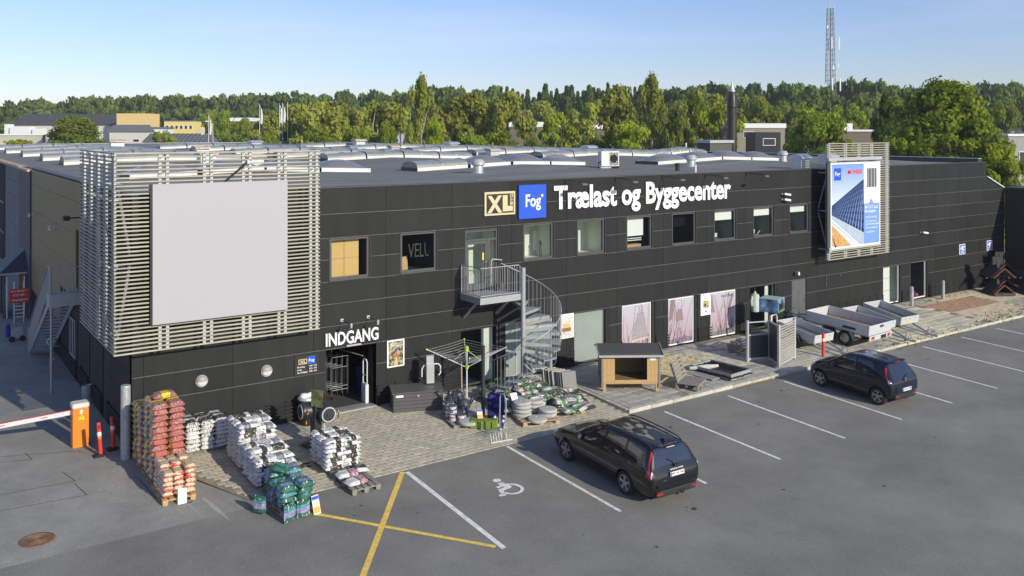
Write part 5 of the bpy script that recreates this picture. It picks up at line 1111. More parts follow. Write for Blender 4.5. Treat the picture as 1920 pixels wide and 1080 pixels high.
REDBAG = bands('red_bark_bag', [(0, (0.40, 0.095, 0.075)), (0.18, (0.25, 0.15, 0.11)), (0.32, (0.80, 0.56, 0.02)), (0.66, (0.25, 0.15, 0.12)), (0.84, (0.42, 0.095, 0.075))], 0, half=0.3, prints=[((0.58, 0.48, 0.40), 60, 0.58, (1, 2, 1), 0, 0.32), ((0.58, 0.48, 0.40), 60, 0.58, (1, 2, 1), 0.66, 1), ((0.06, 0.045, 0.04), 70, 0.58, (1, 1, 1), 0.0, 1)])
REDBAG2 = bands('red_bark_bag_b', [(0, (0.42, 0.10, 0.08)), (0.14, (0.80, 0.56, 0.02)), (0.34, (0.26, 0.15, 0.12)), (0.72, (0.24, 0.15, 0.12)), (0.86, (0.42, 0.10, 0.08))], 0, half=0.3, prints=[((0.56, 0.48, 0.42), 62, 0.58, (1, 2, 1), 0.34, 1), ((0.04, 0.033, 0.03), 70, 0.57, (1, 1, 1), 0.34, 1)])
CREAMBAG = bands('cream_red_bag', [(0, (0.52, 0.42, 0.27)), (0.16, (0.46, 0.05, 0.045)), (0.42, (0.50, 0.40, 0.26)), (0.60, (0.44, 0.055, 0.05)), (0.80, (0.52, 0.42, 0.27))], 2, half=0.11, prints=[((0.80, 0.70, 0.52), 22, 0.58, (2, 2, 3), 0.05, 0.95), ((0.58, 0.07, 0.06), 9, 0.6, (1, 1, 2), 0, 1)])
TXT = lambda lo, hi: ((0.03, 0.03, 0.03), 30, 0.57, (0.25, 3, 1), lo, hi)
WB1 = bands('white_soil_bag', [(0, (0.66, 0.66, 0.66)), (0.30, (0.02, 0.022, 0.02)), (0.52, (0.66, 0.66, 0.66))], 0, half=0.33, prints=[TXT(0.60, 0.88), ((0.28, 0.40, 0.08), 20, 0.62, (1, 1, 1), 0.30, 0.42), ((0.36, 0.17, 0.15), 34, 0.60, (1, 1, 1), 0.36, 0.52), TXT(0.08, 0.22)])
WB2 = bands('white_soil_bag_b', [(0, (0.66, 0.66, 0.66)), (0.50, (0.10, 0.14, 0.05)), (0.56, (0.22, 0.21, 0.27)), (0.80, (0.66, 0.66, 0.66))], 0, half=0.33, prints=[TXT(0.14, 0.42), ((0.36, 0.33, 0.44), 32, 0.52, (1, 1, 1), 0.56, 0.80), ((0.05, 0.07, 0.04), 36, 0.60, (1, 1, 1), 0.50, 0.80)])
WB3 = bands('dark_soil_bag', [(0, (0.65, 0.65, 0.64)), (0.24, (0.03, 0.03, 0.028)), (0.74, (0.64, 0.64, 0.63))], 0, half=0.33, prints=[((0.50, 0.48, 0.40), 40, 0.60, (1, 1, 1), 0.30, 0.7), ((0.32, 0.12, 0.10), 30, 0.62, (1, 1, 1), 0.40, 0.74), ((0.20, 0.34, 0.05), 20, 0.64, (1, 1, 1), 0.24, 0.45), TXT(0.80, 0.95)])
WB4 = bands('white_pink_bag', [(0, (0.68, 0.68, 0.68)), (0.48, (0.12, 0.12, 0.09)), (0.56, (0.46, 0.22, 0.29)), (0.84, (0.06, 0.07, 0.05))], 0, half=0.33, prints=[TXT(0.14, 0.42), ((0.60, 0.38, 0.43), 30, 0.5, (1, 1, 1), 0.56, 0.84), ((0.10, 0.12, 0.06), 32, 0.62, (1, 1, 1), 0.48, 0.84)])
GREENBAG = bands('green_soil_bag', [(0, (0.02, 0.11, 0.07)), (0.26, (0.06, 0.27, 0.33)), (0.40, (0.20, 0.22, 0.36)), (0.64, (0.025, 0.12, 0.085)), (0.86, (0.05, 0.24, 0.27))], 0, half=0.3, prints=[((0.72, 0.75, 0.72), 15, 0.60, (0.6, 3, 1), 0.05, 0.30), ((0.36, 0.30, 0.52), 16, 0.52, (1, 1, 1), 0.40, 0.66), ((0.66, 0.68, 0.66), 20, 0.62, (1, 3, 1), 0.66, 0.95), ((0.55, 0.35, 0.32), 24, 0.64, (1, 1, 1), 0.4, 0.66)])
GREENBAG2 = bands('green_plain_bag', [(0, (0.02, 0.11, 0.065)), (0.45, (0.06, 0.23, 0.26)), (0.75, (0.02, 0.10, 0.06))], 0, half=0.3, prints=[((0.68, 0.72, 0.68), 11, 0.64, (1, 3, 1), 0.5, 0.95), ((0.06, 0.32, 0.34), 8, 0.58, (1, 1, 1), 0, 1)])
MIXBAG = [bands('garden_bag_%d' % i, s_, 0, half=0.28, prints=p_) for i, (s_, p_) in enumerate([
    ([(0, (0.50, 0.50, 0.49)), (0.3, (0.03, 0.12, 0.04)), (0.55, (0.13, 0.22, 0.06)), (0.8, (0.03, 0.05, 0.03))], [((0.58, 0.58, 0.56), 24, 0.58, (1, 2, 1), 0, 1), ((0.02, 0.03, 0.02), 28, 0.56, (1, 1, 1), 0, 1)]),
    ([(0, (0.03, 0.03, 0.03)), (0.3, (0.52, 0.52, 0.51)), (0.62, (0.06, 0.20, 0.06)), (0.85, (0.50, 0.50, 0.49))], [((0.05, 0.05, 0.05), 32, 0.58, (0.6, 3, 1), 0.3, 0.62), ((0.24, 0.33, 0.08), 24, 0.6, (1, 1, 1), 0.5, 1)]),
    ([(0, (0.50, 0.50, 0.49)), (0.4, (0.33, 0.08, 0.08)), (0.6, (0.50, 0.50, 0.49)), (0.85, (0.04, 0.04, 0.04))], [((0.05, 0.05, 0.05), 30, 0.57, (0.6, 3, 1), 0, 0.4), ((0.60, 0.30, 0.32), 36, 0.56, (1, 1, 1), 0.4, 0.6)]),
    ([(0, (0.02, 0.05, 0.02)), (0.35, (0.04, 0.13, 0.06)), (0.7, (0.52, 0.52, 0.51))], [((0.70, 0.74, 0.66), 28, 0.6, (1, 2, 1), 0, 0.7), ((0.06, 0.06, 0.06), 30, 0.57, (0.6, 3, 1), 0.7, 1), ((0.3, 0.44, 0.05), 20, 0.62, (1, 1, 1), 0.2, 0.7)])])]
def variants(base, lx, ly, h, mats, n=2): return [sack_mesh(base, lx, ly, h, m, 31 * i + k) for i, m in enumerate(mats) for k in range(n)]
sk = random.Random(9)
def sack(mesh, loc, rot, label, group, cat='sack', name='sack', tilt=(0, 0)):
    o = link(name, mesh); o.location = loc; o.rotation_euler = (tilt[0], tilt[1], rot); return tag(o, label, cat, group)
def stack(x0, x1, y0, y1, z0, layers, nx, ny, meshes, label, group, h, along='y', jit=0.012, skip=None, name='sack'):
    """sacks laid in layers over a rectangle; a layer only keeps those that can be seen"""
    dx, dy = (x1 - x0) / nx, (y1 - y0) / ny; back = MB(); bm_ = []
    for l in range(layers):
        for i in range(nx):
            for j in range(ny):
                if skip and skip(l, i, j): continue
                rot = (R(90) if along == 'y' else 0) + (math.pi if sk.random() < 0.5 else 0) + sk.uniform(-0.05, 0.05); me = sk.choice(meshes)
                p = (x0 + dx * (i + 0.5) + sk.uniform(-jit, jit), y0 + dy * (j + 0.5) + sk.uniform(-jit, jit), z0 + l * h * 0.97 + sk.uniform(-0.004, 0.004)); tl = (GT + sk.uniform(-0.02, 0.02), sk.uniform(-0.02, 0.02))
                if i == 0 or j == 0 or l == layers - 1: sack(me, p, rot, label, group, name=name, tilt=tl)
                else:
                    back.M = Matrix.LocRotScale(Vector(p), Matrix.Rotation(rot, 3, 'Z'), Vector((1, 1, 1))); k = me.materials[0]
                    if k not in bm_: bm_.append(k)
                    back.add([v.co for v in me.vertices], [tuple(q.vertices) for q in me.polygons], bm_.index(k))
    back.M = None
    if back.v: o = single(back, 'stacked_sacks', bm_, 'rear sacks filling the ' + group.split(' in the ')[-1], 'sacks', smooth=True); o['kind'] = 'stuff'
# red and cream stacks by the corner
make_pallet(WOODNEW, (0.38, -3.02, gz(0.4, -3.0)), (GT, 0, 0), 'new pine pallet under the low stack of cream and red sacks', L=1.1)
make_pallet(PALLETW, (0.38, -1.92, gz(0.4, -1.9)), (GT, 0, 0), 'pallet under the nearer tall stack of red sacks'); make_pallet(PALLETW, (0.38, -0.75, gz(0.4, -0.75)), (GT, 0, 0), 'pallet under the farther stack of red sacks by the bollard')
cream = variants('fuel_sack', 0.40, 0.275, 0.125, [CREAMBAG], 3)
stack(0.0, 0.80, -3.52, -2.52, gz(0.4, -3.0) + 0.155, 6, 3, 3, cream, 'cream sack with red print in the low front stack', 'cream and red sacks in the low front stack', 0.122, 'y', name='sack', skip=lambda l, i, j: l == 5 and ((i == 1 and j == 0) or (i == 2 and j == 1) or (i == 0 and j == 0)))
redm = variants('bark_sack', 0.60, 0.42, 0.165, [REDBAG, REDBAG2], 2)
stack(-0.02, 0.82, -2.50, -1.34, gz(0.4, -1.9) + 0.15, 13, 2, 2, redm, 'red and yellow bark sack in the nearer tall stack', 'red bark sacks in the nearer tall stack', 0.157, 'x' if False else 'y')
stack(0.03, 0.80, -2.3, -1.5, gz(0.4, -1.9) + 0.15 + 13 * 0.152, 1, 1, 1, redm, 'red and yellow bark sack lying on top of the tallest stack', 'topmost bark sacks', 0.157, 'x')
stack(-0.05, 0.80, -1.30, -0.14, gz(0.4, -0.75) + 0.15, 10, 2, 2, redm, 'red bark sack in the farther stack beside the round bollard', 'red bark sacks in the farther stack', 0.157, 'y')
nb = thing('paper_notice', 'blank white paper leaning on the new pallet with cream sacks', 'notice', (0.42, -3.62, gz(0.4, -3.6))); part(MB().bar((0, -0.05, 0.0), (0.02, 0.03, 0.36), 0.21, 0.01, up=(0, 1, 0)), 'sheet', SIGNW, nb); part(MB().tube([(-0.1, -0.08, 0.01), (0.2, -0.1, 0.01), (0.26, -0.02, 0.02)], 0.006, 5), 'strap', RUBBER, nb)
# white and black stack along the wall
make_pallet(PALLETG, (1.85, -0.52, gz(1.8, -0.5)), (0, 0, R(82)), 'grey pallet under the black and white sacks along the wall')
wbm = variants('soil_sack', 0.60, 0.40, 0.125, [WB1, WB3], 2); wbt = variants('soil_sack', 0.62, 0.40, 0.125, [WB2, WB1], 2)
stack(1.22, 2.42, -0.92, -0.12, gz(1.8, -0.5) + 0.15, 7, 3, 2, wbm, 'black and white soil sack in the stack along the low wall', 'soil sacks in the stack along the wall', 0.118, 'y')
# the middle row: a tall stack behind, a lower one before it
make_pallet(PALLETG, (2.66, -2.15, gz(2.6, -2.2)), (GT, 0, 0), 'grey pallet under the taller middle stack of soil sacks'); make_pallet(PALLETG, (2.66, -3.55, gz(2.6, -3.5)), (GT, 0, 0), 'grey pallet under the lower middle stack of soil sacks')
stack(2.22, 3.10, -2.78, -1.55, gz(2.6, -2.2) + 0.15, 10, 2, 3, wbm + wbt, 'white soil sack in the taller middle stack', 'soil sacks in the taller middle stack', 0.115, 'x', skip=lambda l, i, j: l == 9 and i == 1 and j == 0)
stack(2.20, 3.10, -4.16, -2.92, gz(2.6, -3.5) + 0.15, 7, 2, 3, wbm + wbt, 'white soil sack in the lower middle stack', 'soil sacks in the lower middle stack', 0.115, 'x', skip=lambda l, i, j: l == 6 and j == 0)
# green sacks in front
make_pallet(PALLETW, (2.58, -5.12, gz(2.6, -5.1)), (GT, 0, R(4)), 'pallet under the stack of green sacks')
grm = variants('green_sack', 0.52, 0.44, 0.15, [GREENBAG, GREENBAG2], 2)
stack(2.16, 3.06, -5.70, -4.50, gz(2.6, -5.1) + 0.15, 4, 2, 3, grm, 'green and blue soil sack in the front stack', 'green sacks in the front stack', 0.14, 'y', jit=0.03)
stack(2.2, 3.0, -5.05, -4.5, gz(2.6, -5.1) + 0.15 + 4 * 0.136, 1, 2, 1, grm, 'green sack in the raised top layer of the green stack', 'green sacks of the top layer', 0.14, 'y', jit=0.03)
sack(grm[2], (2.42, -4.95, gz(2.5, -5) + 0.15 + 0.69), R(60), 'green sack lying slanted on the very top of the green stack', None, tilt=(0.25, 0.1))
for (x, y, rz, lab, me) in ((2.28, -5.93, 0.15, 'green sack with red flowers propped against the pallet front, left one', grm[0]), (2.66, -5.87, -0.1, 'green sack with white band propped against the pallet front, right one', grm[1]), (1.90, -5.15, R(-75), 'small green and white sack standing alone left of the green stack', grm[0])):
    o = link('sack', me); o.location = (x, y, gz(x, y) + 0.22); o.rotation_euler = (R(72), R(90), rz); o.scale = (0.85, 0.85, 0.9); tag(o, lab, 'sack')
ot = thing('offer_card', 'blue and orange price card leaning on the green sacks', 'sign', (3.0, -5.86, gz(3, -5.86)), R(12)); CARDM = mat('price_card', (0.78, 0.68, 0.50), 0.5, var=0.05)
part(MB().bar((0, -0.1, 0.0), (0, 0.03, 0.42), 0.20, 0.012, up=(0, 1, 0)), 'card', CARDM, ot); part(MB().bar((0, 0.001, 0.32), (0, 0.024, 0.40), 0.19, 0.016, up=(0, 1, 0)), 'blue_band', BLUE, ot); part(MB().bar((0, -0.096, 0.03), (0, -0.052, 0.16), 0.17, 0.018, up=(0, 1, 0)), 'orange_band', mat('print_orange', (0.75, 0.36, 0.07), 0.5, var=0.1), ot)
# right stack and the half empty pallet
make_pallet(PALLETG, (4.53, -3.62, gz(4.5, -3.6)), (GT, 0, 0), 'grey pallet under the right stack of black and white sacks'); make_pallet(PALLETG, (4.54, -4.90, gz(4.5, -4.9)), (GT, 0, R(1)), 'half empty grey pallet with two flat sacks')
stack(4.08, 4.96, -4.22, -2.98, gz(4.5, -3.6) + 0.15, 7, 2, 3, wbm + [wbt[2]], 'black and white soil sack in the right stack beside the paving', 'soil sacks in the right stack', 0.115, 'x')
pkm = variants('soil_sack', 0.62, 0.42, 0.12, [WB4], 2)
sack(pkm[0], (4.42, -5.16, gz(4.4, -5.1) + 0.15), R(8), 'white sack with pink flowers on the half empty pallet, front one', None, tilt=(GT, 0)); sack(pkm[1], (4.42, -4.62, gz(4.4, -4.6) + 0.15), R(-4), 'white sack with pink flowers on the half empty pallet, rear one', None, tilt=(GT, 0)); sack(wbm[2], (4.85, -4.50, gz(4.8, -4.5) + 0.15), R(75), 'dark sack at the rear right of the half empty pallet', None, tilt=(GT, 0.1))
DIRT = mat('spilled_soil', (0.10, 0.055, 0.025), 0.95, var=0.3); m = MB()
for i in range(26): a = sk.uniform(0, 6.28); r1 = abs(sk.gauss(0, 0.25)); s_ = sk.uniform(0.02, 0.09); x, y = 3.72 + 1.2 * r1 * math.cos(a), -3.2 + 0.7 * r1 * math.sin(a); m.add([(x + s_ * math.cos(t), y + s_ * 0.7 * math.sin(t), pz(x, y) + 0.006) for t in (0, 1, 2, 3, 4, 5)], [tuple(range(6))])
o = struct(m, 'spilled_soil', DIRT); o['kind'] = 'stuff'
# ------------------------------------------------------------------ hose reel display, bin, storage box
hz = gz(4.55, -2.2)
make_pallet(PALLETG, (4.62, -2.15, hz), (GT, 0, R(20)), 'small dark pallet carrying the hose reel display post', L=0.9, W=0.7)
HB = mat('hose_reel_black', (0.030, 0.032, 0.036), 0.4, var=0.15); RW = mat('reel_ring', (0.40, 0.42, 0.44), 0.4, var=0.05)
hs = thing('hose_reel_display', 'black display post with two round hose reels and a picture board', 'display', (4.55, -2.15, hz + 0.145), R(20))
part(MB().box(-0.13, 0.13, -0.10, 0.10, 0, 1.18), 'post', HB, hs); part(MB().box(-0.3, 0.3, -0.26, 0.26, 0, 0.03), 'foot_plate', HB, hs)
def reel(x, y, z, rx, rr_, nm='hose_reel'):
    M_ = Matrix.Translation((x, y, z)) @ Matrix.Rotation(rx, 4, 'Z'); a = MB(M_); a.lathe([(0.10, -0.17), (rr_ - 0.03, -0.17), (rr_, -0.13), (rr_, 0.12), (rr_ - 0.05, 0.16), (0.06, 0.16)], (0, 0, 0), 24, 'y'); r_ = part(a, nm, HB, hs, smooth=True)
    a = MB(M_); a.lathe([(rr_ - 0.07, -0.182), (rr_ - 0.032, -0.182), (rr_ - 0.032, -0.165), (rr_ - 0.07, -0.165)], (0, 0, 0), 28, 'y', cap=False); part(a, 'ring', RW, r_, smooth=True); a = MB(M_); a.box(-0.05, 0.05, -0.20, -0.17, -0.05, 0.05); a.tube([(rr_ - 0.02, -0.05, 0.1), (rr_ + 0.10, -0.08, 0.02), (rr_ + 0.06, -0.1, -0.2)], 0.015, 6); part(a, 'handle', HB, r_)
    a = MB(M_); a.tube([(rr_ + 0.06, -0.1, -0.18), (rr_ + 0.05, -0.1, -0.28)], 0.018, 6); a.box(rr_ + 0.06, rr_ + 0.10, -0.1, -0.05, 0.0, 0.04); part(a, 'nozzle', ORANGE, r_)
reel(0.14, -0.28, 0.92, R(-20), 0.25); reel(-0.14, 0.26, 0.95, R(-112), 0.24)
m = MB(); m.bar((-0.08, -0.12, 1.12), (-0.10, -0.16, 1.62), 0.36, 0.03, up=(0.9, 0.35, 0)); bd = part(m, 'picture_board', photo_mat('garden_print', [(0.10, 0.02, 0.02), (0.08, 0.10, 0.03), (0.16, 0.17, 0.08), (0.07, 0.12, 0.03)], 4, 2.0), hs)
part(MB().tube([(0.2, -0.05, 0.6), (0.28, -0.1, 0.35), (0.22, -0.1, 0.1), (0.3, -0.14, 0.02)], 0.014, 6).tube([(0.3, 0.02, 0.62), (0.36, -0.02, 0.3), (0.3, -0.06, 0.03)], 0.012, 6), 'hose', mat('hose_grey', (0.55, 0.56, 0.57), 0.4), hs)
bn_ = thing('litter_bin', 'dark litter bin with white filled top by the wall at the entrance', 'bin', (4.98, -0.38, pz(5, -0.38)))
part(MB().lathe([(0.22, 0), (0.24, 0.05), (0.25, 0.72), (0.22, 0.74)], (0, 0, 0), 20), 'body', BLACK, bn_, smooth=True); part(MB().lathe([(0.26, 0.74), (0.29, 0.78), (0.27, 0.83), (0.0, 0.83)], (0, 0, 0), 20), 'rim', ALU, bn_, smooth=True); part(MB().lathe([(0.14, 0.83), (0.15, 0.87), (0.10, 0.93), (0.0, 0.95)], (-0.08, 0.0, 0), 12).lathe([(0.10, 0.83), (0.11, 0.86), (0.06, 0.92), (0.0, 0.93)], (0.12, 0.05, 0), 10), 'rubbish_bag', SIGNW, bn_, smooth=True)
BOXG = mat('box_grey', (0.085, 0.084, 0.08), 0.55, var=0.12, scale=4)
bx = thing('storage_box', 'dark grey lidded outdoor storage box right of the entrance', 'storage box', (8.56, -0.82, pz(8.5, -1.0) - 0.02), R(-20))
part(MB().box(-0.80, 0.80, -0.36, 0.36, 0.02, 0.60), 'body', BOXG, bx)
pk_ = MB().bbox(-0.805, 0.805, -0.385, -0.36, 0, 0.108, 0.008).mesh('plank', BOXG); pk2 = MB().bbox(-0.822, -0.80, -0.36, 0.36, 0, 0.108, 0.008).mesh('plank', BOXG)
for i in range(5): o = link('plank', pk_, bx); o.location = (0, 0, 0.02 + i * 0.115); o = link('plank', pk2, bx); o.location = (0, 0, 0.02 + i * 0.115)
m = MB(); m.poly([(-0.85, -0.42, 0.61), (-0.85, 0.40, 0.61), (-0.85, 0.40, 0.71), (-0.85, -0.42, 0.66)], (1.70, 0, 0)); part(m, 'lid', BOXG, bx)
part(MB().box(-0.72, -0.48, -0.392, -0.386, 0.50, 0.57), 'label_plate', SIGNW, bx); part(MB().lathe([(0.03, -0.41), (0.035, -0.385)], (0.0, 0, 0.52), 12, 'y'), 'lock', ALU, bx); part(MB().lathe([(0.025, -0.41), (0.03, -0.385)], (0.70, 0, 0.50), 12, 'y'), 'latch', ALU, bx)
hd = thing('hand_gel_stand', 'white metal dispenser stand with a curved handle behind the storage box', 'dispenser', (9.10, -0.75, pz(9.1, -0.75) + 0.69), R(-20))
part(MB().bbox(-0.13, 0.13, -0.10, 0.10, 0.0, 0.62, 0.01), 'column', mat('dispenser_metal', (0.55, 0.56, 0.56), 0.35, metal=0.4, var=0.1), hd); part(MB().box(-0.12, 0.12, -0.04, 0.09, 0.62, 0.90), 'back_plate', ALU, hd); part(MB().tube([(0.13, 0.05, 0.60), (0.28, 0.05, 0.60), (0.36, 0.05, 0.52), (0.36, 0.05, 0.30), (0.30, 0.05, 0.22)], 0.025, 8).tube([(-0.13, 0.05, 0.56), (-0.2, 0.05, 0.56), (-0.26, 0.05, 0.46), (-0.26, 0.05, 0.2)], 0.025, 8), 'handle', WHITE, hd, smooth=True)
# small trolleys, crates and gate inside the entrance
tr = thing('platform_trolleys', 'row of nested steel shopping trolleys inside the open entrance', 'trolleys', (6.85, 1.3, 0.012))
for k in range(6):
    y = 0.0 + k * 0.22; x = -0.05 - k * 0.10; m = MB()
    for sx in (-0.26, 0.30): m.tube([(x + sx, y, 0.10), (x + sx, y, 1.42)], 0.014, 6); m.tube([(x + sx, y + 0.1, 0.10), (x + sx, y + 0.1, 1.3)], 0.010, 5)
    for z in (0.30, 0.42, 1.05, 1.40): m.tube([(x - 0.26, y, z), (x + 0.30, y, z)], 0.012, 6)
    for i in range(9): m.tube([(x - 0.20 + i * 0.055, y, 0.42), (x - 0.20 + i * 0.055, y, 1.05)], 0.005, 4)
    tk = part(m, 'trolley_frame', STEEL, tr)
    for sx in (-0.26, 0.30): part(MB().lathe([(0.055, -0.015), (0.055, 0.015)], (x + sx, y, 0.055), 10, 'x'), 'castor', RUBBER, tk)
cr_ = thing('blue_baskets', 'stack of dark blue shopping baskets inside the entrance', 'baskets', (7.62, 1.25, 0.012))
for k in range(7): part(MB().lathe([(0.20, 0), (0.25, 0.14), (0.24, 0.14)], (0, 0, k * 0.145), 8), 'basket', mat('basket_blue', (0.006, 0.010, 0.10), 0.4, var=0.1) if k == 0 else MATS['basket_blue'], cr_)
sgt = thing('security_gate', 'white security gate at the right side of the open entrance', 'security gate', (7.33, 0.45, 0.012)); m = MB(); m.bbox(-0.06, 0.06, -0.16, 0.16, 0, 0.62, 0.01); part(m, 'base', WHITE, sgt)
m = MB(); m.tube([(0, -0.15, 0.6), (0, -0.15, 1.35), (0, -0.08, 1.42), (0, 0.08, 1.42), (0, 0.15, 1.35), (0, 0.15, 0.6)], 0.022, 8); m.tube([(0, -0.15, 0.9), (0, 0.15, 0.9)], 0.015, 6); part(m, 'frame', WHITE, sgt); rl = thing('handrail', 'steel rail on a post along the lobby of the entrance', 'handrail', (6.9, 2.2, 0.012)); part(MB().tube([(0, 0, 0), (0, 0, 1.55)], 0.02, 8).tube([(-0.5, 1.6, 1.6), (0, 0, 1.55), (0.42, -1.6, 1.50)], 0.02, 8), 'rail', ALU, rl)
# rotary clothes dryer over a pallet of watering cans
dx_, dy_ = 10.25, -1.2; dz_ = pz(dx_, dy_)
rd = thing('rotary_clothes_dryer', 'open rotary clothes dryer with green fittings beside the dark pole', 'clothes dryer', (dx_, dy_, dz_), 0.6067 * -1)
LIME = mat('lime_plastic', (0.40, 0.62, 0.03), 0.4, var=0); HUB, RISE, RAD = 1.16, 0.62, 1.32
part(MB().tube([(0, 0, 0), (0, 0, 1.82)], 0.026, 10), 'pole', WHITE, rd, smooth=True)
tips = []
for a in range(4):
    ca, sa = math.cos(a * math.pi / 2 + 0.12), math.sin(a * math.pi / 2 + 0.12); tip = Vector((RAD * ca, RAD * sa, HUB + RISE)); tips.append((ca, sa))
    part(MB().tube([(0.03 * ca, 0.03 * sa, HUB), tuple(tip)], 0.016, 8), 'arm', ALU, rd); part(MB().tube([tuple(tip - Vector((0.04 * ca, 0.04 * sa, 0.02))), tuple(tip + Vector((0.03 * ca, 0.03 * sa, 0.014)))], 0.028, 8), 'arm_cap', LIME, rd); part(MB().tube([(0.0, 0.0, HUB + 0.58), (0.45 * ca, 0.45 * sa, HUB + RISE * 0.45 / RAD * 1.0)], 0.008, 5), 'strut', WHITE, rd)
m = MB()
for k in range(7):
    f_ = 0.42 + k * 0.095
    for a in range(4): (c0, s0), (c1, s1) = tips[a], tips[(a + 1) % 4]; m.tube([(RAD * f_ * c0, RAD * f_ * s0, HUB + RISE * f_), (RAD * f_ * (c0 + c1) / 2, RAD * f_ * (s0 + s1) / 2, HUB + RISE * f_ - 0.02), (RAD * f_ * c1, RAD * f_ * s1, HUB + RISE * f_)], 0.0045, 4)
part(m, 'washing_line', mat('line_grey', (0.5, 0.5, 0.5), 0.5), rd); part(MB().lathe([(0.05, HUB - 0.06), (0.07, HUB), (0.05, HUB + 0.08)], (0, 0, 0), 12).lathe([(0.03, 1.66), (0.075, 1.70), (0.06, 1.78), (0.07, 1.82), (0.03, 1.86)], (0, 0, 0), 12), 'green_hub', LIME, rd, smooth=True)
part(MB().lathe([(0.26, 0), (0.28, 0.03), (0.26, 0.07), (0.0, 0.08)], (0, 0, 0), 20), 'foot', CONC, rd)
tool = single(MB().tube([(0, 0, 0), (0.0, 0.02, 1.45)], 0.02, 8), 'broom_handle', mat('broom_wood', (0.48, 0.36, 0.26), 0.7), 'light wooden broom handle standing among the watering cans', 'broom', loc=(9.72, -1.75, pz(9.7, -1.75) + 0.1), smooth=True)
make_pallet(PALLETG, (9.15, -2.45, gz(9.1, -2.4)), (GT, 0, R(-8)), 'old pallet under the dark watering cans and paint tubs')
CAN = mat('watering_can', (0.045, 0.052, 0.066), 0.4, var=0.12)
can0 = None; cg = 'dark watering cans heaped on the pallet'
for i, (x, y, z, rz, lab) in enumerate(((9.30, -2.25, 0.15, 20, 'dark grey watering can low in the heap, nearest the pole'), (9.42, -2.0, 0.52, 140, 'dark grey watering can at the very top of the heap'), (9.12, -2.05, 0.46, 75, 'dark grey watering can upper left in the heap'), (9.36, -2.5, 0.40, -30, 'dark grey watering can front right in the heap'), (9.20, -2.55, 0.15, 110, 'dark grey watering can lowest at the front of the heap'), (9.52, -2.15, 0.28, 10, 'dark grey watering can right rear in the heap'))):
    zz = gz(x, y) + z
    if can0 is None:
        c = thing('watering_can', lab, 'watering can', (x, y, zz), R(rz), cg); can0 = c; c.scale = (1.3, 1.3, 1.2)
        part(MB().lathe([(0.13, 0), (0.15, 0.03), (0.14, 0.20), (0.10, 0.25), (0.06, 0.26)], (0, 0, 0), 16), 'body', CAN, c, smooth=True); part(MB().tube([(0.12, 0, 0.06), (0.26, 0, 0.20), (0.32, 0, 0.28)], [0.03, 0.02, 0.018], 8).lathe([(0.02, 0.27), (0.05, 0.30)], (0.33, 0, 0), 10), 'spout', CAN, c, smooth=True); part(MB().tube([(0.05, 0, 0.25), (-0.02, 0, 0.36), (-0.14, 0, 0.33), (-0.17, 0, 0.2), (-0.14, 0, 0.08)], 0.016, 7), 'handle', CAN, c, smooth=True)
    else: dup(can0, (x, y, zz), (R(12 * (-1) ** i), R(9 * (i % 3 - 1)), R(rz)), lab)
tub0 = None; TUB = bands('paint_tub', [(0, (0.07, 0.08, 0.10)), (0.3, (0.55, 0.56, 0.58)), (0.7, (0.45, 0.10, 0.08)), (0.8, (0.60, 0.62, 0.66))], 2, half=0.22, prints=[((0.1, 0.12, 0.16), 14, 0.55, (1, 1, 1), 0.3, 1)])
for i, (x, y, z, lab) in enumerate(((8.92, -2.55, 0.145, 'printed tub at the front left of the watering cans'), (8.90, -2.55, 0.385, 'upper printed tub standing on the front left tub'), (8.98, -2.20, 0.145, 'printed tub behind, lower of two at the back left'), (8.98, -2.22, 0.385, 'printed tub behind, upper of two at the back left'), (9.08, -2.78, 0.145, 'printed tub at the front corner beside the grey disc'), (9.1, -1.95, 0.40, 'printed tub farthest back in the pile'))):
    zz = gz(x, y) + z
    if tub0 is None:
        c = thing('paint_tub', lab, 'tub', (x, y, zz), 0, 'printed tubs on the pallet'); tub0 = c; part(MB().lathe([(0.125, 0), (0.14, 0.20), (0.14, 0.21)], (0, 0, 0), 16), 'tub', TUB, c); part(MB().lathe([(0.145, 0.21), (0.145, 0.235), (0.0, 0.24)], (0, 0, 0), 16), 'lid', mat('tub_lid', (0.10, 0.11, 0.13), 0.4), c)
    else: dup(tub0, (x, y, zz), R(i * 40), lab)
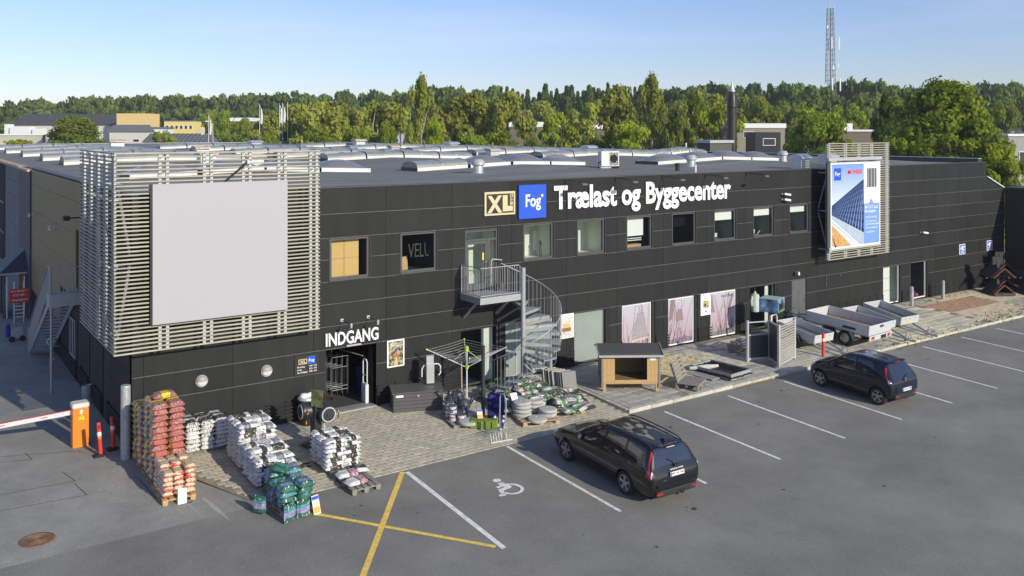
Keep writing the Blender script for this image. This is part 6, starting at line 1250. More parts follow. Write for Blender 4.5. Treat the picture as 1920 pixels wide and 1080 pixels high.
# concrete discs
def disc(r_, h): return MB().lathe([(r_ * 0.94, 0), (r_, h * 0.2), (r_, h * 0.6), (r_ * 0.93, h * 0.85), (r_ * 0.5, h), (0.05, h * 1.02), (0.045, h * 0.9), (0.0, h * 0.9)], (0, 0, 0), 28).mesh('concrete_disc', CONC, smooth=True)
d9 = disc(0.30, 0.115)
o = link('concrete_disc', d9); o.location = (9.18, -3.02, gz(9.2, -3.0) + 0.146); o.rotation_euler = (GT, 0, 0); tag(o, 'single pale concrete disc in front of the watering cans', 'concrete disc'); o.scale = (1.05, 1.05, 1)
make_pallet(PALLETW, (11.30, -3.62, gz(11.3, -3.6)), (GT, 0, R(78)), 'pallet under the stacked round concrete discs', L=1.25, W=1.0)
for x, y, n, who in ((11.02, -3.30, 4, 'tall left'), (11.62, -3.12, 3, 'rear right'), (11.72, -3.72, 2, 'front right'), (11.12, -3.98, 1, 'front left')):
    for k in range(n):
        o = link('concrete_disc', d9); o.location = (x + sk.uniform(-0.01, 0.01), y + sk.uniform(-0.01, 0.01), gz(x, y) + 0.146 + k * 0.118); o.rotation_euler = (GT, 0, k * 1.3)
        lab = 'single round concrete disc lying at the %s of the pallet' % who if n == 1 else ('%s concrete disc in the %s pile on the pallet' % (('lowest', 'second lowest', 'third', 'topmost')[k] if n == 4 else ('lowest', 'middle', 'topmost')[k] if n == 3 else ('lower', 'upper')[k], who)); tag(o, lab, 'concrete disc', 'round concrete discs stacked on a pallet')
# big heap of garden soil sacks round the foot of the stair
mx = variants('garden_sack', 0.60, 0.42, 0.14, MIXBAG, 2); HG = 'garden soil sacks heaped by the spiral stair'
make_pallet(PALLETG, (11.75, -2.35, gz(11.7, -2.3)), (GT, 0, R(80)), 'grey pallet under the heap of garden sacks'); make_pallet(PALLETW, (12.55, -3.45, gz(12.5, -3.4)), (GT, 0, R(78)), 'pale pallet edge under the low garden sacks beside the discs')
heap = []
for layer in range(4):
    for i in range(6):
        for j in range(4):
            x = 10.85 + i * 0.42 + (0.1 if layer % 2 else 0); y = -2.85 + j * 0.50 + (layer % 2) * 0.12
            if i < layer - 1 or i > 5 - max(0, layer - 1) or (j == 0 and layer > 2): continue
            if layer < 3 and 0 < i < 4 and 0 < j < 3 and layer < 2: continue
            if (x - 12.45) ** 2 + (y + 1.35) ** 2 < 0.05: continue
            heap.append((x, y, gz(x, y) + 0.15 + layer * 0.118, layer))
for layer in range(3):
    for i in range(3):
        for j in range(2):
            if layer == 2 and j == 0: continue
            heap.append((12.55 + i * 0.36 - layer * 0.05, -3.35 + j * 0.50 + layer * 0.05, gz(12.6, -3.2) + 0.14 + layer * 0.115, layer))
for q in ((13.25, -3.80), (12.85, -3.90), (12.45, -3.92), (12.9, -3.55)): heap.append((*q, gz(*q) + 0.145, 0))
for x, y, z, l in heap: sack(sk.choice(mx), (x + sk.uniform(-0.05, 0.05), y + sk.uniform(-0.05, 0.05), z), sk.choice([0, R(90), R(180), R(270)]) + sk.uniform(-0.3, 0.3), 'green and white garden sack in the loose heap under the spiral stair', HG, tilt=(GT + sk.uniform(-0.12, 0.12), sk.uniform(-0.12, 0.12)))
pn = thing('price_paper', 'white price paper lying against the garden sack heap', 'notice', (10.95, -2.95, gz(11, -3) + 0.55)); part(MB().bar((0, -0.06, 0), (0, 0.05, 0.20), 0.24, 0.006, up=(0, 1, 0)), 'sheet', SIGNW, pn)
# dark lamp pole, grass mats, cycle stand, blue display
pol = single(MB().tube([(0, 0, 0), (0, 0, 2.3)], 0.06, 12).lathe([(0.064, 2.3), (0.064, 2.34)], (0, 0, 0), 12), 'dark_pole', mat('pole_black', (0.032, 0.033, 0.035), 0.5, var=0.1), 'tall thin black pole standing in front of the clothes dryer', 'pole', loc=(9.98, -2.62, gz(10, -2.6)), smooth=True)
TURF = mat('artificial_turf', (0.20, 0.29, 0.045), 0.95, var=0.3, scale=30, bump=0.6, bscale=150)
tf = thing('turf_mats', 'pile of folded bright green artificial grass mats by the black pole', 'grass mats', (9.62, -3.25, gz(9.6, -3.2)), R(-38))
for k in range(5): part(MB().bbox(-0.42, 0.42, -0.30, 0.30, k * 0.058, k * 0.058 + 0.056, 0.015), 'mat', TURF, tf)
part(MB().tube([(-0.1, -0.31, 0.0), (-0.1, -0.31, 0.265), (-0.1, 0.31, 0.265), (-0.1, 0.31, 0)], 0.012, 5).tube([(0.25, -0.31, 0.0), (0.25, -0.31, 0.265), (0.25, 0.31, 0.265)], 0.012, 5), 'strap', RUBBER, tf)
oc = thing('offer_card', 'blue and orange price card standing on the grass mats', 'sign', (9.52, -3.15, gz(9.5, -3.1) + 0.265), R(-20)); part(MB().bar((0, -0.04, 0), (0, 0.08, 0.26), 0.17, 0.01, up=(0, 1, 0)), 'card', CARDM, oc); part(MB().bar((0, 0.045, 0.20), (0, 0.075, 0.258), 0.165, 0.014, up=(0, 1, 0)), 'blue_band', BLUE, oc); part(MB().bar((0, -0.03, 0.03), (0, 0.0, 0.12), 0.15, 0.018, up=(0, 1, 0)), 'orange_band', MATS['print_orange'], oc)
cs = thing('cycle_stand', 'galvanised cycle stand with one tall arch and small wheel hoops', 'cycle stand', (9.42, -4.5, gz(9.4, -4.5)), (GT, 0, R(-8)))
part(MB().tube([(-0.36, 0.0, 0.02), (0.36, 0.0, 0.02)], 0.02, 8).tube([(-0.36, 0.55, 0.02), (0.30, 0.55, 0.02)], 0.02, 8), 'ground_rail', GALV, cs)
part(MB().tube([(0.12, 0.0, 0.02), (0.12, 0.0, 1.15)] + [(0.12 + 0.0, 0.2 - 0.2 * math.cos(t * math.pi / 8), 1.15 + 0.22 * math.sin(t * math.pi / 8)) for t in range(1, 8)] + [(0.12, 0.4, 1.15), (0.12, 0.4, 0.02)], 0.022, 8), 'arch', GALV, cs, smooth=True)
hp_ = MB().tube([(0, 0.0, 0.02), (0, 0.1, 0.26), (0, 0.27, 0.34), (0, 0.44, 0.26), (0, 0.55, 0.02)], 0.010, 6).mesh('wheel_hoop', GALV, smooth=True)
for i in range(7): o = link('wheel_hoop', hp_, cs); o.location = (-0.33 + i * 0.085, 0, 0)
bd2 = thing('blue_film_screen', 'translucent dark blue display panel behind the cycle stand', 'display', (9.98, -3.35, gz(10, -3.3)), R(-10)); part(MB().bbox(-0.28, 0.28, -0.015, 0.015, 0.12, 1.05, 0.004), 'panel', glass('blue_film', (0.34, 0.34, 0.72), 0.9, 0.15, (0.02, 0.02, 0.15)), bd2); part(MB().tube([(-0.27, 0, 0), (-0.27, 0, 1.06)], 0.012, 6).tube([(0.27, 0, 0), (0.27, 0, 1.06)], 0.012, 6), 'leg', BLACK, bd2)
rk0 = None
for i, (x, y) in enumerate(((9.95, -3.72), (10.12, -3.58), (9.80, -3.60))):
    lab = ('small white toy wheel set beside the green mats, nearest', 'small white toy wheel set under the blue panel, right one', 'small white toy wheel set under the blue panel, left one')[i]
    if rk0 is None:
        t = thing('wheeled_toy', lab, 'toy', (x, y, gz(x, y)), 0, 'white wheeled toys'); rk0 = t; part(MB().bar((-0.08, 0, 0.09), (0.08, 0, 0.16), 0.06, 0.03).tube([(0.06, 0, 0.13), (0.05, 0, 0.3)], 0.01, 5), 'frame', BLUED, t); part(MB().lathe([(0.055, -0.05), (0.055, -0.02)], (-0.08, 0, 0.055), 12, 'y').lathe([(0.055, -0.05), (0.055, -0.02)], (0.09, 0, 0.055), 12, 'y').lathe([(0.04, -0.03), (0.04, 0.03)], (0.05, 0, 0.28), 10, 'y'), 'wheel', WHITE, t)
    else: dup(rk0, (x, y, gz(x, y) + 0.05 * i), R(40 * i), lab)
# stone slabs standing in a rack
SLB = [randomise(mat('slab_sample_%d' % i, c, 0.7, var=0.12, scale=5), 0.08) for i, c in enumerate([(0.20, 0.195, 0.19), (0.42, 0.38, 0.30), (0.13, 0.13, 0.13), (0.30, 0.29, 0.27)])]
slr = thing('slab_rack', 'dark timber rack holding upright paving slab samples beside the kerb', 'rack', (13.80, -1.95, pz(13.8, -1.95)), R(-10)); part(MB().box(-0.34, 0.34, -0.46, 0.46, 0.0, 0.12), 'base', BACKING, slr); part(MB().bar((-0.3, 0.44, 0.12), (-0.3, 0.62, 0.6), 0.06, 0.06).bar((0.3, 0.44, 0.12), (0.3, 0.62, 0.6), 0.06, 0.06), 'back_rest', BACKING, slr)
sb_me = [MB(Matrix.Rotation(R(-13), 4, 'X')).bbox(-0.27, 0.27, -0.016, 0.016, 0.0, 0.62, 0.004).mesh('stone_slab', s_) for s_ in SLB]
SLL = ['large grey stone slab at the front of the dark rack', 'dark stone slab second from the front of the rack', 'stone slab third from the front of the rack'] + ['upright stone slab sample farther back in the dark rack'] * 12
for i in range(12):
    if i in (4, 8): continue
    o = link('stone_slab', sb_me[(0, 2, 0, 1, 2, 3, 0, 1, 2, 0, 1, 3)[i]]); o.matrix_world = slr.matrix_basis @ Matrix.Translation((sk.uniform(-0.03, 0.02) - i * 0.036, -0.40 + i * 0.068, 0.12)); tag(o, SLL[i], 'stone slab', 'stone slab samples in the rack' if i > 2 else None)
sp_ = thing('spiral_stair_post', 'galvanised bollard post right of the spiral stair foot', 'post', (14.25, -0.55, pz(14, -0.5))); part(MB().tube([(0, 0, 0), (0, 0, 1.1)], 0.07, 12).lathe([(0.075, 1.1), (0.0, 1.14)], (0, 0, 0), 12), 'post', GALV, sp_, smooth=True); part(MB().tube([(-0.22, 0.1, 0.35), (-0.28, 0.1, 0.45), (-0.28, 0.1, 0.80), (-0.2, 0.1, 0.90), (0.25, 0.1, 0.95), (0.33, 0.1, 0.85), (0.33, 0.1, 0.5), (0.26, 0.1, 0.4), (-0.1, 0.1, 0.33)], 0.02, 8), 'hoop', GALV, sp_, smooth=True)
# yellow sheet behind the heap
single(MB().bar((0, 0, 0), (0.5, 0.05, 0.03), 0.4, 0.02), 'yellow_board', YELLOWP, 'yellow board lying behind the black pole', 'board', loc=(9.95, -1.2, pz(10, -1.2) + 0.02))
# ------------------------------------------------------------------ shed, pallet chair, raised bed, fence samples
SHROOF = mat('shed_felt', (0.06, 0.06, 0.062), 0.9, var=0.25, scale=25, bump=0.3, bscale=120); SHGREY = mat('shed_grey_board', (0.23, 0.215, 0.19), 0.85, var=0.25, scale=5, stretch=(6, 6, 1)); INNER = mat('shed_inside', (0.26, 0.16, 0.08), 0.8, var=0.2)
sh = thing('firewood_shed', 'small open timber shed with grey felt roof standing on the walk', 'shed', (15.95, -2.85, wz(15.9, -2.9)), R(-33))
SW, SD = 0.98, 0.62    # half width and depth
lg_me = MB().box(-0.05, 0.05, -0.05, 0.05, 0, 0.26).mesh('leg', WOODNEW)
for sx in (-1, 1):
    for sy in (-1, 1): o = link('leg', lg_me, sh); o.location = (sx * (SW - 0.06), sy * (SD - 0.06), 0)
part(MB().box(-SW, SW, -SD, SD, 0.26, 0.33), 'floor', WOODNEW, sh)
n = 0
fb = MB().bbox(-0.066, 0.066, -0.014, 0.0, 0.0, 0.93, 0.004).mesh('front_board', WOODNEW)
for x in (-0.90, -0.765, -0.63): o = link('front_board', fb, sh); o.location = (x, -SD, 0.30)
for x in (0.63, 0.765, 0.90): o = link('front_board', fb, sh); o.location = (x, -SD, 0.30)
sb2 = MB().bbox(-0.014, 0.0, -0.062, 0.062, 0.0, 0.98, 0.004).mesh('side_board', SHGREY)
for sx in (-1, 1):
    for k in range(10): o = link('side_board', sb2, sh); o.location = (sx * (SW + (0.0 if sx < 0 else 0.014)), -SD + 0.062 + k * 0.124, 0.28)
for sx in (-1, 1): part(MB().box(sx * (SW + 0.012) - 0.035, sx * (SW + 0.012) + 0.035, -SD - 0.035, -SD - 0.016, 0.12, 1.24), 'corner_board', SHGREY, sh)
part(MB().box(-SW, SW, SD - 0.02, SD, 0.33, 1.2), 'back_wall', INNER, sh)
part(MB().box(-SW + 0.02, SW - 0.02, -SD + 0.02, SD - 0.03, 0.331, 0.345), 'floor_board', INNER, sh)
part(MB().box(-0.56, 0.56, -SD - 0.02, -SD + 0.02, 0.30, 0.40), 'front_rail', WOODNEW, sh); part(MB().box(-0.56, 0.56, 0.35, 0.37, 1.02, 1.10), 'inner_rail', WOODNEW, sh); part(MB().box(-SW, SW, -SD - 0.03, -SD + 0.02, 1.20, 1.30), 'lintel', WOODNEW, sh)
rfm = MB(); P = [(-SW - 0.14, -SD - 0.14, 1.27), (SW + 0.14, -SD - 0.14, 1.27), (SW + 0.14, 0.15, 1.50), (-SW - 0.14, 0.15, 1.50), (SW + 0.14, SD + 0.12, 1.30), (-SW - 0.14, SD + 0.12, 1.30)]
rfm.add(P + [(x, y, z - 0.03) for x, y, z in P], [(0, 1, 2, 3), (3, 2, 4, 5), (9, 8, 7, 6), (11, 10, 8, 9), (0, 6, 7, 1), (5, 4, 10, 11), (0, 3, 9, 6), (3, 5, 11, 9), (1, 7, 8, 2), (2, 8, 10, 4)]); part(rfm, 'roof', SHROOF, sh)
part(MB().bar((-SW - 0.15, -SD - 0.15, 1.255), (SW + 0.15, -SD - 0.15, 1.255), 0.02, 0.075).bar((-SW - 0.15, -SD - 0.14, 1.255), (-SW - 0.15, 0.15, 1.485), 0.02, 0.08).bar((SW + 0.15, -SD - 0.14, 1.255), (SW + 0.15, 0.15, 1.485), 0.02, 0.08), 'roof_trim', ALU, sh)
part(MB().box(0.66, 0.86, -SD - 0.022, -SD - 0.015, 1.08, 1.17), 'paper_label', SIGNW, sh)
m = MB(); rr_ = random.Random(4)
for k in range(60): x = rr_.uniform(-0.56, 0.56); m.bar((x, -SD - 0.01, 1.20), (x + rr_.uniform(-0.02, 0.02), -SD - 0.01, 1.20 - rr_.uniform(0.02, 0.07)), 0.012, 0.01)
part(m, 'ragged_edge', SHGREY, sh, stuff=True)
ch = thing('pallet_chair', 'weathered low armless chair made from old pallets beside the shed', 'chair', (17.90, -4.02, wz(17.9, -4.0)), R(28)); ch.scale = (1.40, 0.86, 1.0)
for y0 in (-0.45, -0.02, 0.40): part(MB().box(-0.38, 0.38, y0, y0 + 0.09, 0.10, 0.19), 'bearer', PALLETG, ch)
for x in (-0.38, -0.04, 0.30):
    for y in (-0.45, 0.38): part(MB().box(x, x + 0.09, y, y + 0.11, 0.0, 0.10), 'block', PALLETG, ch)
for k in range(6): part(MB().bbox(-0.40 + k * 0.135, -0.28 + k * 0.135, -0.48, 0.50, 0.19, 0.212, 0.004), 'seat_board', PALLETG, ch)
for x in (-0.38, 0.30): part(MB().bar((x + 0.04, 0.42, 0.18), (x + 0.04, 0.70, 0.86), 0.08, 0.08), 'back_post', PALLETG, ch)
for k in range(5): z = 0.28 + k * 0.135; y = 0.45 + k * 0.055; part(MB().bar((-0.40, y - 0.05, z), (0.40, y - 0.05, z), 0.025, 0.10, up=(0, 0.38, 0.92)), 'back_board', PALLETG, ch)
LINER = mat('black_liner', (0.012, 0.012, 0.013), 0.4, var=0.2, bump=0.9, bscale=9)
rb = thing('raised_bed', 'low grey raised planting bed lined with crumpled black foil', 'raised bed', (20.05, -3.45, wz(20, -3.4)), R(6)); WG2 = mat('bed_board', (0.30, 0.30, 0.30), 0.7, var=0.15)
for x0, x1, y0, y1 in ((-0.62, 0.62, -0.92, -0.88), (-0.62, 0.62, 0.88, 0.92), (-0.62, -0.58, -0.88, 0.88), (0.58, 0.62, -0.88, 0.88)): part(MB().box(x0, x1, y0, y1, 0, 0.22), 'side_board', WG2, rb)
m = MB(); K = 18; r_ = random.Random(6); P = []
for i in range(K + 1):
    for j in range(K + 1):
        u, v = i / K * 2 - 1, j / K * 2 - 1; e = max(abs(u), abs(v)); x, y = u * 0.66, v * 0.96; z = 0.07 + 0.16 * max(0, (e - 0.72) / 0.28) + r_.uniform(-0.018, 0.022)
        if e > 0.99: z = 0.06 + r_.uniform(-0.03, 0.03); x *= 1.02; y *= 1.01
        P.append((x, y, z))
m.add(P, [(i * (K + 1) + j, (i + 1) * (K + 1) + j, (i + 1) * (K + 1) + j + 1, i * (K + 1) + j + 1) for i in range(K) for j in range(K)]); part(m, 'liner', LINER, rb, smooth=True)
m = MB(); m.tube([(-0.75, 0.85, 0.12), (-0.35, 0.35, 0.20), (0.0, 0.1, 0.24)], [0.06, 0.10, 0.05], 8); ru = part(m, 'rolled_fleece', mat('fleece', (0.62, 0.60, 0.55), 0.8, var=0.1, bump=0.4, bscale=20), rb, smooth=True)
single(MB().bbox(-0.45, 0.45, -0.65, 0.65, 0, 0.03, 0.005), 'flat_board', WG2, 'flat grey board on the walk left of the lined planting bed', 'board', loc=(19.35, -3.35, wz(19.3, -3.3) + 0.005), rot=R(6))
FP = mat('fence_post_alu', (0.50, 0.52, 0.53), 0.45, metal=0.3, var=0.1); SLATE = mat('fence_slate_panel', (0.045, 0.050, 0.058), 0.5, var=0.1); WDK = mat('fence_dark_board', (0.060, 0.055, 0.05), 0.65, var=0.2, stretch=(1, 1, 6)); WLT = mat('fence_grey_board', (0.33, 0.305, 0.27), 0.8, var=0.25, scale=4, stretch=(1, 1, 8))
fs = thing('fence_sample_display', 'display of three fence samples standing in a zigzag on the walk', 'fence display', (22.02, -3.05, wz(22, -3)))
FPTS = [(22.02, -3.05), (22.95, -3.35), (22.42, -4.24), (23.98, -3.75)]
A_, B_, C_, D_ = [Vector((x - 22.02, y + 3.05, 0)) for x, y in FPTS]
hgt = {0: 1.62, 1: 1.55, 2: 1.62, 3: 1.60}
for i, p in enumerate((A_, B_, C_, D_)): part(MB().box(p.x - 0.045, p.x + 0.045, p.y - 0.045, p.y + 0.045, 0, hgt[i]), 'post', FP, fs)
def fpan(p, q, z0, z1, matl, nm, t_=0.035):
    d = (q - p).normalized(); part(MB().bar(p + d * 0.05 + Vector((0, 0, (z0 + z1) / 2)), q - d * 0.05 + Vector((0, 0, (z0 + z1) / 2)), t_, z1 - z0), nm, matl, fs)
fpan(A_, B_, 0.15, 1.02, SLATE, 'slate_panel'); fpan(A_, B_, 0.06, 0.15, FP, 'bottom_rail', 0.05); fpan(A_, B_, 1.02, 1.07, FP, 'mid_rail', 0.05); fpan(A_, B_, 1.07, 1.52, GLASS, 'glass_panel', 0.012); fpan(A_, B_, 1.52, 1.56, FP, 'top_rail', 0.03)
for k in range(14): fpan(B_, C_, 0.16 + k * 0.098, 0.25 + k * 0.098, WDK, 'dark_board')
fpan(B_, C_, 0.05, 0.14, FP, 'bottom_rail', 0.05); fpan(B_, C_, 1.53, 1.58, FP, 'top_rail', 0.05)
for k in range(14): fpan(C_, D_, 0.14 + k * 0.103, 0.14 + k * 0.103 + (0.095 if k < 4 else 0.08 if k < 8 else 0.06), WLT, 'pale_board')
fpan(C_, D_, 0.04, 0.12, FP, 'bottom_rail', 0.05)
# picture cube on a post and a glazed display behind the fence samples
pc = thing('picture_cube', 'cube sign with garden pictures on a post in front of the shop window', 'sign', (25.27, -1.6, wz(25.3, -1.6)), R(20)); part(MB().box(-0.04, 0.04, -0.04, 0.04, 0, 1.32), 'post', mat('post_red', (0.25, 0.08, 0.07), 0.5), pc); part(MB().bar((0, 0, 0.9), (-0.45, 0, 1.35), 0.04, 0.04), 'brace', FRAME, pc)
part(MB().box(-0.41, 0.41, -0.41, 0.41, 1.32, 1.87), 'cube', photo_mat('cube_print', [(0.02, 0.05, 0.02), (0.05, 0.09, 0.13), (0.15, 0.30, 0.50), (0.45, 0.55, 0.62)], 2.6, 3.0), pc); part(MB().box(-0.42, 0.42, -0.42, 0.42, 1.87, 1.885), 'cube_top', mat('cube_top', (0.4, 0.5, 0.5), 0.4), pc); part(MB().box(-0.30, 0.18, -0.417, -0.41, 1.44, 1.68), 'printed_shed', BLACK, pc); part(MB().box(-0.36, 0.36, -0.416, -0.41, 1.33, 1.41), 'printed_lawn', mat('print_lawn', (0.12, 0.24, 0.05), 0.5, var=0.3), pc)
pc2 = part(MB().box(0.41, 0.416, -0.38, 0.38, 1.35, 1.84), 'side_print', photo_mat('cube_side_print', [(0.55, 0.32, 0.10), (0.50, 0.55, 0.60), (0.2, 0.3, 0.1)], 4, 1.0), pc)
ft_ = thing('stone_sample_tray', 'low tray with pale stone samples behind the fence display', 'tray', (23.3, -1.9, wz(23.3, -1.9)), R(-10)); part(MB().box(-0.75, 0.75, -0.3, 0.3, 0.2, 0.28), 'tray', SHGREY, ft_)
for k in range(5): part(MB().bbox(-0.68 + k * 0.28, -0.46 + k * 0.28, -0.2, 0.2, 0.28, 0.42 + 0.05 * (k % 2), 0.02), 'stone', SLB[(1, 3, 1, 3, 1)[k]], ft_)
for sx in (-0.7, 0.7): part(MB().box(sx - 0.03, sx + 0.03, -0.25, 0.25, 0, 0.2), 'leg', SHGREY, ft_)
wh = thing('white_hoop', 'white hoop post beside the first trailer', 'hoop', (24.95, -1.9, wz(25, -1.9)), R(10)); part(MB().box(-0.2, -0.1, -0.04, 0.04, 0, 1.25), 'post', WHITE, wh); part(MB().tube([(-0.15, 0, 1.22), (0.25, 0, 1.25), (0.36, 0, 1.15), (0.36, 0, 0.9)], 0.03, 8), 'hoop', WHITE, wh, smooth=True)
rp = single(MB().tube([(0, 0, 0), (0, 0, 0.92)], 0.06, 12).lathe([(0.065, 0.92), (0.03, 0.95)], (0, 0, 0), 12), 'red_marker_post', RED, 'red marker post in front of the first trailer', 'marker post', loc=(25.32, -4.12, wz(25.3, -4.1)), smooth=True)
part(MB().lathe([(0.0612, 0.62), (0.0612, 0.74)], (0, 0, 0), 12, cap=False), 'reflector', SIGNW, rp)
# bollards
bl0 = None
for x, y, h_, lab in ((40.27, -0.66, 0.95, 'short grey steel bollard right of the fan window'), (37.2, -0.75, 0.95, 'short grey steel bollard in front of the white window')):
    o = single(MB().tube([(0, 0, -0.05), (0, 0, h_)], 0.09, 14).lathe([(0.09, h_), (0.06, h_ + 0.03), (0, h_ + 0.035)], (0, 0, 0), 14), 'bollard', GALV, lab, 'bollard', 'steel bollards along the walk', loc=(x, y, wz(x, y)), smooth=True)
single(MB().tube([(0, 0, -0.1), (0, 0, 2.02)], 0.13, 18).lathe([(0.13, 2.02), (0.12, 2.05), (0.0, 2.05)], (0, 0, 0), 18), 'corner_bollard', mat('galv_pole', (0.40, 0.42, 0.43), 0.55, metal=0.3, var=0.25, scale=10), 'tall thick galvanised bollard guarding the building corner', 'bollard', loc=(-0.16, -0.02, gz(0, 0)), smooth=True)
# rooftile displays on pallets at the far end
TILER = mat('tile_red', (0.30, 0.10, 0.045), 0.6, var=0.2); TILEB = mat('tile_black', (0.022, 0.022, 0.026), 0.35, var=0.2); RACKW = mat('rack_dark_wood', (0.05, 0.045, 0.04), 0.8, var=0.2)
tile_b = MB().bbox(-0.145, 0.145, -0.2, 0.2, 0, 0.03, 0.008); tile_b.tube([(-0.11, -0.2, 0.03), (-0.11, 0.2, 0.03)], 0.025, 6); tile_b.tube([(0.05, -0.2, 0.03), (0.05, 0.2, 0.03)], 0.025, 6)
tm_b = tile_b.mesh('roof_tile', TILEB); tm_r = tile_b.mesh('roof_tile', TILER)
edge_r = MB().bbox(-0.03, 0.03, -0.22, 0.22, 0, 0.035, 0.01).mesh('edge_tile', mat('tile_orange', (0.30, 0.11, 0.045), 0.6, var=0.15))
def tilerack(loc, rz, label):
    t = thing('roof_tile_display', label, 'roof tile display', loc, rz, 'roof tile displays at the inner corner')
    part(MB().box(-0.6, 0.6, -0.65, 0.65, 0.0, 0.14), 'pallet_base', RACKW, t); part(MB().box(-0.07, 0.07, -0.07, 0.07, 0.14, 1.95), 'mast', RACKW, t)
    m = MB()
    for z in (0.50, 1.40): m.bar((0.0, -0.55, z), (0.0, 0.55, z), 0.07, 0.07); m.bar((0, 0, z), (-0.7, 0, z - 0.55), 0.07, 0.07); m.bar((0, 0, z), (0.7, 0, z - 0.55), 0.07, 0.07)
    part(m, 'frame', RACKW, t); part(MB().box(-0.32, 0.3, -0.05, 0.05, 1.62, 2.05), 'name_board', BLACK, t)
    for z in (0.53, 1.43):
        for sx in (-1, 1):
            for r_ in range(2):
                for c in range(4):
                    o = link('roof_tile', tm_r if (c == 0 and sx < 0) else tm_b, t); M_ = Matrix.Translation((sx * (0.17 + 0.30 * r_), -0.42 + c * 0.28, z - 0.13 - 0.24 * r_)) @ Matrix.Rotation(sx * R(38), 4, 'Y') @ Matrix.Rotation(R(90), 4, 'Z'); o.matrix_basis = M_
                o = link('edge_tile', edge_r, t); o.matrix_basis = Matrix.Translation((sx * (0.17 + 0.30 * r_), -0.60, z - 0.11 - 0.24 * r_)) @ Matrix.Rotation(sx * R(38), 4, 'Y') @ Matrix.Rotation(R(90), 4, 'Z')
    return t
tilerack((44.25, -1.5, wz(44.2, -1.5)), R(-28), 'wooden rack of black roof tiles with orange edges, nearer one'); tilerack((46.1, -2.4, wz(46, -2.4)), R(-28), 'wooden rack of black roof tiles, half hidden at the picture edge'); tilerack((46.0, -0.75, wz(46, -0.7)), R(-28), 'wooden rack of black roof tiles set back by the wall')
# brown wing closing the court on the right
BW = mat('brown_boarding', (0.052, 0.042, 0.034), 0.7, var=0.25, scale=2, stretch=(1, 0.4, 8))
wg = thing('brown_wing', 'low brown boarded wing of the shop at the right edge with a glazed window', 'building', (48.0, -6, 0))
part(MB().box(48.06, 56, -12, -0.02, -0.6, 5.5), 'wall', BACKING, wg, world=True); z = -0.3; bi = 0
while z < 5.5:
    for y0, y1, c, d in tiles(-11.9, -0.04, z, min(5.52, z + 0.19), [(-7.5, -1.55, -1, 2.7)]):
        if d - c > 0.04: part(MB().box(48.0, 48.06, y0, y1, c + 0.004, d - 0.004), 'board', BW, wg, world=True)
    z += 0.2
part(MB().box(47.9, 56, -12, 0.02, 5.53, 5.66), 'roof', CAP, wg, world=True)
m = MB(); m.box(47.97, 48.1, -7.5, -7.42, 0.1, 2.7); m.box(47.97, 48.1, -1.63, -1.55, 0.1, 2.7); m.box(47.97, 48.1, -7.42, -1.63, 2.62, 2.7); m.box(47.97, 48.1, -7.42, -1.63, 0.1, 0.2)
for y in (-5.5, -3.5): m.box(47.98, 48.1, y - 0.04, y + 0.04, 0.2, 2.62)
wf = part(m, 'window', ALU, wg, world=True); part(MB().box(48.05, 48.055, -7.45, -1.6, 0.15, 2.65), 'pane', GLASSD, wf, world=True); part(MB().box(48.02, 48.04, -3.3, -2.5, 1.2, 2.0), 'window_poster', photo_mat('wing_print', [(0.10, 0.16, 0.30), (0.55, 0.45, 0.42), (0.4, 0.42, 0.5)], 3, 9.0), wf, world=True)
# ------------------------------------------------------------------ barrier, marker posts and yard things
br = thing('parking_barrier', 'orange barrier box with lowered white and red boom across the yard entrance', 'barrier', (-1.05, 1.78, gz(-1, 1.7)), R(0))
part(MB().bbox(-0.19, 0.24, -0.10, 0.28, 0.0, 1.12, 0.015), 'housing', ORANGE, br); part(MB().bbox(-0.205, 0.255, -0.115, 0.295, 1.12, 1.27, 0.03), 'cap', mat('barrier_cap', (0.62, 0.61, 0.58), 0.5, var=0.1), br)
bdir = Vector((-2.95 + 1.25, 2.91 - 1.73, -0.40)); M0 = Vector((-0.16, 0.10, 1.0)); bd_ = bdir.normalized()
boom = part(MB().bar(M0, M0 + bd_ * 5.2, 0.05, 0.13), 'boom', SIGNW, br); part(MB().bar(M0 + Vector((0, 0, 0.07)), M0 + bd_ * 5.2 + Vector((0, 0, 0.07)), 0.054, 0.02), 'red_edge', RED, boom)
m = MB()
for s_ in (0.75, 2.0, 3.2): m.bar(M0 + bd_ * s_ + Vector((-0.0, -0.027, 0.0)), M0 + bd_ * (s_ + 0.18) + Vector((0.0, -0.027, 0.0)), 0.006, 0.025)
part(m, 'red_mark', RED, boom)
m = MB(); m.poly([(-0.05, -0.103, 0.80), (0.13, -0.103, 0.80), (0.04, -0.103, 0.96)], (0, -0.002, 0)); part(m, 'warning_triangle', mat('warn_yellow', (0.85, 0.62, 0.02), 0.5, var=0), br); m = MB(); m.poly([(0.045, -0.1065, 0.92), (0.02, -0.1065, 0.87), (0.045, -0.1065, 0.87), (0.03, -0.1065, 0.825), (0.065, -0.1065, 0.885), (0.043, -0.1065, 0.885)], (0, -0.001, 0)); part(m, 'warning_bolt', BLACK, br); part(MB().box(0.0, 0.07, -0.104, -0.101, 0.98, 1.08), 'white_label', SIGNW, br)
mp0 = None
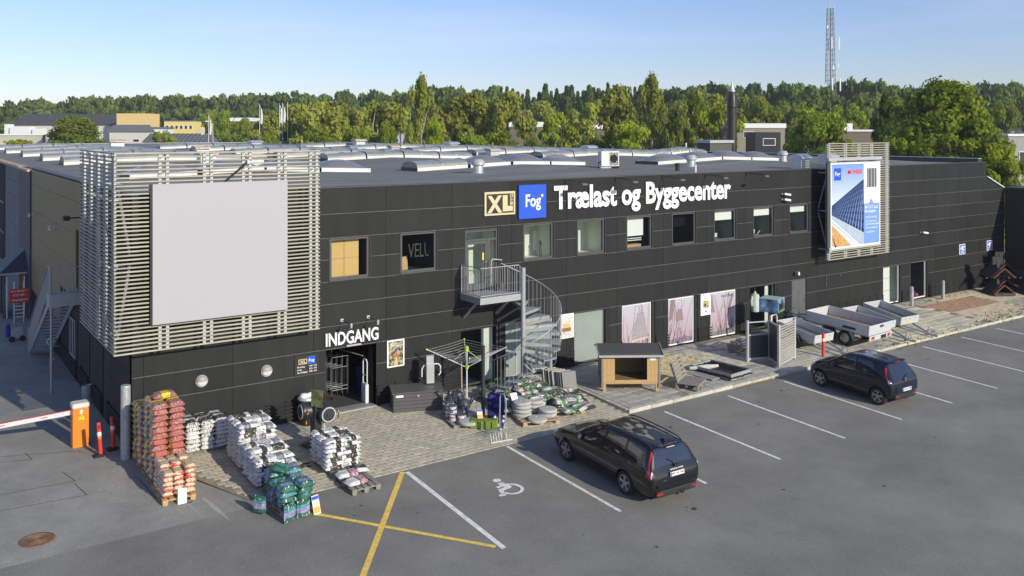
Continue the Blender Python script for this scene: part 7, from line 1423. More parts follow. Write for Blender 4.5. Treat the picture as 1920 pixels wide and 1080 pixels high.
for x, y, tl_, lab in ((-0.68, 0.62, 0.07, 'leaning red marker post with white band on a black foot, nearer the orange barrier'), (-0.28, 0.98, 0.06, 'leaning red marker post with white band nearer the tall bollard')):
    if mp0 is None:
        t = thing('marker_post', lab, 'marker post', (x, y, gz(0, 0)), (0, R(-4), 0), 'red marker posts by the barrier'); mp0 = t
        part(MB().lathe([(0.055, 0.06), (0.055, 0.93), (0.04, 0.95)], (0, 0, 0), 14), 'tube', RED, t, smooth=True); part(MB().lathe([(0.0565, 0.58), (0.0565, 0.69)], (0, 0, 0), 14, cap=False), 'white_band', SIGNW, t); part(MB().lathe([(0.0565, 0.50), (0.0565, 0.58)], (0, 0, 0), 14, cap=False), 'orange_band', ORANGE, t); part(MB().bbox(-0.20, 0.10, -0.14, 0.12, 0, 0.07, 0.025), 'foot', RUBBER, t); part(MB().box(-0.015, 0.015, -0.06, -0.052, 0.78, 0.88), 'slot', BLACK, t)
    else: dup(mp0, (x, y, gz(0, 0)), (0, R(-3), R(15)), lab)
wb2 = thing('wall_bin', 'small grey steel waste bin on the shaded side wall', 'bin', (-0.15, 6.05, gz(0, 1)), 0); part(MB().lathe([(0.14, 0.18), (0.15, 0.20), (0.16, 0.62), (0.145, 0.63), (0.13, 0.5)], (0, 0, 0), 16), 'drum', GALV, wb2, smooth=True); part(MB().tube([(0.1, 0, 0), (0.1, 0, 0.5)], 0.03, 8), 'bracket', GALV, wb2)
bk = thing('bicycle', 'black bicycle with pale wheels leaning in the shade under the yard stair', 'bicycle', (-0.62, 10.6, gz(0, 1)), (0, R(9), R(86)))
for x in (-0.54, 0.54):
    w_ = part(MB().lathe([(0.325, -0.018), (0.345, 0), (0.325, 0.018), (0.305, 0)], (x, 0, 0.345), 24, 'y', cap=False), 'wheel', mat('bike_tyre', (0.25, 0.22, 0.18), 0.7) if x < 0 else MATS['bike_tyre'], bk)
    m = MB()
    for k in range(8): a = k * math.pi / 4; m.tube([(x, 0, 0.345), (x + 0.31 * math.cos(a), 0, 0.345 + 0.31 * math.sin(a))], 0.004, 4)
    part(m, 'spoke', STEEL, w_)
part(MB().tube([(-0.54, 0, 0.345), (-0.08, 0, 0.32), (-0.2, 0, 0.85), (-0.54, 0, 0.345)], 0.017, 6).tube([(-0.08, 0, 0.32), (0.36, 0, 0.80), (-0.17, 0, 0.72)], 0.018, 6).tube([(0.54, 0, 0.345), (0.38, 0, 0.85), (0.35, 0, 1.02)], 0.017, 6), 'frame', BLACK, bk); part(MB().bbox(-0.34, -0.08, -0.08, 0.08, 0.88, 0.94, 0.03), 'saddle', BLACK, bk); part(MB().tube([(0.22, -0.28, 1.02), (0.36, -0.1, 1.05), (0.36, 0.1, 1.05), (0.22, 0.28, 1.02)], 0.014, 6), 'handlebar', STEEL, bk); part(MB().box(-0.72, -0.35, -0.07, 0.07, 0.70, 0.72).box(-0.74, -0.70, -0.04, 0.04, 0.55, 0.60), 'carrier', BLACK, bk); part(MB().box(-0.76, -0.735, -0.06, 0.06, 0.60, 0.68).box(-0.60, -0.50, -0.03, 0.03, 0.04, 0.06), 'reflector', ORANGE, bk)
part(MB().lathe([(0.10, -0.02), (0.13, 0.0), (0.10, 0.02)], (0.36, 0, 1.22), 14, 'x', cap=False), 'lock_loop', WHITE, bk)
hk = thing('hand_truck', 'grey hand truck with a blue bag beside the foot of the yard stair', 'hand truck', (-1.05, 17.6, gz(0, 1))); part(MB().bbox(-0.25, 0.25, -0.2, 0.2, 0.12, 0.55, 0.02), 'body', GALV, hk); part(MB().bbox(-0.42, -0.26, -0.2, 0.25, 0.2, 0.75, 0.04), 'blue_bag', mat('bag_blue', (0.01, 0.02, 0.30), 0.6), hk); part(MB().lathe([(0.12, -0.03), (0.12, 0.03)], (-0.2, -0.24, 0.12), 12, 'y').lathe([(0.12, -0.03), (0.12, 0.03)], (0.2, -0.24, 0.12), 12, 'y'), 'wheel', RUBBER, hk)
ss = thing('stop_sign_rack', 'red stop here sign on a small white rack in front of the kiosk', 'sign', (-0.55, 21.6, gz(0, 1)), R(4)); part(MB().box(-0.42, 0.42, -0.02, 0.02, 0.95, 1.62), 'sign_plate', RED, ss)
for s_, z, a, b in (('Hvor skal du ?', 1.47, -0.36, 0.3), ('STOP HER !', 1.27, -0.26, 0.28), ('- tilmed gående', 1.05, -0.36, 0.36)): lettering(s_, ss, SIGNW, a, b, -0.026, z, 0.10, 0.012, 0.003, 'sign_lettering')
m = MB()
for x in (-0.2, 0.2): m.box(x - 0.02, x + 0.02, 0.03, 0.07, 0, 1.95)
for z in (0.25, 0.42, 0.59, 0.76): m.box(-0.2, 0.2, 0.03, 0.06, z, z + 0.04)
part(m, 'rack', SIGNW, ss)
ki = thing('entrance_kiosk', 'small glazed entry kiosk with slate roof on the far yard side', 'kiosk', (-0.3, 24.3, gz(0, 1))); GL2 = FRAME
m = MB(); 
for x, y in ((-0.75, -1.2), (-0.75, 1.2), (-0.75, 0.0), (0.25, -1.2)): m.box(x - 0.04, x + 0.04, y - 0.04, y + 0.04, 0, 2.2)
m.box(-0.79, 0.3, -1.24, -1.16, 2.1, 2.2); m.box(-0.79, -0.71, -1.2, 1.2, 2.1, 2.2); m.box(-0.79, -0.71, -1.16, 1.2, 0, 0.12); part(m, 'frame', FRAME, ki); part(MB().box(-0.755, -0.745, -1.15, 1.15, 0.12, 2.1), 'pane', GLASSD, ki); part(MB().box(-0.1, 0.25, -1.21, -1.19, 0, 2.1), 'door', BROWN, ki)
m = MB(); m.box(-0.65, -0.6, -1.26, -1.2, 0.0, 2.0); m.box(0.1, 0.15, -1.26, -1.2, 0, 2.0); part(m, 'door_frame', SIGNW, ki)
m = MB(); m.add([(-1.0, -1.5, 2.2), (0.3, -1.5, 2.2), (0.3, 1.5, 2.2), (-1.0, 1.5, 2.2), (0.3, -0.6, 3.3), (0.3, 1.0, 3.3)], [(0, 1, 4), (0, 4, 5, 3), (3, 5, 2), (0, 3, 2, 1)]); part(m, 'roof', NAVY, ki); part(MB().box(-1.02, 0.3, -1.54, -1.48, 2.14, 2.22), 'gutter', GALV, ki)
rc = single(MB().lathe([(0.13, 0), (0.12, 0.25), (0.06, 0.42), (0.03, 0.45)], (0, 0, 0), 12), 'fire_extinguisher', RED, 'small red extinguisher standing by the kiosk', 'extinguisher', loc=(-1.25, 24.9, gz(0, 1)), smooth=True)
# ------------------------------------------------------------------ cars
def pchip(xs, ys, x):
    n = len(xs)
    if x <= xs[0]: return ys[0]
    if x >= xs[-1]: return ys[-1]
    i = max(k for k in range(n - 1) if xs[k] <= x)
    d = [(ys[k + 1] - ys[k]) / (xs[k + 1] - xs[k]) for k in range(n - 1)]
    def sl(k):
        if k == 0: return d[0]
        if k == n - 1: return d[-1]
        return 0 if d[k - 1] * d[k] <= 0 else 2 * d[k - 1] * d[k] / (d[k - 1] + d[k])
    h = xs[i + 1] - xs[i]; t = (x - xs[i]) / h; a, b = sl(i), sl(i + 1)
    return (2 * t ** 3 - 3 * t ** 2 + 1) * ys[i] + (t ** 3 - 2 * t ** 2 + t) * h * a + (-2 * t ** 3 + 3 * t ** 2) * ys[i + 1] + (t ** 3 - t ** 2) * h * b
class CarSkin:
    def __init__(s, st): s.st = st; s.y = [q[0] for q in st]
    def ctrl(s, y):
        v = [pchip(s.y, [q[k] for q in s.st], y) for k in range(1, 10)]
        zs, w = v[:5], v[5:]
        return [(w[0], zs[0]), (w[1], zs[1]), (w[2], zs[2]), (w[3], zs[3]), (0.0, zs[4])]
    def at(s, y, t, sign=1):
        """t 0..4 from the sill to the roof centre; beyond 4 mirrors to the other side"""
        if t > 4: return s.at(y, 8 - t, -sign)
        c = s.ctrl(y); p = [(c[0][0] - 0.10, c[0][1] - 0.02)] + c + [(-c[3][0], c[3][1])]
        i = min(3, int(t)); u = t - i; P0, P1, P2, P3 = p[i], p[i + 1], p[i + 2], p[i + 3]
        k = 0.5 if i != 2 else 0.38
        def cr(a, b, c_, d): m0, m1 = k * (c_ - a), k * (d - b); return (2 * u ** 3 - 3 * u ** 2 + 1) * b + (u ** 3 - 2 * u ** 2 + u) * m0 + (-2 * u ** 3 + 3 * u ** 2) * c_ + (u ** 3 - u ** 2) * m1
        return Vector((sign * cr(P0[0], P1[0], P2[0], P3[0]), y, cr(P0[1], P1[1], P2[1], P3[1])))
    def nrm(s, y, t, sign=1):
        e = 0.01; a = s.at(y + e, t, sign) - s.at(y - e, t, sign); b = s.at(y, min(7.99, t + e), sign) - s.at(y, max(0, t - e), sign); n = a.cross(b)
        if n.length < 1e-9: return Vector((0, 0, 1))
        n.normalize(); c = s.at(y, t, sign) - Vector((0, y, 0.6)); return n if n.dot(Vector((c.x, 0, c.z)) + Vector((0, 0.3 * (1 if y > 0 else -1), 0))) > 0 else -n
    def body(s, ys, axles, ra, zc, nt=26):
        mb = MB(); rings = []; T = [4 * k / nt for k in range(nt + 1)]
        P = []
        for y in ys:
            for t in T: P.append(s.at(y, t, 1))
            for t in T[-2::-1]: P.append(s.at(y, t, -1))
        M_ = 2 * nt + 1
        def snap(v):
            for ax_ in axles:
                dy, dz = v.y - ax_, v.z - zc; r_ = math.hypot(dy, dz)
                if r_ < ra and abs(v.x) > 0.45 and v.z < zc + ra: return True, Vector((v.x, ax_ + dy / max(r_, 1e-4) * ra, zc + dz / max(r_, 1e-4) * ra))
            return False, v
        sn = [snap(v) for v in P]; F = []
        for j in range(len(ys) - 1):
            for k in range(M_ - 1):
                q = (j * M_ + k, j * M_ + k + 1, (j + 1) * M_ + k + 1, (j + 1) * M_ + k)
                if all(sn[i][0] for i in q): continue
                F.append(q)
        P = [v[1] if v[1].z > 0.12 else Vector((v[1].x, v[1].y, 0.12)) for v in sn]
        F.append(tuple(range(M_))); F.append(tuple((len(ys) - 1) * M_ + k for k in range(M_ - 1, -1, -1)))
        return mb.add(P, F)
    def patch(s, c00, c10, c11, c01, off=0.004, n=10, m=8, sign=1, mb=None):
        """skin patch, corners in (y, t): bilinear, lifted along the normal"""
        mb = mb or MB(); P = []
        for i in range(n + 1):
            for j in range(m + 1):
                u, v = i / n, j / m; y = (c00[0] * (1 - u) + c10[0] * u) * (1 - v) + (c01[0] * (1 - u) + c11[0] * u) * v; t = (c00[1] * (1 - u) + c10[1] * u) * (1 - v) + (c01[1] * (1 - u) + c11[1] * u) * v
                sg_, tt = (sign, t) if t <= 4 else (-sign, 8 - t)
                P.append(s.at(y, tt, sg_) + s.nrm(y, tt, sg_) * off)
        return mb.add(P, [(i * (m + 1) + j, (i + 1) * (m + 1) + j, (i + 1) * (m + 1) + j + 1, i * (m + 1) + j + 1) for i in range(n) for j in range(m)])
    def line(s, pts, r_, mb, sign=1, off=0.0, n=8):
        out = []
        for a, b in zip(pts, pts[1:]):
            for k in range(n): u = k / n; y, t = a[0] + (b[0] - a[0]) * u, a[1] + (b[1] - a[1]) * u; out.append(s.at(y, t, sign) + s.nrm(y, t, sign) * off)
        y, t = pts[-1]; out.append(s.at(y, t, sign)); return mb.tube(out, r_, 5)
CARGLASS = mat('car_glass', (0.010, 0.013, 0.016), 0.02, var=0, spec=1.0, coat=1.0)
CARGLASS.node_tree.nodes['Principled BSDF'].inputs['IOR'].default_value = 1.5
REDL = mat('tail_light_red', (0.45, 0.012, 0.015), 0.15, var=0, coat=1.0); CLEARL = mat('light_clear', (0.62, 0.62, 0.62), 0.15, var=0, coat=1.0); RIMM = mat('alloy_rim', (0.40, 0.40, 0.41), 0.3, metal=0.7, var=0.05); PLATE = mat('plate_white', (0.66, 0.66, 0.66), 0.4, var=0); TRIM = mat('car_trim', (0.02, 0.02, 0.02), 0.6, var=0)
def wheel(parent, x, y, r_, w, spokes, rim, sign, pair=0.0):
    M_ = Matrix.Translation((x, y, r_)) @ Matrix.Scale(sign, 4, Vector((1, 0, 0)))
    a = MB(M_); a.lathe([(r_ * 0.66, -w / 2), (r_ * 0.93, -w / 2), (r_, -w * 0.32), (r_, w * 0.32), (r_ * 0.93, w / 2), (r_ * 0.70, w / 2), (r_ * 0.66, w * 0.35)], (0, 0, 0), 28, 'x', cap=False); t = part(a, 'wheel', RUBBER, parent, smooth=True)
    a = MB(M_); a.lathe([(r_ * 0.68, w * 0.40), (r_ * 0.68, w * 0.47), (r_ * 0.62, w * 0.47), (r_ * 0.60, w * 0.10)], (0, 0, 0), 28, 'x', cap=False); a.lathe([(0.0, w * 0.44), (r_ * 0.16, w * 0.42), (r_ * 0.17, w * 0.2)], (0, 0, 0), 12, 'x', cap=False)
    for k in range(spokes):
        for d in ((-pair, pair) if pair else (0,)):
            an = 2 * math.pi * k / spokes + d + 0.3; a.bar((w * 0.36, 0.10 * r_ * math.cos(an), 0.10 * r_ * math.sin(an)), (w * 0.40, r_ * 0.65 * math.cos(an), r_ * 0.65 * math.sin(an)), r_ * (0.10 if pair else 0.24), 0.03, up=(1, 0, 0))
    part(a, 'rim', rim, t); a = MB(M_); a.lathe([(0.0, w * 0.06), (r_ * 0.62, w * 0.08)], (0, 0, 0), 24, 'x', cap=False); part(a, 'brake_disc', DARK, t)
def plate(parent, text, y, z, w, slope, name='licence_plate'):
    p_ = part(MB(Matrix.Translation((0, y, z)) @ Matrix.Rotation(slope, 4, 'X')).bbox(-w / 2, w / 2, -0.012, 0.0, -0.055, 0.055, 0.004), name, PLATE, parent)
    part(MB(Matrix.Translation((0, y, z)) @ Matrix.Rotation(slope, 4, 'X')).box(-w / 2 + 0.006, -w / 2 + 0.045, -0.014, -0.012, -0.05, 0.05), 'blue_strip', BLUE, p_)
    o = lettering(text, p_, TRIM, -w / 2 + 0.06, w / 2 - 0.03, y - 0.014, z - 0.032, 0.066, 0.01, 0.002, 'plate_lettering'); return p_
def build_car(loc, rot, st, paint, axles, wheel_r, label, name, tw, spokes, pair, rim=RIMM, group=None):
    c = thing(name, label, 'car', loc, rot, group); sk_ = CarSkin(st); y0, y1 = st[0][0], st[-1][0]
    ys = sorted(set([y0 + (y1 - y0) * k / 84 for k in range(85)] + [q[0] for q in st] + [st[0][0] + d for d in (0.02, 0.04, 0.07, 0.1, 0.13)]))
    b = part(sk_.body(ys, axles, wheel_r * 1.16, wheel_r * 1.02), 'body', paint, c, smooth=True)
    m = MB()
    for a in axles:
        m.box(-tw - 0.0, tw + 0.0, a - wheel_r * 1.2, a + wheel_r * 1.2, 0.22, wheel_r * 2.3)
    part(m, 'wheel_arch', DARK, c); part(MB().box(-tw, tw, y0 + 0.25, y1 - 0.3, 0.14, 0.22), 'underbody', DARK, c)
    for a in axles:
        for s_ in (-1, 1): wheel(c, s_ * (tw + 0.10), a, wheel_r, 0.20, spokes, rim, s_, pair)
    return c, sk_, b
BLACKP = mat('black_car_paint', (0.0045, 0.0045, 0.005), 0.3, var=0, coat=1.0, spec=0.3); NAVYP = mat('dark_blue_car_paint', (0.007, 0.009, 0.024), 0.3, metal=0.2, var=0, coat=0.9, spec=0.3)
EST = [(-2.29, .44, .54, .64, .665, .675, .58, .70, .66, .50), (-2.24, .34, .52, .78, .83, .85, .70, .83, .80, .64), (-2.17, .29, .53, .90, .965, .985, .76, .865, .83, .68), (-2.05, .26, .54, .935, 1.19, 1.215, .79, .88, .845, .645), (-1.92, .25, .55, .945, 1.375, 1.41, .80, .885, .85, .60), (-1.6, .24, .55, .95, 1.41, 1.45, .81, .885, .855, .605), (-.8, .24, .55, .935, 1.43, 1.47, .82, .885, .86, .62), (0., .24, .55, .92, 1.41, 1.455, .82, .885, .86, .625), (.32, .24, .55, .91, 1.35, 1.40, .82, .885, .86, .625), (.75, .24, .55, .90, 1.14, 1.19, .82, .885, .86, .67), (1.12, .24, .55, .89, .935, .985, .82, .885, .855, .74), (1.6, .24, .54, .84, .875, .93, .80, .88, .83, .68), (2.0, .24, .51, .73, .765, .81, .75, .85, .78, .58), (2.18, .27, .48, .62, .65, .68, .66, .76, .70, .5), (2.26, .34, .45, .53, .55, .56, .5, .6, .55, .4)]
cX, cY = 10.97, -8.02
e_car, es, eb = build_car((cX, cY, gz(cX, cY)), (GT, 0, R(-1.5)), EST, BLACKP, (-1.20, 1.44), 0.315, 'black estate car with roof rails parked with its tail towards the camera', 'estate_car', 0.68, 5, 0.0)
e_car.scale = (0.965, 0.965, 0.98)
for s_ in (-1, 1):
    part(es.patch((-0.22, 2.12), (0.86, 2.10), (0.40, 2.86), (-0.22, 2.88), sign=s_), 'side_window', CARGLASS, e_car, smooth=True); part(es.patch((-1.12, 2.12), (-0.30, 2.12), (-0.30, 2.88), (-1.06, 2.88), sign=s_), 'side_window', CARGLASS, e_car, smooth=True); part(es.patch((-1.95, 2.18), (-1.20, 2.12), (-1.14, 2.88), (-1.80, 2.86), sign=s_), 'side_window', CARGLASS, e_car, smooth=True)
    t_ = part(es.patch((-2.21, 1.55), (-2.03, 1.60), (-2.08, 2.10), (-2.185, 2.05), 0.010, sign=s_), 'tail_light', REDL, e_car, smooth=True); part(es.patch((-2.175, 2.05), (-2.10, 2.05), (-1.94, 2.98), (-1.99, 3.02), 0.010, sign=s_), 'tail_light', REDL, e_car, smooth=True); part(es.patch((-2.225, 1.75), (-2.20, 1.75), (-2.175, 2.35), (-2.205, 2.35), 0.016, sign=s_), 'light_lens', CLEARL, t_, smooth=True)
    part(MB().tube([es.at(y, 3.12, s_) + Vector((0, 0, 0.05 if abs(y + 0.72) < 1.1 else 0.005)) for y in [-1.86 + k * 0.155 for k in range(15)]], 0.018, 7), 'roof_rail', mat('rail_black', (0.05, 0.05, 0.055), 0.3, metal=0.3, var=0) if s_ < 0 else MATS['rail_black'], e_car, smooth=True)
    mm = MB(Matrix.Translation((s_ * 0.97, 0.72, 0.98))); mm.lathe([(0.02, -0.05), (0.085, -0.04), (0.095, 0.02), (0.05, 0.07), (0.0, 0.075)], (0, 0, 0), 14, 'y'); mr_ = part(mm, 'mirror', BLACKP, e_car, smooth=True); part(MB().bar((s_ * 0.86, 0.74, 0.94), (s_ * 0.93, 0.72, 0.96), 0.05, 0.05), 'mirror_stalk', TRIM, mr_); mm = MB(Matrix.Translation((s_ * 0.97, 0.668, 0.98))); mm.lathe([(0.07, 0.0), (0.07, -0.002)], (0, 0, 0), 14, 'y'); part(mm, 'mirror_glass', STEEL, mr_)
    m = MB(); es.line([(-0.26, 0.35), (-0.26, 2.1), (-0.24, 2.9)], 0.0035, m, s_); es.line([(0.92, 0.35), (0.98, 1.3), (0.88, 2.1)], 0.0035, m, s_); es.line([(-0.80, 0.35), (-0.86, 0.9), (-1.06, 1.7), (-1.14, 2.1), (-1.08, 2.9)], 0.0035, m, s_); es.line([(-0.8, 0.35), (0.92, 0.35)], 0.0035, m, s_); es.line([(1.9, 2.0), (1.1, 2.35)], 0.003, m, s_); part(m, 'door_gap', DARK, e_car)
    for y in (-0.08, -0.95): a = es.at(y, 1.78, s_); part(MB().bbox(a.x - 0.015, a.x + 0.015, y - 0.10, y + 0.10, a.z - 0.015, a.z + 0.015, 0.008), 'door_handle', BLACKP, e_car)
    part(es.patch((-1.95, 0.55), (1.95, 0.55), (1.95, 0.75), (-1.95, 0.75), 0.002, n=2, m=1, sign=s_), 'sill_line', TRIM, e_car) if False else None
    part(es.patch((1.86, 1.75), (2.16, 1.45), (2.17, 2.0), (1.92, 2.25), 0.006, sign=s_), 'headlight', CLEARL, e_car, smooth=True)
part(es.patch((1.08, 3.02), (1.08, 4.98), (0.40, 4.92), (0.40, 3.08), n=16, m=10), 'windscreen', CARGLASS, e_car, smooth=True); part(es.patch((-2.155, 3.10), (-2.155, 4.90), (-1.945, 4.90), (-1.945, 3.10), 0.005, n=16, m=8), 'rear_window', CARGLASS, e_car, smooth=True)
m = MB(); m.tube([(0.02, -2.22, 0.99), (-0.05, -2.16, 1.06), (-0.20, -2.12, 1.15)], 0.012, 6); m.box(-0.05, 0.08, -2.245, -2.17, 0.96, 1.01); part(m, 'rear_wiper', TRIM, e_car)
part(MB().bbox(-0.34, 0.34, -2.0, -1.86, 1.408, 1.432, 0.01), 'spoiler', BLACKP, e_car); part(MB().bbox(-0.14, 0.14, -2.02, -2.0, 1.385, 1.405, 0.004), 'brake_light', CLEARL, e_car)
m = MB(); m.poly([(0, -1.75, 1.44), (0, -1.58, 1.455), (0, -1.72, 1.525), (0, -1.76, 1.525)], (0.03, 0, 0)); part(m, 'aerial_fin', BLACKP, e_car)
part(MB().bbox(-0.72, 0.72, -2.345, -2.20, 0.50, 0.60, 0.03), 'bumper', BLACKP, e_car); part(MB().bbox(-0.70, 0.70, -2.31, -2.16, 0.26, 0.42, 0.03), 'bumper_lower', TRIM, e_car)
for s_ in (-1, 1): part(MB().box(s_ * 0.62 - 0.10, s_ * 0.62 + 0.10, -2.322, -2.30, 0.34, 0.385), 'reflector', REDL, e_car)
plate(e_car, 'BG 59 194', -2.295, 0.80, 0.50, R(-12)); lettering('VOLVO', e_car, SIGNW, -0.24, 0.24, -2.262, 0.895, 0.04, 0.02, 0.004, 'badge_lettering'); lettering('V50', e_car, STEEL, -0.52, -0.38, -2.30, 0.66, 0.035, 0.01, 0.004, 'badge_lettering')
m = MB(); m.tube([(0.12, -2.2, 0.28), (0.14, -2.36, 0.27), (0.15, -2.40, 0.32), (0.15, -2.40, 0.37)], 0.016, 8); m.lathe([(0.0, 0.36), (0.025, 0.37), (0.025, 0.39), (0.0, 0.41)], (0.15, -2.40, 0), 10); m.box(-0.02, 0.06, -2.33, -2.26, 0.24, 0.30); part(m, 'tow_bar', TRIM, e_car)
part(es.patch((1.2, 3.5), (1.55, 3.5), (1.55, 3.85), (1.2, 3.85), 0.0015, sign=-1, n=2, m=2), 'hood_panel', BLACKP, e_car) if False else None
HAT = [(-1.71, .46, .56, .66, .69, .70, .52, .68, .64, .46), (-1.66, .36, .52, .82, .87, .89, .64, .77, .74, .60), (-1.57, .30, .52, .93, 1.00, 1.02, .70, .795, .77, .63), (-1.40, .26, .53, .97, 1.23, 1.255, .74, .805, .775, .585), (-1.25, .25, .54, .98, 1.39, 1.43, .75, .81, .78, .545), (-.9, .24, .55, .965, 1.425, 1.465, .76, .81, .785, .56), (-.3, .24, .55, .93, 1.43, 1.475, .76, .81, .79, .58), (.15, .24, .55, .91, 1.385, 1.43, .76, .81, .79, .59), (.55, .24, .55, .90, 1.20, 1.25, .76, .81, .79, .63), (.95, .24, .55, .90, .97, 1.02, .76, .81, .785, .69), (1.25, .25, .54, .86, .92, .97, .74, .80, .76, .64), (1.55, .26, .52, .76, .80, .84, .68, .765, .71, .52), (1.68, .30, .48, .62, .65, .67, .57, .66, .61, .42), (1.73, .36, .46, .54, .555, .56, .44, .54, .49, .34)]
hX, hY = 22.98, -7.40
h_car, hsx, hb = build_car((hX, hY, gz(hX, hY)), (GT, 0, R(-1)), HAT, NAVYP, (-1.17, 1.17), 0.30, 'small dark blue hatchback with silver wheels parked farther along the bays', 'hatchback_car', 0.60, 5, 0.16)
for s_ in (-1, 1):
    part(hsx.patch((-0.28, 2.10), (0.72, 2.12), (0.22, 2.86), (-0.22, 2.88), sign=s_), 'side_window', CARGLASS, h_car, smooth=True); part(hsx.patch((-0.98, 2.42), (-0.34, 2.12), (-0.28, 2.88), (-0.86, 2.80), sign=s_), 'side_window', CARGLASS, h_car, smooth=True)
    t_ = part(hsx.patch((-1.60, 1.95), (-1.50, 2.0), (-1.30, 2.80), (-1.37, 2.92), 0.010, sign=s_), 'tail_light', REDL, h_car, smooth=True); part(hsx.patch((-1.612, 1.72), (-1.555, 1.76), (-1.525, 2.08), (-1.59, 2.05), 0.013, sign=s_), 'light_lens', CLEARL, t_, smooth=True)
    mm = MB(Matrix.Translation((s_ * 0.89, 0.56, 0.97))); mm.lathe([(0.02, -0.05), (0.075, -0.04), (0.085, 0.02), (0.045, 0.07), (0.0, 0.075)], (0, 0, 0), 14, 'y'); mr_ = part(mm, 'mirror', NAVYP, h_car, smooth=True); part(MB().bar((s_ * 0.78, 0.58, 0.93), (s_ * 0.85, 0.56, 0.95), 0.05, 0.05), 'mirror_stalk', TRIM, mr_)
    m = MB(); hsx.line([(-0.32, 0.35), (-0.36, 1.2), (-0.32, 2.1), (-0.26, 2.9)], 0.0035, m, s_); hsx.line([(0.80, 0.35), (0.84, 1.3), (0.74, 2.1)], 0.0035, m, s_); hsx.line([(-0.32, 0.35), (0.8, 0.35)], 0.0035, m, s_); part(m, 'door_gap', DARK, h_car)
    a = hsx.at(-0.16, 1.72, s_); part(MB().bbox(a.x - 0.015, a.x + 0.015, -0.26, -0.08, a.z - 0.015, a.z + 0.015, 0.008), 'door_handle', NAVYP, h_car)
    part(hsx.patch((1.40, 1.85), (1.62, 1.45), (1.64, 2.05), (1.45, 2.35), 0.006, sign=s_), 'headlight', CLEARL, h_car, smooth=True)
    part(MB().box(s_ * 0.50 - 0.09, s_ * 0.50 + 0.09, -1.738, -1.70, 0.37, 0.41), 'reflector', REDL, h_car)
part(hsx.patch((0.92, 3.02), (0.92, 4.98), (0.22, 4.92), (0.22, 3.08), n=16, m=10), 'windscreen', CARGLASS, h_car, smooth=True); part(hsx.patch((-1.645, 3.12), (-1.645, 4.88), (-1.28, 4.90), (-1.28, 3.10), 0.005, n=16, m=10), 'rear_window', CARGLASS, h_car, smooth=True)
part(MB().bbox(-0.50, 0.50, -1.36, -1.20, 1.425, 1.452, 0.012), 'spoiler', NAVYP, h_car); part(MB().bbox(-0.16, 0.16, -1.375, -1.36, 1.425, 1.448, 0.004), 'brake_light', REDL, h_car)
part(MB().bbox(-0.60, 0.60, -1.755, -1.63, 0.50, 0.70, 0.04), 'bumper', NAVYP, h_car); part(MB().bbox(-0.58, 0.58, -1.735, -1.60, 0.27, 0.45, 0.03), 'bumper_lower', TRIM, h_car); plate(h_car, 'CS 34 328', -1.758, 0.60, 0.50, R(-6)); part(MB().lathe([(0.055, -1.70), (0.05, -1.685)], (0, 0, 0.93), 16, 'y'), 'badge', STEEL, h_car)
m = MB(); m.tube([(0.0, -1.68, 0.98), (0.12, -1.635, 1.02), (0.30, -1.60, 1.06)], 0.010, 6); part(m, 'rear_wiper', TRIM, h_car)

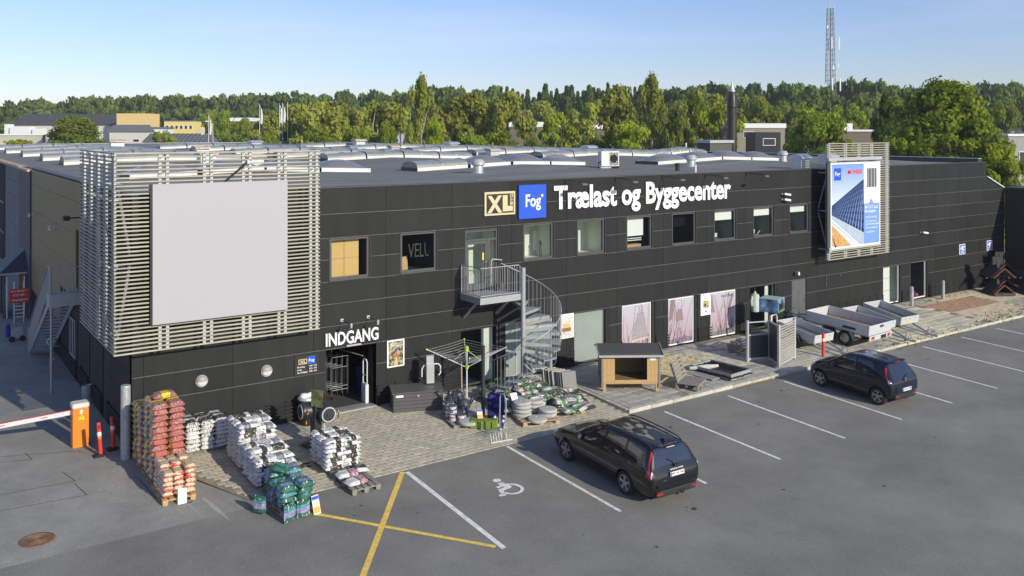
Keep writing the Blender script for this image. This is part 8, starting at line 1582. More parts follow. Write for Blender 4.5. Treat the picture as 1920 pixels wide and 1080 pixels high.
# ------------------------------------------------------------------ trailers
TRALU = randomise(mat('trailer_side', (0.54, 0.55, 0.565), 0.5, metal=0.1, var=0.06, scale=3), 0.04); PLY = mat('trailer_plywood', (0.36, 0.21, 0.10), 0.6, var=0.15); TRFL = mat('trailer_floor', (0.12, 0.115, 0.11), 0.7, var=0.2)
def trailer(xc, yn, ztop, Lh, Wd, hh, tilt, rz, label, tandem=False, text=None):
    z0 = ztop - hh
    t = thing('utility_trailer', label, 'trailer', (xc, yn, z0), (tilt, 0, rz), 'utility trailers parked on the walk'); wt = 0.035; hw = Wd / 2
    gap = 0.006; half = hh / 2
    for s_ in (-1, 1):
        m = MB(); m.bbox(s_ * hw - wt / 2, s_ * hw + wt / 2, wt, Lh - wt, 0, half - gap, 0.008); m.bbox(s_ * hw - wt / 2, s_ * hw + wt / 2, wt, Lh - wt, half + gap, hh, 0.008); m.box(s_ * hw - 0.006, s_ * hw + 0.006, wt, Lh - wt, half - gap, half + gap); sd2 = part(m, 'side_panel', TRALU, t)
        m = MB()
        for y in (0.02, Lh - 0.06): m.box(s_ * (hw + 0.012) - 0.018, s_ * (hw + 0.012) + 0.018, y, y + 0.045, -0.02, hh + 0.01)
        part(m, 'corner_post', GALV, t)
    for y in (0.0, Lh - wt): m = MB(); m.bbox(-hw, hw, y, y + wt, 0.0, hh - 0.005, 0.008); part(m, 'end_panel', TRALU, t)
    part(MB().box(-hw + 0.02, hw - 0.02, wt, Lh - wt, 0.0, 0.03), 'floor', PLY if tandem else TRFL, t)
    m = MB()
    for s_ in (-1, 1): m.box(s_ * (hw - 0.14) - 0.03, s_ * (hw - 0.14) + 0.03, 0.05, Lh - 0.05, -0.08, 0.0)
    part(m, 'chassis', GALV, t)
    m = MB(); d = 1 if not tandem else -1; yb_ = 0.3 if not tandem else Lh - 0.3; ye = -1.0 if not tandem else Lh + 1.1
    for s_ in (-1, 1): m.bar((s_ * (hw - 0.16), yb_, -0.05), (s_ * 0.03, ye, -0.10), 0.05, 0.07)
    m.bar((0, ye + 0.05 * d, -0.10), (0, ye - 0.22 * d, -0.10), 0.07, 0.06); db = part(m, 'drawbar', GALV, t)
    part(MB().bbox(-0.05, 0.05, ye - 0.30 * d - 0.08, ye - 0.30 * d + 0.08, -0.12, -0.03, 0.015).tube([(0, ye - 0.1 * d, -0.04), (0.0, ye - 0.16 * d, 0.10), (0.06, ye - 0.02 * d, 0.12)], 0.012, 6), 'coupling', STEEL, db); part(MB().tube([(0.10, ye + 0.15 * d, 0.16), (0.10, ye + 0.15 * d, -0.16)], 0.022, 8).lathe([(0.06, -0.025), (0.075, 0), (0.06, 0.025)], (0.10, ye + 0.15 * d, -0.20), 12, 'x'), 'jockey_wheel', STEEL, db)
    rw = 0.28 if not tandem else 0.33; cy = (Lh * 0.45,) if not tandem else (Lh * 0.36, Lh * 0.36 + 0.76)
    gzc = z0 + Lh * 0.5 * math.sin(tilt) - wz(xc, yn + Lh * 0.5)   # height of the bed over the walk at mid length
    for y in cy:
        for s_ in (-1, 1):
            zc = -(gzc - rw) - 0.0; M_ = Matrix.Translation((s_ * (hw + (0.10 if not tandem else -0.06)), y, zc)); a = MB(M_ @ Matrix.Scale(s_, 4, Vector((1, 0, 0)))); a.lathe([(rw * 0.6, -0.07), (rw * 0.93, -0.08), (rw, -0.05), (rw, 0.05), (rw * 0.93, 0.08), (rw * 0.6, 0.07)], (0, 0, 0), 22, 'x', cap=False); w_ = part(a, 'wheel', RUBBER, t, smooth=True)
            a = MB(M_ @ Matrix.Scale(s_, 4, Vector((1, 0, 0)))); a.lathe([(rw * 0.62, 0.068), (rw * 0.56, 0.03), (rw * 0.30, 0.05), (rw * 0.14, 0.06), (0, 0.062)], (0, 0, 0), 20, 'x', cap=False); part(a, 'rim', RIMM, w_, smooth=True)
    for s_ in (-1, 1):
        m = MB(); x = s_ * (hw + (0.10 if not tandem else -0.02)); zc = -(gzc - rw); pts = []
        a0, a1 = cy[0] - rw * 1.25, cy[-1] + rw * 1.25
        for p_, q_ in (((a0, zc + 0.05), (cy[0] - rw * 0.6, zc + rw * 1.12)), ((cy[0] - rw * 0.6, zc + rw * 1.12), (cy[-1] + rw * 0.6, zc + rw * 1.12)), ((cy[-1] + rw * 0.6, zc + rw * 1.12), (a1, zc + 0.05))): m.bar((x, p_[0], p_[1]), (x, q_[0], q_[1]), 0.20, 0.012)
        part(m, 'mudguard', GALV if tandem else BLACK, t)
    if tandem:
        m = MB(); m.bbox(-hw, hw, -0.03, 0.0, -0.22, -0.01, 0.01); rp_ = part(m, 'rear_light_board', TRALU, t)
        for s_ in (-1, 1): a = part(MB().bbox(s_ * (hw - 0.25) - 0.10, s_ * (hw - 0.25) + 0.10, -0.055, -0.03, -0.18, -0.05, 0.01), 'tail_light', REDL, t); part(MB().box(s_ * (hw - 0.22) - 0.05, s_ * (hw - 0.22) + 0.05, -0.058, -0.055, -0.17, -0.12), 'indicator', ORANGE, a)
        part(MB().box(0.0, 0.42, -0.04, -0.03, -0.20, -0.06), 'plate_holder', BLACK, t); part(MB().box(-0.07, 0.22, -0.012, -0.002, hh - 0.16, hh - 0.06), 'recessed_handle', FRAME, t); part(MB().bbox(-hw - 0.025, -hw - 0.018, 0.6, 1.2, 0.1, 0.2, 0.003), 'name_plate', BLACK, t)
    else:
        part(MB().box(-0.12, 0.16, -0.008, -0.001, 0.08, 0.16), 'yellow_label', mat('label_yellow', (0.85, 0.60, 0.03), 0.5, var=0) if 'label_yellow' not in MATS else MATS['label_yellow'], t); part(MB().box(-hw - 0.022, -hw - 0.018, 1.25, 1.60, 0.05, 0.14), 'name_plate', BLACK, t); m = MB()
        for x in (-0.35, 0.0, 0.35): m.lathe([(0.018, -0.006), (0.018, 0.0)], (x, 0, hh * 0.7), 8, 'y')
        part(m, 'cap', BLACK, t)
    return t
trailer(26.04, -3.62, 0.60, 2.0, 1.21, 0.34, R(8.5), R(-1), 'grey open box trailer nearest the fence samples, drawbar down')
trailer(28.50, -4.60, 0.90, 3.0, 1.78, 0.42, R(3.8), R(4), 'large double axle flatbed trailer with plywood floor and red tail lights', True)
trailer(30.42, -3.69, 0.60, 2.0, 1.15, 0.34, R(9.5), R(-2), 'grey open box trailer half hidden behind the double axle trailer')
trailer(32.28, -3.61, 0.60, 2.05, 1.28, 0.36, R(9.8), R(-3), 'grey open box trailer farthest right in the row')
# ------------------------------------------------------------------ trees
GRD = -0.15
LM = {'o': leafmat('forest_leaf', (0.093, 0.147, 0.034), (0.147, 0.208, 0.046), (0.200, 0.263, 0.056), 0.35), 'c': leafmat('conifer_leaf', (0.071, 0.118, 0.029), (0.109, 0.161, 0.036), (0.155, 0.200, 0.045), 0.3),
      'b': leafmat('birch_leaf', (0.240, 0.270, 0.047), (0.317, 0.340, 0.064), (0.360, 0.400, 0.086), 0.4), 'y': leafmat('yellow_green_leaf', (0.186, 0.270, 0.022), (0.286, 0.347, 0.031), (0.360, 0.400, 0.047), 0.45),
      'w': leafmat('willow_leaf', (0.200, 0.248, 0.047), (0.270, 0.309, 0.061), (0.340, 0.363, 0.079), 0.45), 'r': leafmat('round_tree_leaf', (0.155, 0.224, 0.025), (0.240, 0.309, 0.036), (0.340, 0.386, 0.053), 0.45), 'e': leafmat('cypress_leaf', (0.028, 0.056, 0.011), (0.046, 0.085, 0.015), (0.093, 0.131, 0.021), 0.15)}
LM['R'] = LM['r']; LM['B'] = LM['b']
BARK = mat('bark', (0.085, 0.07, 0.055), 0.9, var=0.3, scale=3); BIRCHB = mat('birch_bark', (0.36, 0.35, 0.32), 0.8, var=0.4, scale=2, stretch=(1, 1, 4))
def leaf_cloud(mb, rt, c, rad, n, s, flat=0.0, droop=0.0):
    """n leaf-clump faces filling an ellipsoid, denser towards its skin"""
    for _ in range(n):
        d = Vector((rt.gauss(0, 1), rt.gauss(0, 1), rt.gauss(0, 1))).normalized(); k = rt.random() ** 0.45
        p = Vector((c[0] + d.x * rad[0] * k, c[1] + d.y * rad[1] * k, c[2] + d.z * rad[2] * k - droop * rt.random()))
        nrm = (d * 1.1 + Vector((rt.uniform(-.8, .8), rt.uniform(-.8, .8), rt.uniform(-0.5, 0.6)))).normalized()
        a = nrm.orthogonal().normalized(); b = nrm.cross(a); q = rt.uniform(0, 6.28); a, b = a * math.cos(q) + b * math.sin(q), b * math.cos(q) - a * math.sin(q); l = s * rt.uniform(0.6, 1.3)
        mb.add([p - a * l * 0.5, p + b * l * 0.34 + nrm * l * 0.06, p + a * l * 0.5, p - b * l * 0.34 - nrm * l * 0.06], [(0, 1, 2, 3)])
def tree_meshes(kind, seed, n, s):
    """unit tree: height 1, crown radius about 0.5 in x and y before scaling"""
    rt = random.Random(seed); lv = MB(); tk = MB()
    if kind == 'c':
        tk.tube([(0, 0, 0), (0, 0, 0.98)], [0.02, 0.002], 6)
        L_ = 15
        for i in range(L_):
            f_ = i / (L_ - 1); z = 0.14 + 0.83 * f_; r_ = 0.46 * (1 - f_) ** 0.72 + 0.03; nb = max(4, int(9 * (1 - f_) + 4))
            for k in range(nb):
                a = rt.uniform(0, 6.28); rr = r_ * rt.uniform(0.7, 1.12)
                for m_ in range(max(2, int(n / (L_ * nb)))):
                    u = rt.random() ** 0.6; p = Vector((rr * u * math.cos(a), rr * u * math.sin(a), z - 0.07 * u * (0.5 + u) + rt.uniform(-0.008, 0.012))); leaf_cloud(lv, rt, p, (0.035, 0.035, 0.012), 1, s)
        return lv, tk
    limbs = {'b': 5, 'B': 6, 'y': 6, 'w': 6, 'r': 8, 'R': 9, 'o': 6, 'e': 4}[kind]; th = 0.010 if kind in 'bBw' else 0.016
    tk.tube([(0, 0, 0), (rt.uniform(-.02, .02), rt.uniform(-.02, .02), 0.35), (rt.uniform(-.04, .04), rt.uniform(-.04, .04), 0.72), (0, 0, 0.93)], [th * 1.3, th, th * 0.6, th * 0.15], 7)
    tips = []
    for k in range(limbs):
        a = k * 2.4 + rt.uniform(-0.4, 0.4); z0 = rt.uniform(0.18, 0.62); e = rt.uniform(0.20, 0.42) * (0.6 if kind in 'bB' else 1); z1 = min(0.9, z0 + rt.uniform(0.18, 0.35)); m_ = Vector((e * 0.5 * math.cos(a), e * 0.5 * math.sin(a), z0 + (z1 - z0) * 0.6)); t_ = Vector((e * math.cos(a), e * math.sin(a), z1)); tk.tube([(0, 0, z0), m_, t_], [th * 0.6, th * 0.4, th * 0.12], 5); tips += [t_, m_]
        for q in range(2): tt = t_ + Vector((rt.uniform(-.12, .12), rt.uniform(-.12, .12), rt.uniform(0, .12))); tk.tube([m_, tt], [th * 0.3, th * 0.08], 4); tips.append(tt)
    nc = {'b': 30, 'B': 44, 'y': 26, 'w': 36, 'r': 40, 'R': 95, 'o': 26, 'e': 20}[kind]; per = max(1, n // nc)
    for k in range(nc):
        f_ = (k + rt.random()) / nc
        if kind in 'bB':
            z = 0.14 + 0.84 * f_; prof = ((0.48 * math.sin(math.pi * min(1, (f_ * 0.80 + 0.16))) ** 0.8) if f_ < 0.8 else 0.5 * (1 - f_) ** 0.65 + 0.04) if kind == 'B' else 0.46 * math.sin(math.pi * (0.14 + 0.74 * f_)) ** 0.7; a = rt.uniform(0, 6.28); rr = prof * rt.uniform(0.25, 0.95); c = (rr * math.cos(a), rr * math.sin(a), z); rad = (rt.uniform(.07, .13), rt.uniform(.07, .13), 0.055) if kind == 'b' else (0.07, 0.07, 0.05); leaf_cloud(lv, rt, c, rad, per, s, droop=0.10)
        elif kind == 'e':
            z = 0.04 + 0.93 * f_; r_ = 0.45 * (math.sin(math.pi * min(0.95, 0.25 + f_ * 0.72))) ** 0.9; a = rt.uniform(0, 6.28); leaf_cloud(lv, rt, (r_ * 0.6 * math.cos(a), r_ * 0.6 * math.sin(a), z), (r_ * 0.5 + .04, r_ * 0.5 + .04, 0.06), per, s)
        else:
            low = {'y': 0.12, 'w': 0.10, 'r': 0.12, 'R': 0.10, 'o': 0.22}[kind]; z = low + (0.93 - low) * f_ ; u = (z - low) / (0.97 - low); prof = 0.48 * min(1, 0.5 + u * 2) * (1 - 0.86 * u ** 1.5) if kind == 'R' else 0.46 * (math.sin(math.pi * min(1, 0.14 + u * 0.80))) ** (0.55 if kind in 'rw' else 0.7); a = rt.uniform(0, 6.28); rr = prof * rt.uniform(0.35, 0.98); c = Vector((rr * math.cos(a), rr * math.sin(a), z)); sz = rt.uniform(0.075, 0.14) * (0.92 if kind == 'R' else 1.0); leaf_cloud(lv, rt, c, (sz * 1.15, sz * 1.15, sz * 0.72), per, s, droop=0.05 if kind == 'w' else 0.015)
            if kind in 'ro': tk.tube([(0, 0, max(0.2, z - 0.25)), tuple(c)], [th * 0.28, th * 0.06], 4)
    return lv, tk
PROTO = {}
NAMES = {'o': 'forest_tree', 'c': 'spruce_tree', 'b': 'birch_tree', 'B': 'tall_birch_tree', 'y': 'leafy_tree', 'w': 'willow_tree', 'r': 'round_tree', 'R': 'great_tree', 'e': 'cypress_tree'}
CNT = {'o': (3, 2200, 0.095), 'c': (3, 3400, 0.085), 'b': (3, 7500, 0.047), 'B': (2, 10000, 0.034), 'y': (2, 6500, 0.050), 'w': (3, 7500, 0.043), 'r': (2, 9000, 0.043), 'R': (1, 24000, 0.032), 'e': (1, 5200, 0.046)}
for k, (v, n, s) in CNT.items():
    for i in range(v): lv, tk = tree_meshes(k, 100 + i * 17 + ord(k), n, s); PROTO[(k, i)] = (lv.mesh(NAMES[k] + '_crown', LM[k], fix=False), tk.mesh(NAMES[k] + '_trunk', BIRCHB if k in 'bB' else BARK, smooth=True))
tr_ = random.Random(77)
def plant(kind, x, y, top, width, label, group=None, z0=GRD):
    cr, tk = PROTO[(kind, tr_.randrange(CNT[kind][0]))]; h = top - z0
    t = thing(NAMES[kind], label, 'tree', (x, y, z0), tr_.uniform(0, 6.28), group); t.scale = (width, width, h)
    link('trunk', tk, t); link('crown', cr, t); return t
FOREST = [ ('o',28.1,351.1,17.1), ('o',29.5,340.4,19.0), ('o',31.9,342.6,18.0), ('o',35.2,349.9,19.3), ('o',36.1,336.0,19.6), ('o',40.4,355.2,21.4), ('o',40.1,331.1,19.5), ('o',43.3,338.6,19.5), ('o',43.8,328.2,19.2), ('o',46.0,327.5,19.2), ('o',48.6,326.3,20.5), ('o',51.3,330.3,20.4), ('o',54.8,339.1,22.1), ('o',57.3,340.8,21.5), ('o',58.4,333.6,21.3), ('o',57.9,317.5,20.5), ('o',65.0,340.2,21.6), ('o',64.0,322.9,21.0), ('o',65.0,315.0,21.8), ('o',69.2,323.7,21.0), ('o',68.7,309.9,20.6), ('o',73.6,320.9,22.3), ('o',74.9,316.1,21.0), ('o',77.7,318.9,22.4), ('o',76.9,304.5,21.6), ('o',82.7,318.0,22.6), ('o',82.1,305.9,21.8), ('o',89.2,322.8,22.1), ('o',86.5,301.7,20.6), ('o',88.6,300.8,21.1), ('o',89.8,294.7,22.0), ('o',94.6,301.1,22.5), ('o',94.1,292.6,21.5), ('o',103.9,313.8,22.7), ('o',100.5,296.4,21.6), ('o',105.5,302.2,23.2), ('o',106.4,296.9,22.4), ('o',112.3,306.5,22.3), ('o',108.7,289.8,21.9), ('o',116.3,303.6,23.1), ('o',116.6,296.4,23.4), ('o',114.7,284.6,21.8), ('o',115.8,280.2,21.2), ('o',118.9,281.3,22.3), ('o',124.4,286.8,22.3), ('o',130.8,294.1,22.5), ('o',129.4,284.2,22.1), ('o',131.7,282.3,23.6), ('o',135.4,284.3,23.7), ('o',137.0,282.5,23.2), ('o',141.4,284.9,23.0), ('o',142.5,280.9,23.8), ('o',139.8,270.1,23.3), ('o',145.9,275.6,23.0), ('o',142.0,261.9,22.4), ('o',147.3,266.0,23.2), ('o',125.0,218.6,20.6), ('o',123.9,212.6,21.3), ('o',133.6,225.4,21.7), ('o',131.1,215.6,22.8), ('o',133.9,215.9,22.9), ('o',134.6,212.5,22.6), ('o',143.7,223.7,23.6), ('o',137.3,208.8,22.3), ('o',138.3,206.4,20.8), ('o',146.2,214.8,22.7), ('o',146.9,211.7,21.7), ('o',146.7,207.5,21.9), ('o',145.7,201.4,22.3), ('c',149.9,203.4,22.0), ('c',159.2,213.8,22.6), ('c',138.0,180.0,20.5), ('c',141.2,182.1,21.3), ('c',137.3,174.2,21.1), ('c',140.1,175.6,21.5), ('c',142.0,175.3,20.1), ('c',144.7,176.4,20.4), ('c',145.2,174.1,21.6), ('c',154.1,183.2,21.4), ('c',149.2,174.0,21.0), ('c',150.2,173.1,21.4), ('c',151.3,172.1,20.7), ('c',149.5,167.7,21.4), ('c',155.7,172.7,22.1), ('c',162.5,178.2,21.2), ('c',161.6,174.8,21.9), ('c',164.7,176.5,21.2), ('c',166.1,175.9,22.6), ('c',153.7,159.2,21.4), ('c',165.8,171.3,22.0), ('c',158.5,160.9,21.4), ('c',166.6,167.6,22.1), ('c',166.8,165.3,21.3), ('c',170.0,166.5,20.7), ('c',171.0,165.4,21.2), ('c',168.3,160.1,20.9), ('c',174.9,165.0,21.3), ('c',172.7,160.0,20.1), ('c',181.9,167.2,20.9), ('o',173.8,156.7,20.4), ('o',183.1,162.9,21.7), ('o',171.9,149.4,21.1), ('o',171.5,146.7,20.9), ('o',184.8,157.3,21.1), ('o',191.7,160.5,21.4), ('o',177.0,143.5,21.3), ('o',187.0,149.6,22.0), ('o',187.9,147.5,21.4), ('o',186.1,143.4,22.1), ('o',201.0,153.8,21.4), ('o',202.6,152.1,22.5), ('o',204.1,150.8,22.1), ('c',188.5,135.0,21.7), ('c',203.5,145.6,21.5), ('c',197.3,138.4,21.8), ('o',211.4,147.6,22.5), ('o',205.8,140.9,22.1), ('o',199.6,133.7,22.1), ('o',199.3,130.9,21.9), ('o',213.6,139.0,23.3), ('o',202.3,128.1,21.3), ('o',205.4,128.0,21.2), ('o',215.5,132.8,21.8), ('o',212.4,128.4,20.9), ('o',217.1,129.5,22.3), ('o',216.4,127.0,22.9), ('o',217.3,125.4,22.9), ('o',217.7,123.1,23.0), ('o',221.6,123.3,22.9), ('o',216.3,117.5,22.1), ('o',221.6,119.0,21.6), ('o',232.9,123.5,22.4), ('o',225.9,117.0,20.5), ('o',225.4,114.8,20.6), ('o',236.0,118.9,21.1), ('o',235.0,115.7,20.1), ('o',236.8,114.7,20.9), ('o',245.2,117.2,21.2), ('o',246.4,115.7,20.5), ('o',245.6,113.0,19.8), ('o',240.0,107.9,20.5), ('o',253.3,112.7,20.7), ('o',258.1,112.7,21.8), ('o',248.4,105.3,21.6), ('o',249.8,104.2,22.2), ('o',244.0,99.6,21.4), ('o',245.5,98.6,20.4), ('o',256.1,102.0,21.5), ('o',249.6,96.5,22.2), ('o',270.5,104.3,22.3), ('o',258.6,96.7,23.0), ('o',270.6,100.0,23.0), ('o',24.6,319.3,11.6), ('o',28.6,312.8,12.6), ('o',33.6,327.1,12.7), ('o',36.5,315.2,15.9), ('o',40.0,310.9,14.9), ('o',44.9,321.2,14.8), ('o',48.6,316.8,13.7), ('o',51.4,307.5,14.1), ('o',56.4,312.8,17.2), ('o',59.1,301.8,15.3), ('o',62.2,292.1,15.9), ('o',68.9,300.4,15.8), ('o',72.8,296.0,14.6), ('o',75.1,286.7,16.3), ('o',76.9,279.6,17.1), ('o',81.4,276.9,15.5), ('o',89.5,291.4,16.2), ('o',92.0,286.3,15.2), ('o',92.6,271.2,16.7), ('o',96.9,269.6,16.4), ('o',104.2,275.9,15.9), ('o',105.0,264.0,15.7), ('o',107.8,259.3,17.8), ('o',113.1,260.2,17.8), ('o',117.2,258.7,17.3), ('o',122.1,258.4,17.3), ('o',129.8,262.0,18.5), ('o',128.9,248.2,15.6), ('o',132.0,246.1,15.4), ('o',139.6,250.3,18.0), ('o',111.3,189.7,17.1), ('o',108.7,178.6,15.3), ('o',117.5,186.3,16.1), ('o',119.6,182.8,17.0), ('o',122.5,181.9,15.4), ('o',120.5,171.6,17.1), ('o',118.6,162.9,17.6), ('c',130.6,174.7,15.6), ('c',119.6,152.6,15.9), ('c',123.0,151.1,14.7), ('c',125.7,148.5,15.8), ('c',125.5,143.6,16.1), ('c',124.4,137.8,16.0), ('c',132.0,142.8,16.5), ('c',136.0,141.5,16.1), ('c',134.7,135.3,16.7), ('c',144.8,140.9,15.8), ('c',137.2,127.5,15.4), ('c',141.9,128.6,15.2), ('o',142.9,125.7,14.8), ('o',154.9,133.4,16.6), ('o',157.9,132.5,15.7), ('o',155.1,125.1,16.9), ('o',157.4,122.1,15.2), ('o',156.3,117.5,16.0), ('o',167.7,123.8,17.1), ('o',159.0,112.9,16.7), ('c',173.5,120.2,16.2), ('o',162.5,107.5,15.6), ('o',167.2,108.0,16.7), ('o',169.9,105.8,17.8), ('o',169.9,101.5,15.4), ('o',177.1,103.6,16.9), ('o',190.5,109.4,16.4), ('o',178.5,97.5,17.8), ('o',193.5,104.2,16.7), ('o',187.3,97.3,15.9), ('o',184.9,92.9,16.5), ('o',191.2,92.9,15.2), ('o',200.9,95.8,16.5), ('o',205.3,94.8,14.6), ('o',212.6,95.6,15.5), ('o',214.5,92.6,13.9), ('o',204.0,84.3,15.0), ('o',206.7,82.0,15.5), ('o',204.1,77.7,16.7), ('o',210.7,78.5,15.4), ('o',226.8,82.9,16.3), ('o',225.8,79.4,17.0) ]
NEAR = [ ('b',41.6,96.6,13.0,4.6,548), ('b',40.1,85.5,13.0,5.6,585), ('b',44.4,87.3,13.200000000000001,5.1,632), ('b',44.5,82.4,12.100000000000001,3.9,662), ('b',53.3,93.4,13.5,6.7,705), ('b',60.0,98.4,13.0,5.0,752), ('B',49.0,72.0,16.3,5.6,790), ('b',54.7,75.3,12.0,3.9,838), ('b',57.5,75.8,14.0,5.7,868), ('b',64.0,81.0,13.4,3.8,905), ('b',62.9,74.5,14.5,5.8,940), ('b',108.1,132.0,13.8,6.4,985), ('b',112.3,132.8,15.700000000000001,7.1,1010), ('y',63.4,62.0,11.4,4.7,1052), ('b',77.6,74.1,13.5,4.7,1100), ('b',74.0,62.0,15.200000000000001,5.6,1170), ('B',70.0,52.6,16.2,5.3,1222), ('y',62.8,47.8,10.200000000000001,6.0,1190), ('w',76.5,52.9,14.4,7.4,1290), ('b',86.2,58.3,13.9,5.1,1330), ('y',73.5,45.3,12.4,5.0,1345), ('w',70.1,48.8,12.3,3.8,1265), ('y',128.2,85.2,15.100000000000001,7.0,1420), ('y',136.0,88.3,14.9,6.3,1445), ('b',130.2,88.7,15.9,6.2,1405), ('w',141.0,88.5,15.0,7.4,1475), ('r',72.7,31.2,11.5,8.2,1530), ('e',74.9,24.8,12.8,3.4,1660), ('r',128.0,65.8,13.600000000000001,7.3,1588), ('w',135.2,68.2,13.4,5.7,1612), ('R',70.1,16.0,13.9,12.6,1772), ('y',61.7,14.5,8.5,2.6,1700), ('r',99.0,27.5,12.0,5.6,1846), ('r',64.6,7.6,6.8999999999999995,2.4,1898), ('w',137.6,44.6,13.8,5.9,1880), ('r',97.2,36.1,13.200000000000001,7.9,1700), ('w',150.4,47.9,15.700000000000001,5.4,1915), ('e',60.3,8.1,7.5,2.4,1830), ('R',22.2,155.1,12.0,14.8,140), ('r',29.8,121.8,9.0,4.8,305), ('w',59.9,287.2,15.3,10.6,250), ('r',51.6,165.2,13.4,7.9,410), ('r',48.8,148.9,11.3,6.3,430), ('y',47.3,137.7,11.5,4.4,450), ('w',44.3,121.5,10.700000000000001,6.3,475), ('b',43.1,110.2,11.700000000000001,4.2,505), ('w',79.5,273.6,13.200000000000001,8.8,385), ('y',73.4,276.6,11.4,10.5,345), ('r',46.9,107.6,12.0,5.9,560), ('y',46.7,63.9,10.5,3.1,820), ('r',45.5,74.5,10.100000000000001,4.0,725), ('r',41.3,74.9,9.5,4.6,665), ('r',58.2,60.7,8.4,3.9,1000), ('r',61.6,53.5,8.4,4.3,1112), ('r',37.0,75.5,9.200000000000001,5.2,600), ('r',49.7,61.8,8.9,5.6,880), ('r',53.9,61.3,9.0,5.1,940), ('r',36.1,90.7,8.9,4.3,505), ('y',40.9,99.6,9.600000000000001,3.9,525), ('r',61.9,11.9,8.8,6.3,1760), ('y',63.1,9.9,8.5,4.9,1822), ('r',63.2,15.9,8.5,4.9,1690), ('w',66.9,10.9,9.0,3.9,1846) ]
for k, x, y, h in FOREST:
    h += tr_.uniform(-2.2, 1.0) if k == 'c' else tr_.uniform(-0.6, 0.6)
    plant(k, x, y, h, (tr_.uniform(11, 15) if k == 'o' else tr_.uniform(8.5, 14)) , {'o': 'dark broadleaf tree in the distant wood along the horizon', 'c': 'dark pointed spruce in the distant wood along the horizon'}[k], {'o': 'broadleaf trees of the distant wood', 'c': 'spruces of the distant wood'}[k])
LAB = {(548): None}
KL = {'b': 'slender pale green birch in the row behind the long roof', 'y': 'bright yellow green bushy tree behind the long roof', 'w': 'loose grey green tree behind the flat roofs', 'r': 'dense rounded green tree behind the flat roofs'}
SPEC = {790: 'tallest narrow birch, standing out above all others behind the roof', 1222: 'tall drooping birch with a forked top near the middle right', 1660: 'dark narrow cypress left of the biggest tree', 1830: 'dark narrow evergreen in front of the biggest tree', 1772: 'biggest broad green tree, behind the right end of the shop', 1530: 'broad round tree just left of the timber banner screen', 1290: 'wide grey green willow left of the dark chimney', 140: 'broad round bush like tree in front of the dark hall on the left', 305: 'small bush showing over the roof edge above the slat screen', 1345: 'yellow green tree just left of the dark chimney', 1052: 'bright green tree before the small dark building in the middle', 1700: 'light green shoots beside the top of the banner screen', 1900: 'dense round bush at the right edge behind the brown wing', 1100: 'slim birch left of the tall drooping birch', 450: 'small bright yellow green tree among the left flagpoles'}
for k, x, y, top, wd, px in NEAR:
    lab = SPEC.get(px) if (px != 1100 or k == 'b') else None
    if px == 1700 and k == 'r': lab = None
    plant(k, x, y, top, wd * (2.0 if k == 'b' else 1.5 if k == 'y' else 1.3 if k == 'B' else 1.12), lab or KL[k], None if lab else {'b': 'birches behind the roof', 'y': 'yellow green trees behind the roof', 'w': 'grey green trees behind the roofs', 'r': 'rounded trees behind the roofs'}[k])
# small weeds growing on the roof edge
m = MB(); rt = random.Random(2); leaf_cloud(m, rt, (6.0, 86, 7.6), (1.6, 0.5, 0.35), 260, 0.3); o = single(m, 'roof_weeds', LM['y'], 'straggly weeds growing on the far left edge of the long roof', 'weeds'); o['kind'] = 'stuff'
# ------------------------------------------------------------------ buildings beyond
VA = -0.6067
DKR = mat('dark_roof', (0.075, 0.07, 0.065), 0.7, var=0.2, scale=0.5, stretch=(6, 1, 1)); OCHRE = mat('ochre_wall', (0.72, 0.52, 0.22), 0.8, var=0.05); YELW = mat('yellow_wall', (0.74, 0.60, 0.22), 0.8, var=0.05); GREYR = mat('grey_roof', (0.15, 0.155, 0.16), 0.7, var=0.1); OFFW = mat('off_white_wall', (0.62, 0.60, 0.54), 0.8, var=0.06); BRICK = mat('brown_brick', (0.17, 0.14, 0.11), 0.85, var=0.15, scale=6); TANW = mat('tan_wall', (0.30, 0.26, 0.20), 0.85, var=0.08); BLUEW = mat('blue_white_wall', (0.45, 0.50, 0.58), 0.7, var=0.06); CONCW = mat('concrete_wall', (0.36, 0.355, 0.34), 0.9, var=0.12); WFAR = mat('far_window', (0.03, 0.035, 0.045), 0.15, var=0, spec=0.8)
def house(name, label, x, y, wd, dp, z1, wall, roof=None, pitch=0.0, wins=(), rot=VA, fascia=0.0, cat='building'):
    """block whose front (local -y) faces the camera side; wins: (x0, x1, z0, z1) on the front"""
    t = thing(name, label, cat, (x, y, GRD), rot); part(MB().box(-wd / 2, wd / 2, 0, dp, 0, z1 - GRD), 'wall', wall, t); zt_ = z1 - GRD
    if roof:
        if pitch:
            m = MB(); e = 0.3; P = [(-wd / 2 - e, -e, zt_), (wd / 2 + e, -e, zt_), (wd / 2 + e, dp / 2, zt_ + pitch), (-wd / 2 - e, dp / 2, zt_ + pitch), (wd / 2 + e, dp + e, zt_), (-wd / 2 - e, dp + e, zt_)]; m.add(P, [(0, 1, 2, 3), (3, 2, 4, 5), (0, 3, 5), (1, 4, 2), (0, 5, 4, 1)]); part(m, 'roof', roof, t)
        else: part(MB().box(-wd / 2 - 0.15, wd / 2 + 0.15, -0.15, dp + 0.15, zt_ + 0.003, zt_ + max(0.25, fascia)), 'roof', roof, t)
    for a, b, c, d in wins:
        f_ = part(MB().box(a, b, -0.06, 0.0, c - GRD, d - GRD), 'window', SIGNW, t); part(MB().box(a + 0.08, b - 0.08, -0.075, -0.06, c - GRD + 0.08, d - GRD - 0.08), 'pane', WFAR, f_)
    return t
house('storage_hall', 'long hall with dark pitched roof on the far left horizon', 36.0, 267.0, 32, 22, 10.4, OFFW, DKR, 3.6)
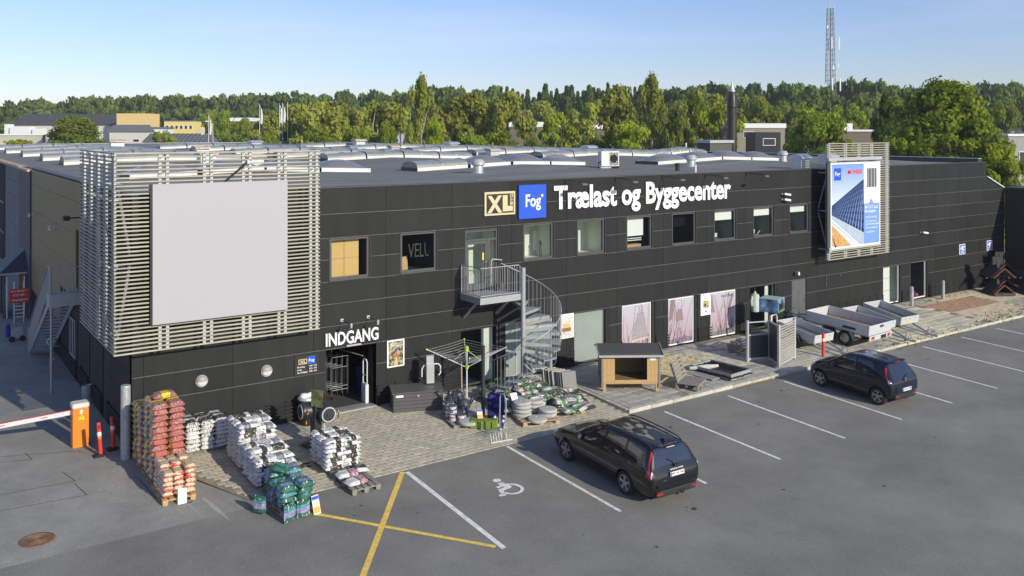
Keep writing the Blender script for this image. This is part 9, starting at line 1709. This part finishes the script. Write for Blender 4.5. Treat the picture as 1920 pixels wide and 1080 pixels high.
house('ochre_block', 'plain ochre yellow block beside the dark hall', 51.4, 248.2, 8.9, 9, 13.8, OCHRE)
house('white_house', 'low cream house with grey pitched roof above the slat screen', 37.5, 187.0, 7.5, 6, 8.6, OFFW, GREYR, 1.6, [(-2, -0.8, 6.3, 7.0), (1.6, 3.0, 6.3, 7.0)])
house('white_annex', 'white flat roofed annex with two dark windows', 49.8, 217.6, 6.2, 7, 9.3, mat('annex_white', (0.72, 0.73, 0.74), 0.8), GREYR, 0, [(-2.6, -1.2, 7.2, 8.6), (0.2, 1.8, 7.2, 8.6)], fascia=0.5)
house('yellow_house', 'yellow house with a row of small dark windows on the left skyline', 69.8, 268.0, 9.9, 9, 11.8, YELW, GREYR, 0, [(-4.4 + k * 1.5, -3.5 + k * 1.5, 9.3, 10.5) for k in range(6)], fascia=0.2)
mr = house('metal_roof_shed', 'grey standing seam roof with a white chimney beyond the long roof', 33.3, 129.2, 10.0, 7, 6.9, OFFW, GREYR, 1.5); m = MB()
for k in range(14): x = -5.0 + k * 0.77; m.bar((x, -0.3, 7.09), (x, 3.5, 8.6), 0.06, 0.08)
part(m, 'seam', DKR, mr); part(MB().box(3.6, 4.1, 3.0, 3.5, 7.5, 9.6), 'chimney', OFFW, mr)
for i, (x, y, wd, z) in enumerate(((20.2, 254.4, 1.0, 10.6), (23.2, 251.8, 5.5, 9.9), (27.0, 249.2, 2.4, 9.4))):
    t = thing('white_lorry', ('white lorry at the left edge below the dark hall', 'white box lorry with long body below the dark hall', 'small white van right of the long white lorry')[i], 'lorry', (x, y, GRD), VA); part(MB().box(-wd / 2, wd / 2, 0, 3, 7.9, z - GRD), 'box_body', SIGNW, t); part(MB().box(-wd / 2 + 0.2, wd / 2 - 0.2, 0.2, 2.8, 0, 7.9), 'underframe', DARK, t)
house('low_beige_wall', 'low beige concrete wall at the left edge behind the long roof', 14.0, 166.8, 9.0, 0.6, 8.0, mat('beige_wall', (0.48, 0.44, 0.34), 0.85, var=0.15), SIGNW, fascia=0.2)
house('neighbour_roof', 'next hall with orange stained roof edge right behind the long roof', 24.0, 157.0, 40, 12, 5.5, mat('orange_fascia', (0.55, 0.40, 0.27), 0.7, var=0.3, scale=0.4), mat('pale_edge', (0.6, 0.6, 0.58), 0.6), fascia=0.9)
house('grey_hall', 'dark grey hall with white roof among the trees left of centre', 66.6, 197.3, 5.2, 9, 11.2, BRICK, SIGNW, fascia=0.9)
house('blue_white_house', 'bluish white house between the birches', 73.7, 127.9, 3.4, 6, 10.0, BLUEW, SIGNW, 0, [(-1.3, -0.9, 8.6, 9.3), (-0.4, 0.0, 8.6, 9.3), (0.6, 1.1, 8.6, 9.3)], fascia=0.5)
house('white_roof_hall', 'long low building with white roof edge behind the birches', 98.0, 114.7, 10.0, 10, 9.6, BRICK, SIGNW, fascia=1.0)
house('brown_block', 'small dark brown block with white roof box right of centre', 92.4, 88.2, 4.2, 6, 9.2, BRICK, SIGNW, 0, [(-1.4, -0.7, 7.2, 8.0)], fascia=0.25); house('white_roof_box', 'white plant box on the roof behind the brown block', 93.6, 90.4, 3.4, 3, 10.4, SIGNW)
house('tan_office', 'tan office with white roof edge right of the dark chimney', 102.4, 63.0, 7.4, 9, 9.3, TANW, SIGNW, 0, [(-2.6, -2.0, 7.8, 8.8), (-1.8, -1.1, 7.8, 8.8)], fascia=0.7)
house('black_annex', 'black annex with pale window right of the dark chimney', 91.4, 52.6, 3.4, 5, 8.7, BLACK, None, 0, [(-0.7, 1.0, 6.9, 7.9)])
house('dark_pavilion', 'dark flat building behind the timber banner screen', 101.1, 45.6, 5.2, 7, 8.8, BRICK, SIGNW, fascia=0.12); house('white_plant_room', 'white plant room on the roof left of the dark pavilion', 113.0, 55.6, 2.0, 3, 10.0, SIGNW)
house('concrete_house', 'grey concrete house with a dark window at the right edge', 99.6, 22.4, 5.5, 6, 8.3, CONCW, SIGNW, 0, [(-1.6, 1.6, 4.8, 6.6)], fascia=0.12); house('orange_wall', 'strip of orange wall left of the grey concrete house', 102.1, 26.6, 1.4, 4, 7.4, mat('orange_wall', (0.62, 0.33, 0.15), 0.8), SIGNW, fascia=0.3)
house('blue_roof_block', 'dark blue flat roofs beyond the concrete house', 148.3, 49.3, 7.0, 8, 9.4, BLUEW, GREYR, fascia=0.25)
# boiler house and chimney beside the building
CHM = mat('scorched_steel', (0.055, 0.050, 0.045), 0.38, metal=0.5, var=0.55, scale=0.9, stretch=(1.5, 1.5, 0.25), rvar=0.15)
house('boiler_house', 'dark cladded boiler box below the steel chimney', 54.6, 27.7, 2.8, 1.5, 7.85, mat('boiler_grey', (0.085, 0.083, 0.08), 0.6), ALU, fascia=0.06, rot=0)
cy_ = thing('steel_chimney', 'tall scorched steel chimney with a pointed cap behind the roof', 'chimney', (56.6, 28.2, GRD)); part(MB().lathe([(0.42, 0), (0.42, 11.15)], (0, 0, 0), 24), 'shaft', CHM, cy_, smooth=True); part(MB().lathe([(0.42, 11.15), (0.46, 11.2), (0.44, 11.5), (0.40, 12.0), (0.34, 12.35), (0.33, 12.6)], (0, 0, 0), 24), 'silencer', CHM, cy_, smooth=True); part(MB().lathe([(0.30, 12.6), (0.02, 13.5)], (0, 0, 0), 20), 'cone_cap', ALU, cy_, smooth=True); m = MB()
for dx in (-0.62, -0.98): m.tube([(dx, 0, 0.0), (dx, 0, 12.3)], 0.025, 6)
for k in range(38): m.tube([(-0.62, 0, 0.4 + k * 0.31), (-0.98, 0, 0.4 + k * 0.31)], 0.018, 5)
part(m, 'ladder', BLACK, cy_); m = MB()
for z in (10.4, 11.5, 12.3): m.tube([(-0.98, 0, z), (-1.35, 0, z), (-1.35, -0.6, z), (-0.5, -0.6, z)], 0.025, 5)
for x in (-1.35, -0.98): m.tube([(x, -0.6 if x < -1 else 0, 10.4), (x, -0.6 if x < -1 else 0, 12.3)], 0.025, 5)
part(m, 'cage', BLACK, cy_)
# lattice mast
ms = thing('lattice_mast', 'tall slender lattice radio mast rising above the wood', 'mast', (210.3, 128.0, GRD), VA); MW0, MW1, MH = 1.45, 0.72, 43.2; MST = mat('mast_steel', (0.30, 0.31, 0.33), 0.5, metal=0.4, var=0.15)
cor = lambda h, k: Vector(((MW0 + (MW1 - MW0) * h / MH) * (1 if k in (0, 3) else -1), (MW0 + (MW1 - MW0) * h / MH) * (1 if k in (0, 1) else -1), h))
for k in range(4): part(MB().tube([cor(0, k), cor(MH, k)], 0.075, 5), 'leg', MST, ms)
m = MB(); nb = 30
for i in range(nb):
    h0, h1 = MH * i / nb, MH * (i + 1) / nb
    for k in range(4): m.tube([cor(h0, k), cor(h1, (k + 1) % 4)], 0.035, 4); m.tube([cor(h1, k), cor(h0, (k + 1) % 4)], 0.035, 4); m.tube([cor(h1, k), cor(h1, (k + 1) % 4)], 0.035, 4)
part(m, 'lattice', MST, ms, stuff=True); part(MB().tube([(0, 0, 2), (0, 0, MH)], 0.16, 6), 'cable_ladder', MST, ms); part(MB().tube([(0, 0, MH), (0, 0, MH + 2.4)], 0.05, 5).tube([(MW1 + 0.4, 0, MH - 1), (MW1 + 0.4, 0, MH + 1.3)], 0.05, 5), 'top_aerial', SIGNW, ms)
for (x, y, z, l) in ((1.9, -1.4, 31.5, 3.6), (-0.2, -1.6, 31.8, 3.2), (2.2, -1.5, 20.0, 3.6), (-0.1, -1.8, 20.2, 3.4), (-1.8, -1.4, 20.4, 1.6), (1.7, -1.2, 26.5, 1.2), (0.3, -1.4, 26.0, 1.2), (-1.2, -1.0, 37.5, 0.8)): part(MB().box(x - 0.16, x + 0.16, y - 0.12, y + 0.12, z, z + l), 'panel_aerial', SIGNW, ms)
# flagpoles with limp flags, street lamps
FLB = gradient(mat('flag_cloth', (0.6, 0.65, 0.8), 0.8, var=0), 2, (0.05, 0.10, 0.42), (0.78, 0.80, 0.84), 7.6, 9.6); f0 = None
for i, (x, y, top, wide, lab) in enumerate(((30.6, 99.4, 11.1, 0.4, 'white flagpole with limp white flag, farthest left'), (36.4, 95.3, 12.6, 0.4, 'white flagpole with limp white flag, second from the left'), (38.7, 93.8, 12.7, 0.4, 'white flagpole with limp blue and white flag, left of the close pair'), (39.0, 93.5, 12.8, 0.42, 'white flagpole with limp white flag, right of the close pair'), (39.6, 93.1, 12.9, 0, 'bare white flagpole without a flag, farthest right'))):
    t = thing('flagpole', lab, 'flagpole', (x, y, GRD), VA, 'flagpoles behind the long roof'); part(MB().tube([(0, 0, 0), (0, 0, top)], [0.055, 0.03], 8).lathe([(0.0, top), (0.09, top + 0.06), (0.0, top + 0.14)], (0, 0, 0), 8), 'pole', SIGNW, t)
    if wide:
        m = MB(); P = []; K = 6
        for a in range(K + 1):
            for b in range(7): u = a / K; v = b / 6; P.append((0.06 + wide * u * (0.55 + 0.45 * math.sin(v * 2.4)), 0.10 * math.sin(u * 7 + v * 3), top - 0.1 - v * 2.3 - u * 0.4))
        m.add(P, [(a * 7 + b, (a + 1) * 7 + b, (a + 1) * 7 + b + 1, a * 7 + b + 1) for a in range(K) for b in range(6)]); part(m, 'flag', FLB if i == 2 else OFFW, t, smooth=True)
sl_ = thing('street_lamp', 'leaning thin lamp post behind the long roof', 'street lamp', (29.6, 93.0, GRD), (0, R(-2), 0)); part(MB().tube([(0, 0, 0), (0, 0, 10.0), (-0.5, 0, 10.3)], 0.07, 6), 'post', ALU, sl_); part(MB().bbox(-1.0, -0.4, -0.12, 0.12, 10.25, 10.4, 0.03), 'lamp_head', ALU, sl_)
sl3 = thing('street_lamp', 'lamp post with round white head among the birches', 'street lamp', (72.5, 98.0, GRD)); part(MB().tube([(0, 0, 0), (0, 0, 10.6)], 0.08, 6), 'post', ALU, sl3); part(MB().lathe([(0.0, 10.5), (0.25, 10.6), (0.28, 10.9), (0.0, 11.1)], (0, 0, 0), 12), 'lamp_head', SIGNW, sl3, smooth=True)
hz_ = MB().box(-80, 420, -60, 420, -3.6, 48); hzm = bpy.data.materials.new('haze_air'); hzm.use_nodes = True; t = hzm.node_tree; t.nodes.clear(); o_ = N(t, 'ShaderNodeOutputMaterial'); v_ = N(t, 'ShaderNodeVolumePrincipled'); v_.inputs['Color'].default_value = (0.86, 0.92, 1, 1); v_.inputs['Density'].default_value = 0.0003; v_.inputs['Anisotropy'].default_value = 0.1; t.links.new(v_.outputs[0], o_.inputs['Volume'])
hzo = struct(hz_, 'haze', hzm); hzo['kind'] = 'stuff'
bpy.context.view_layer.update()
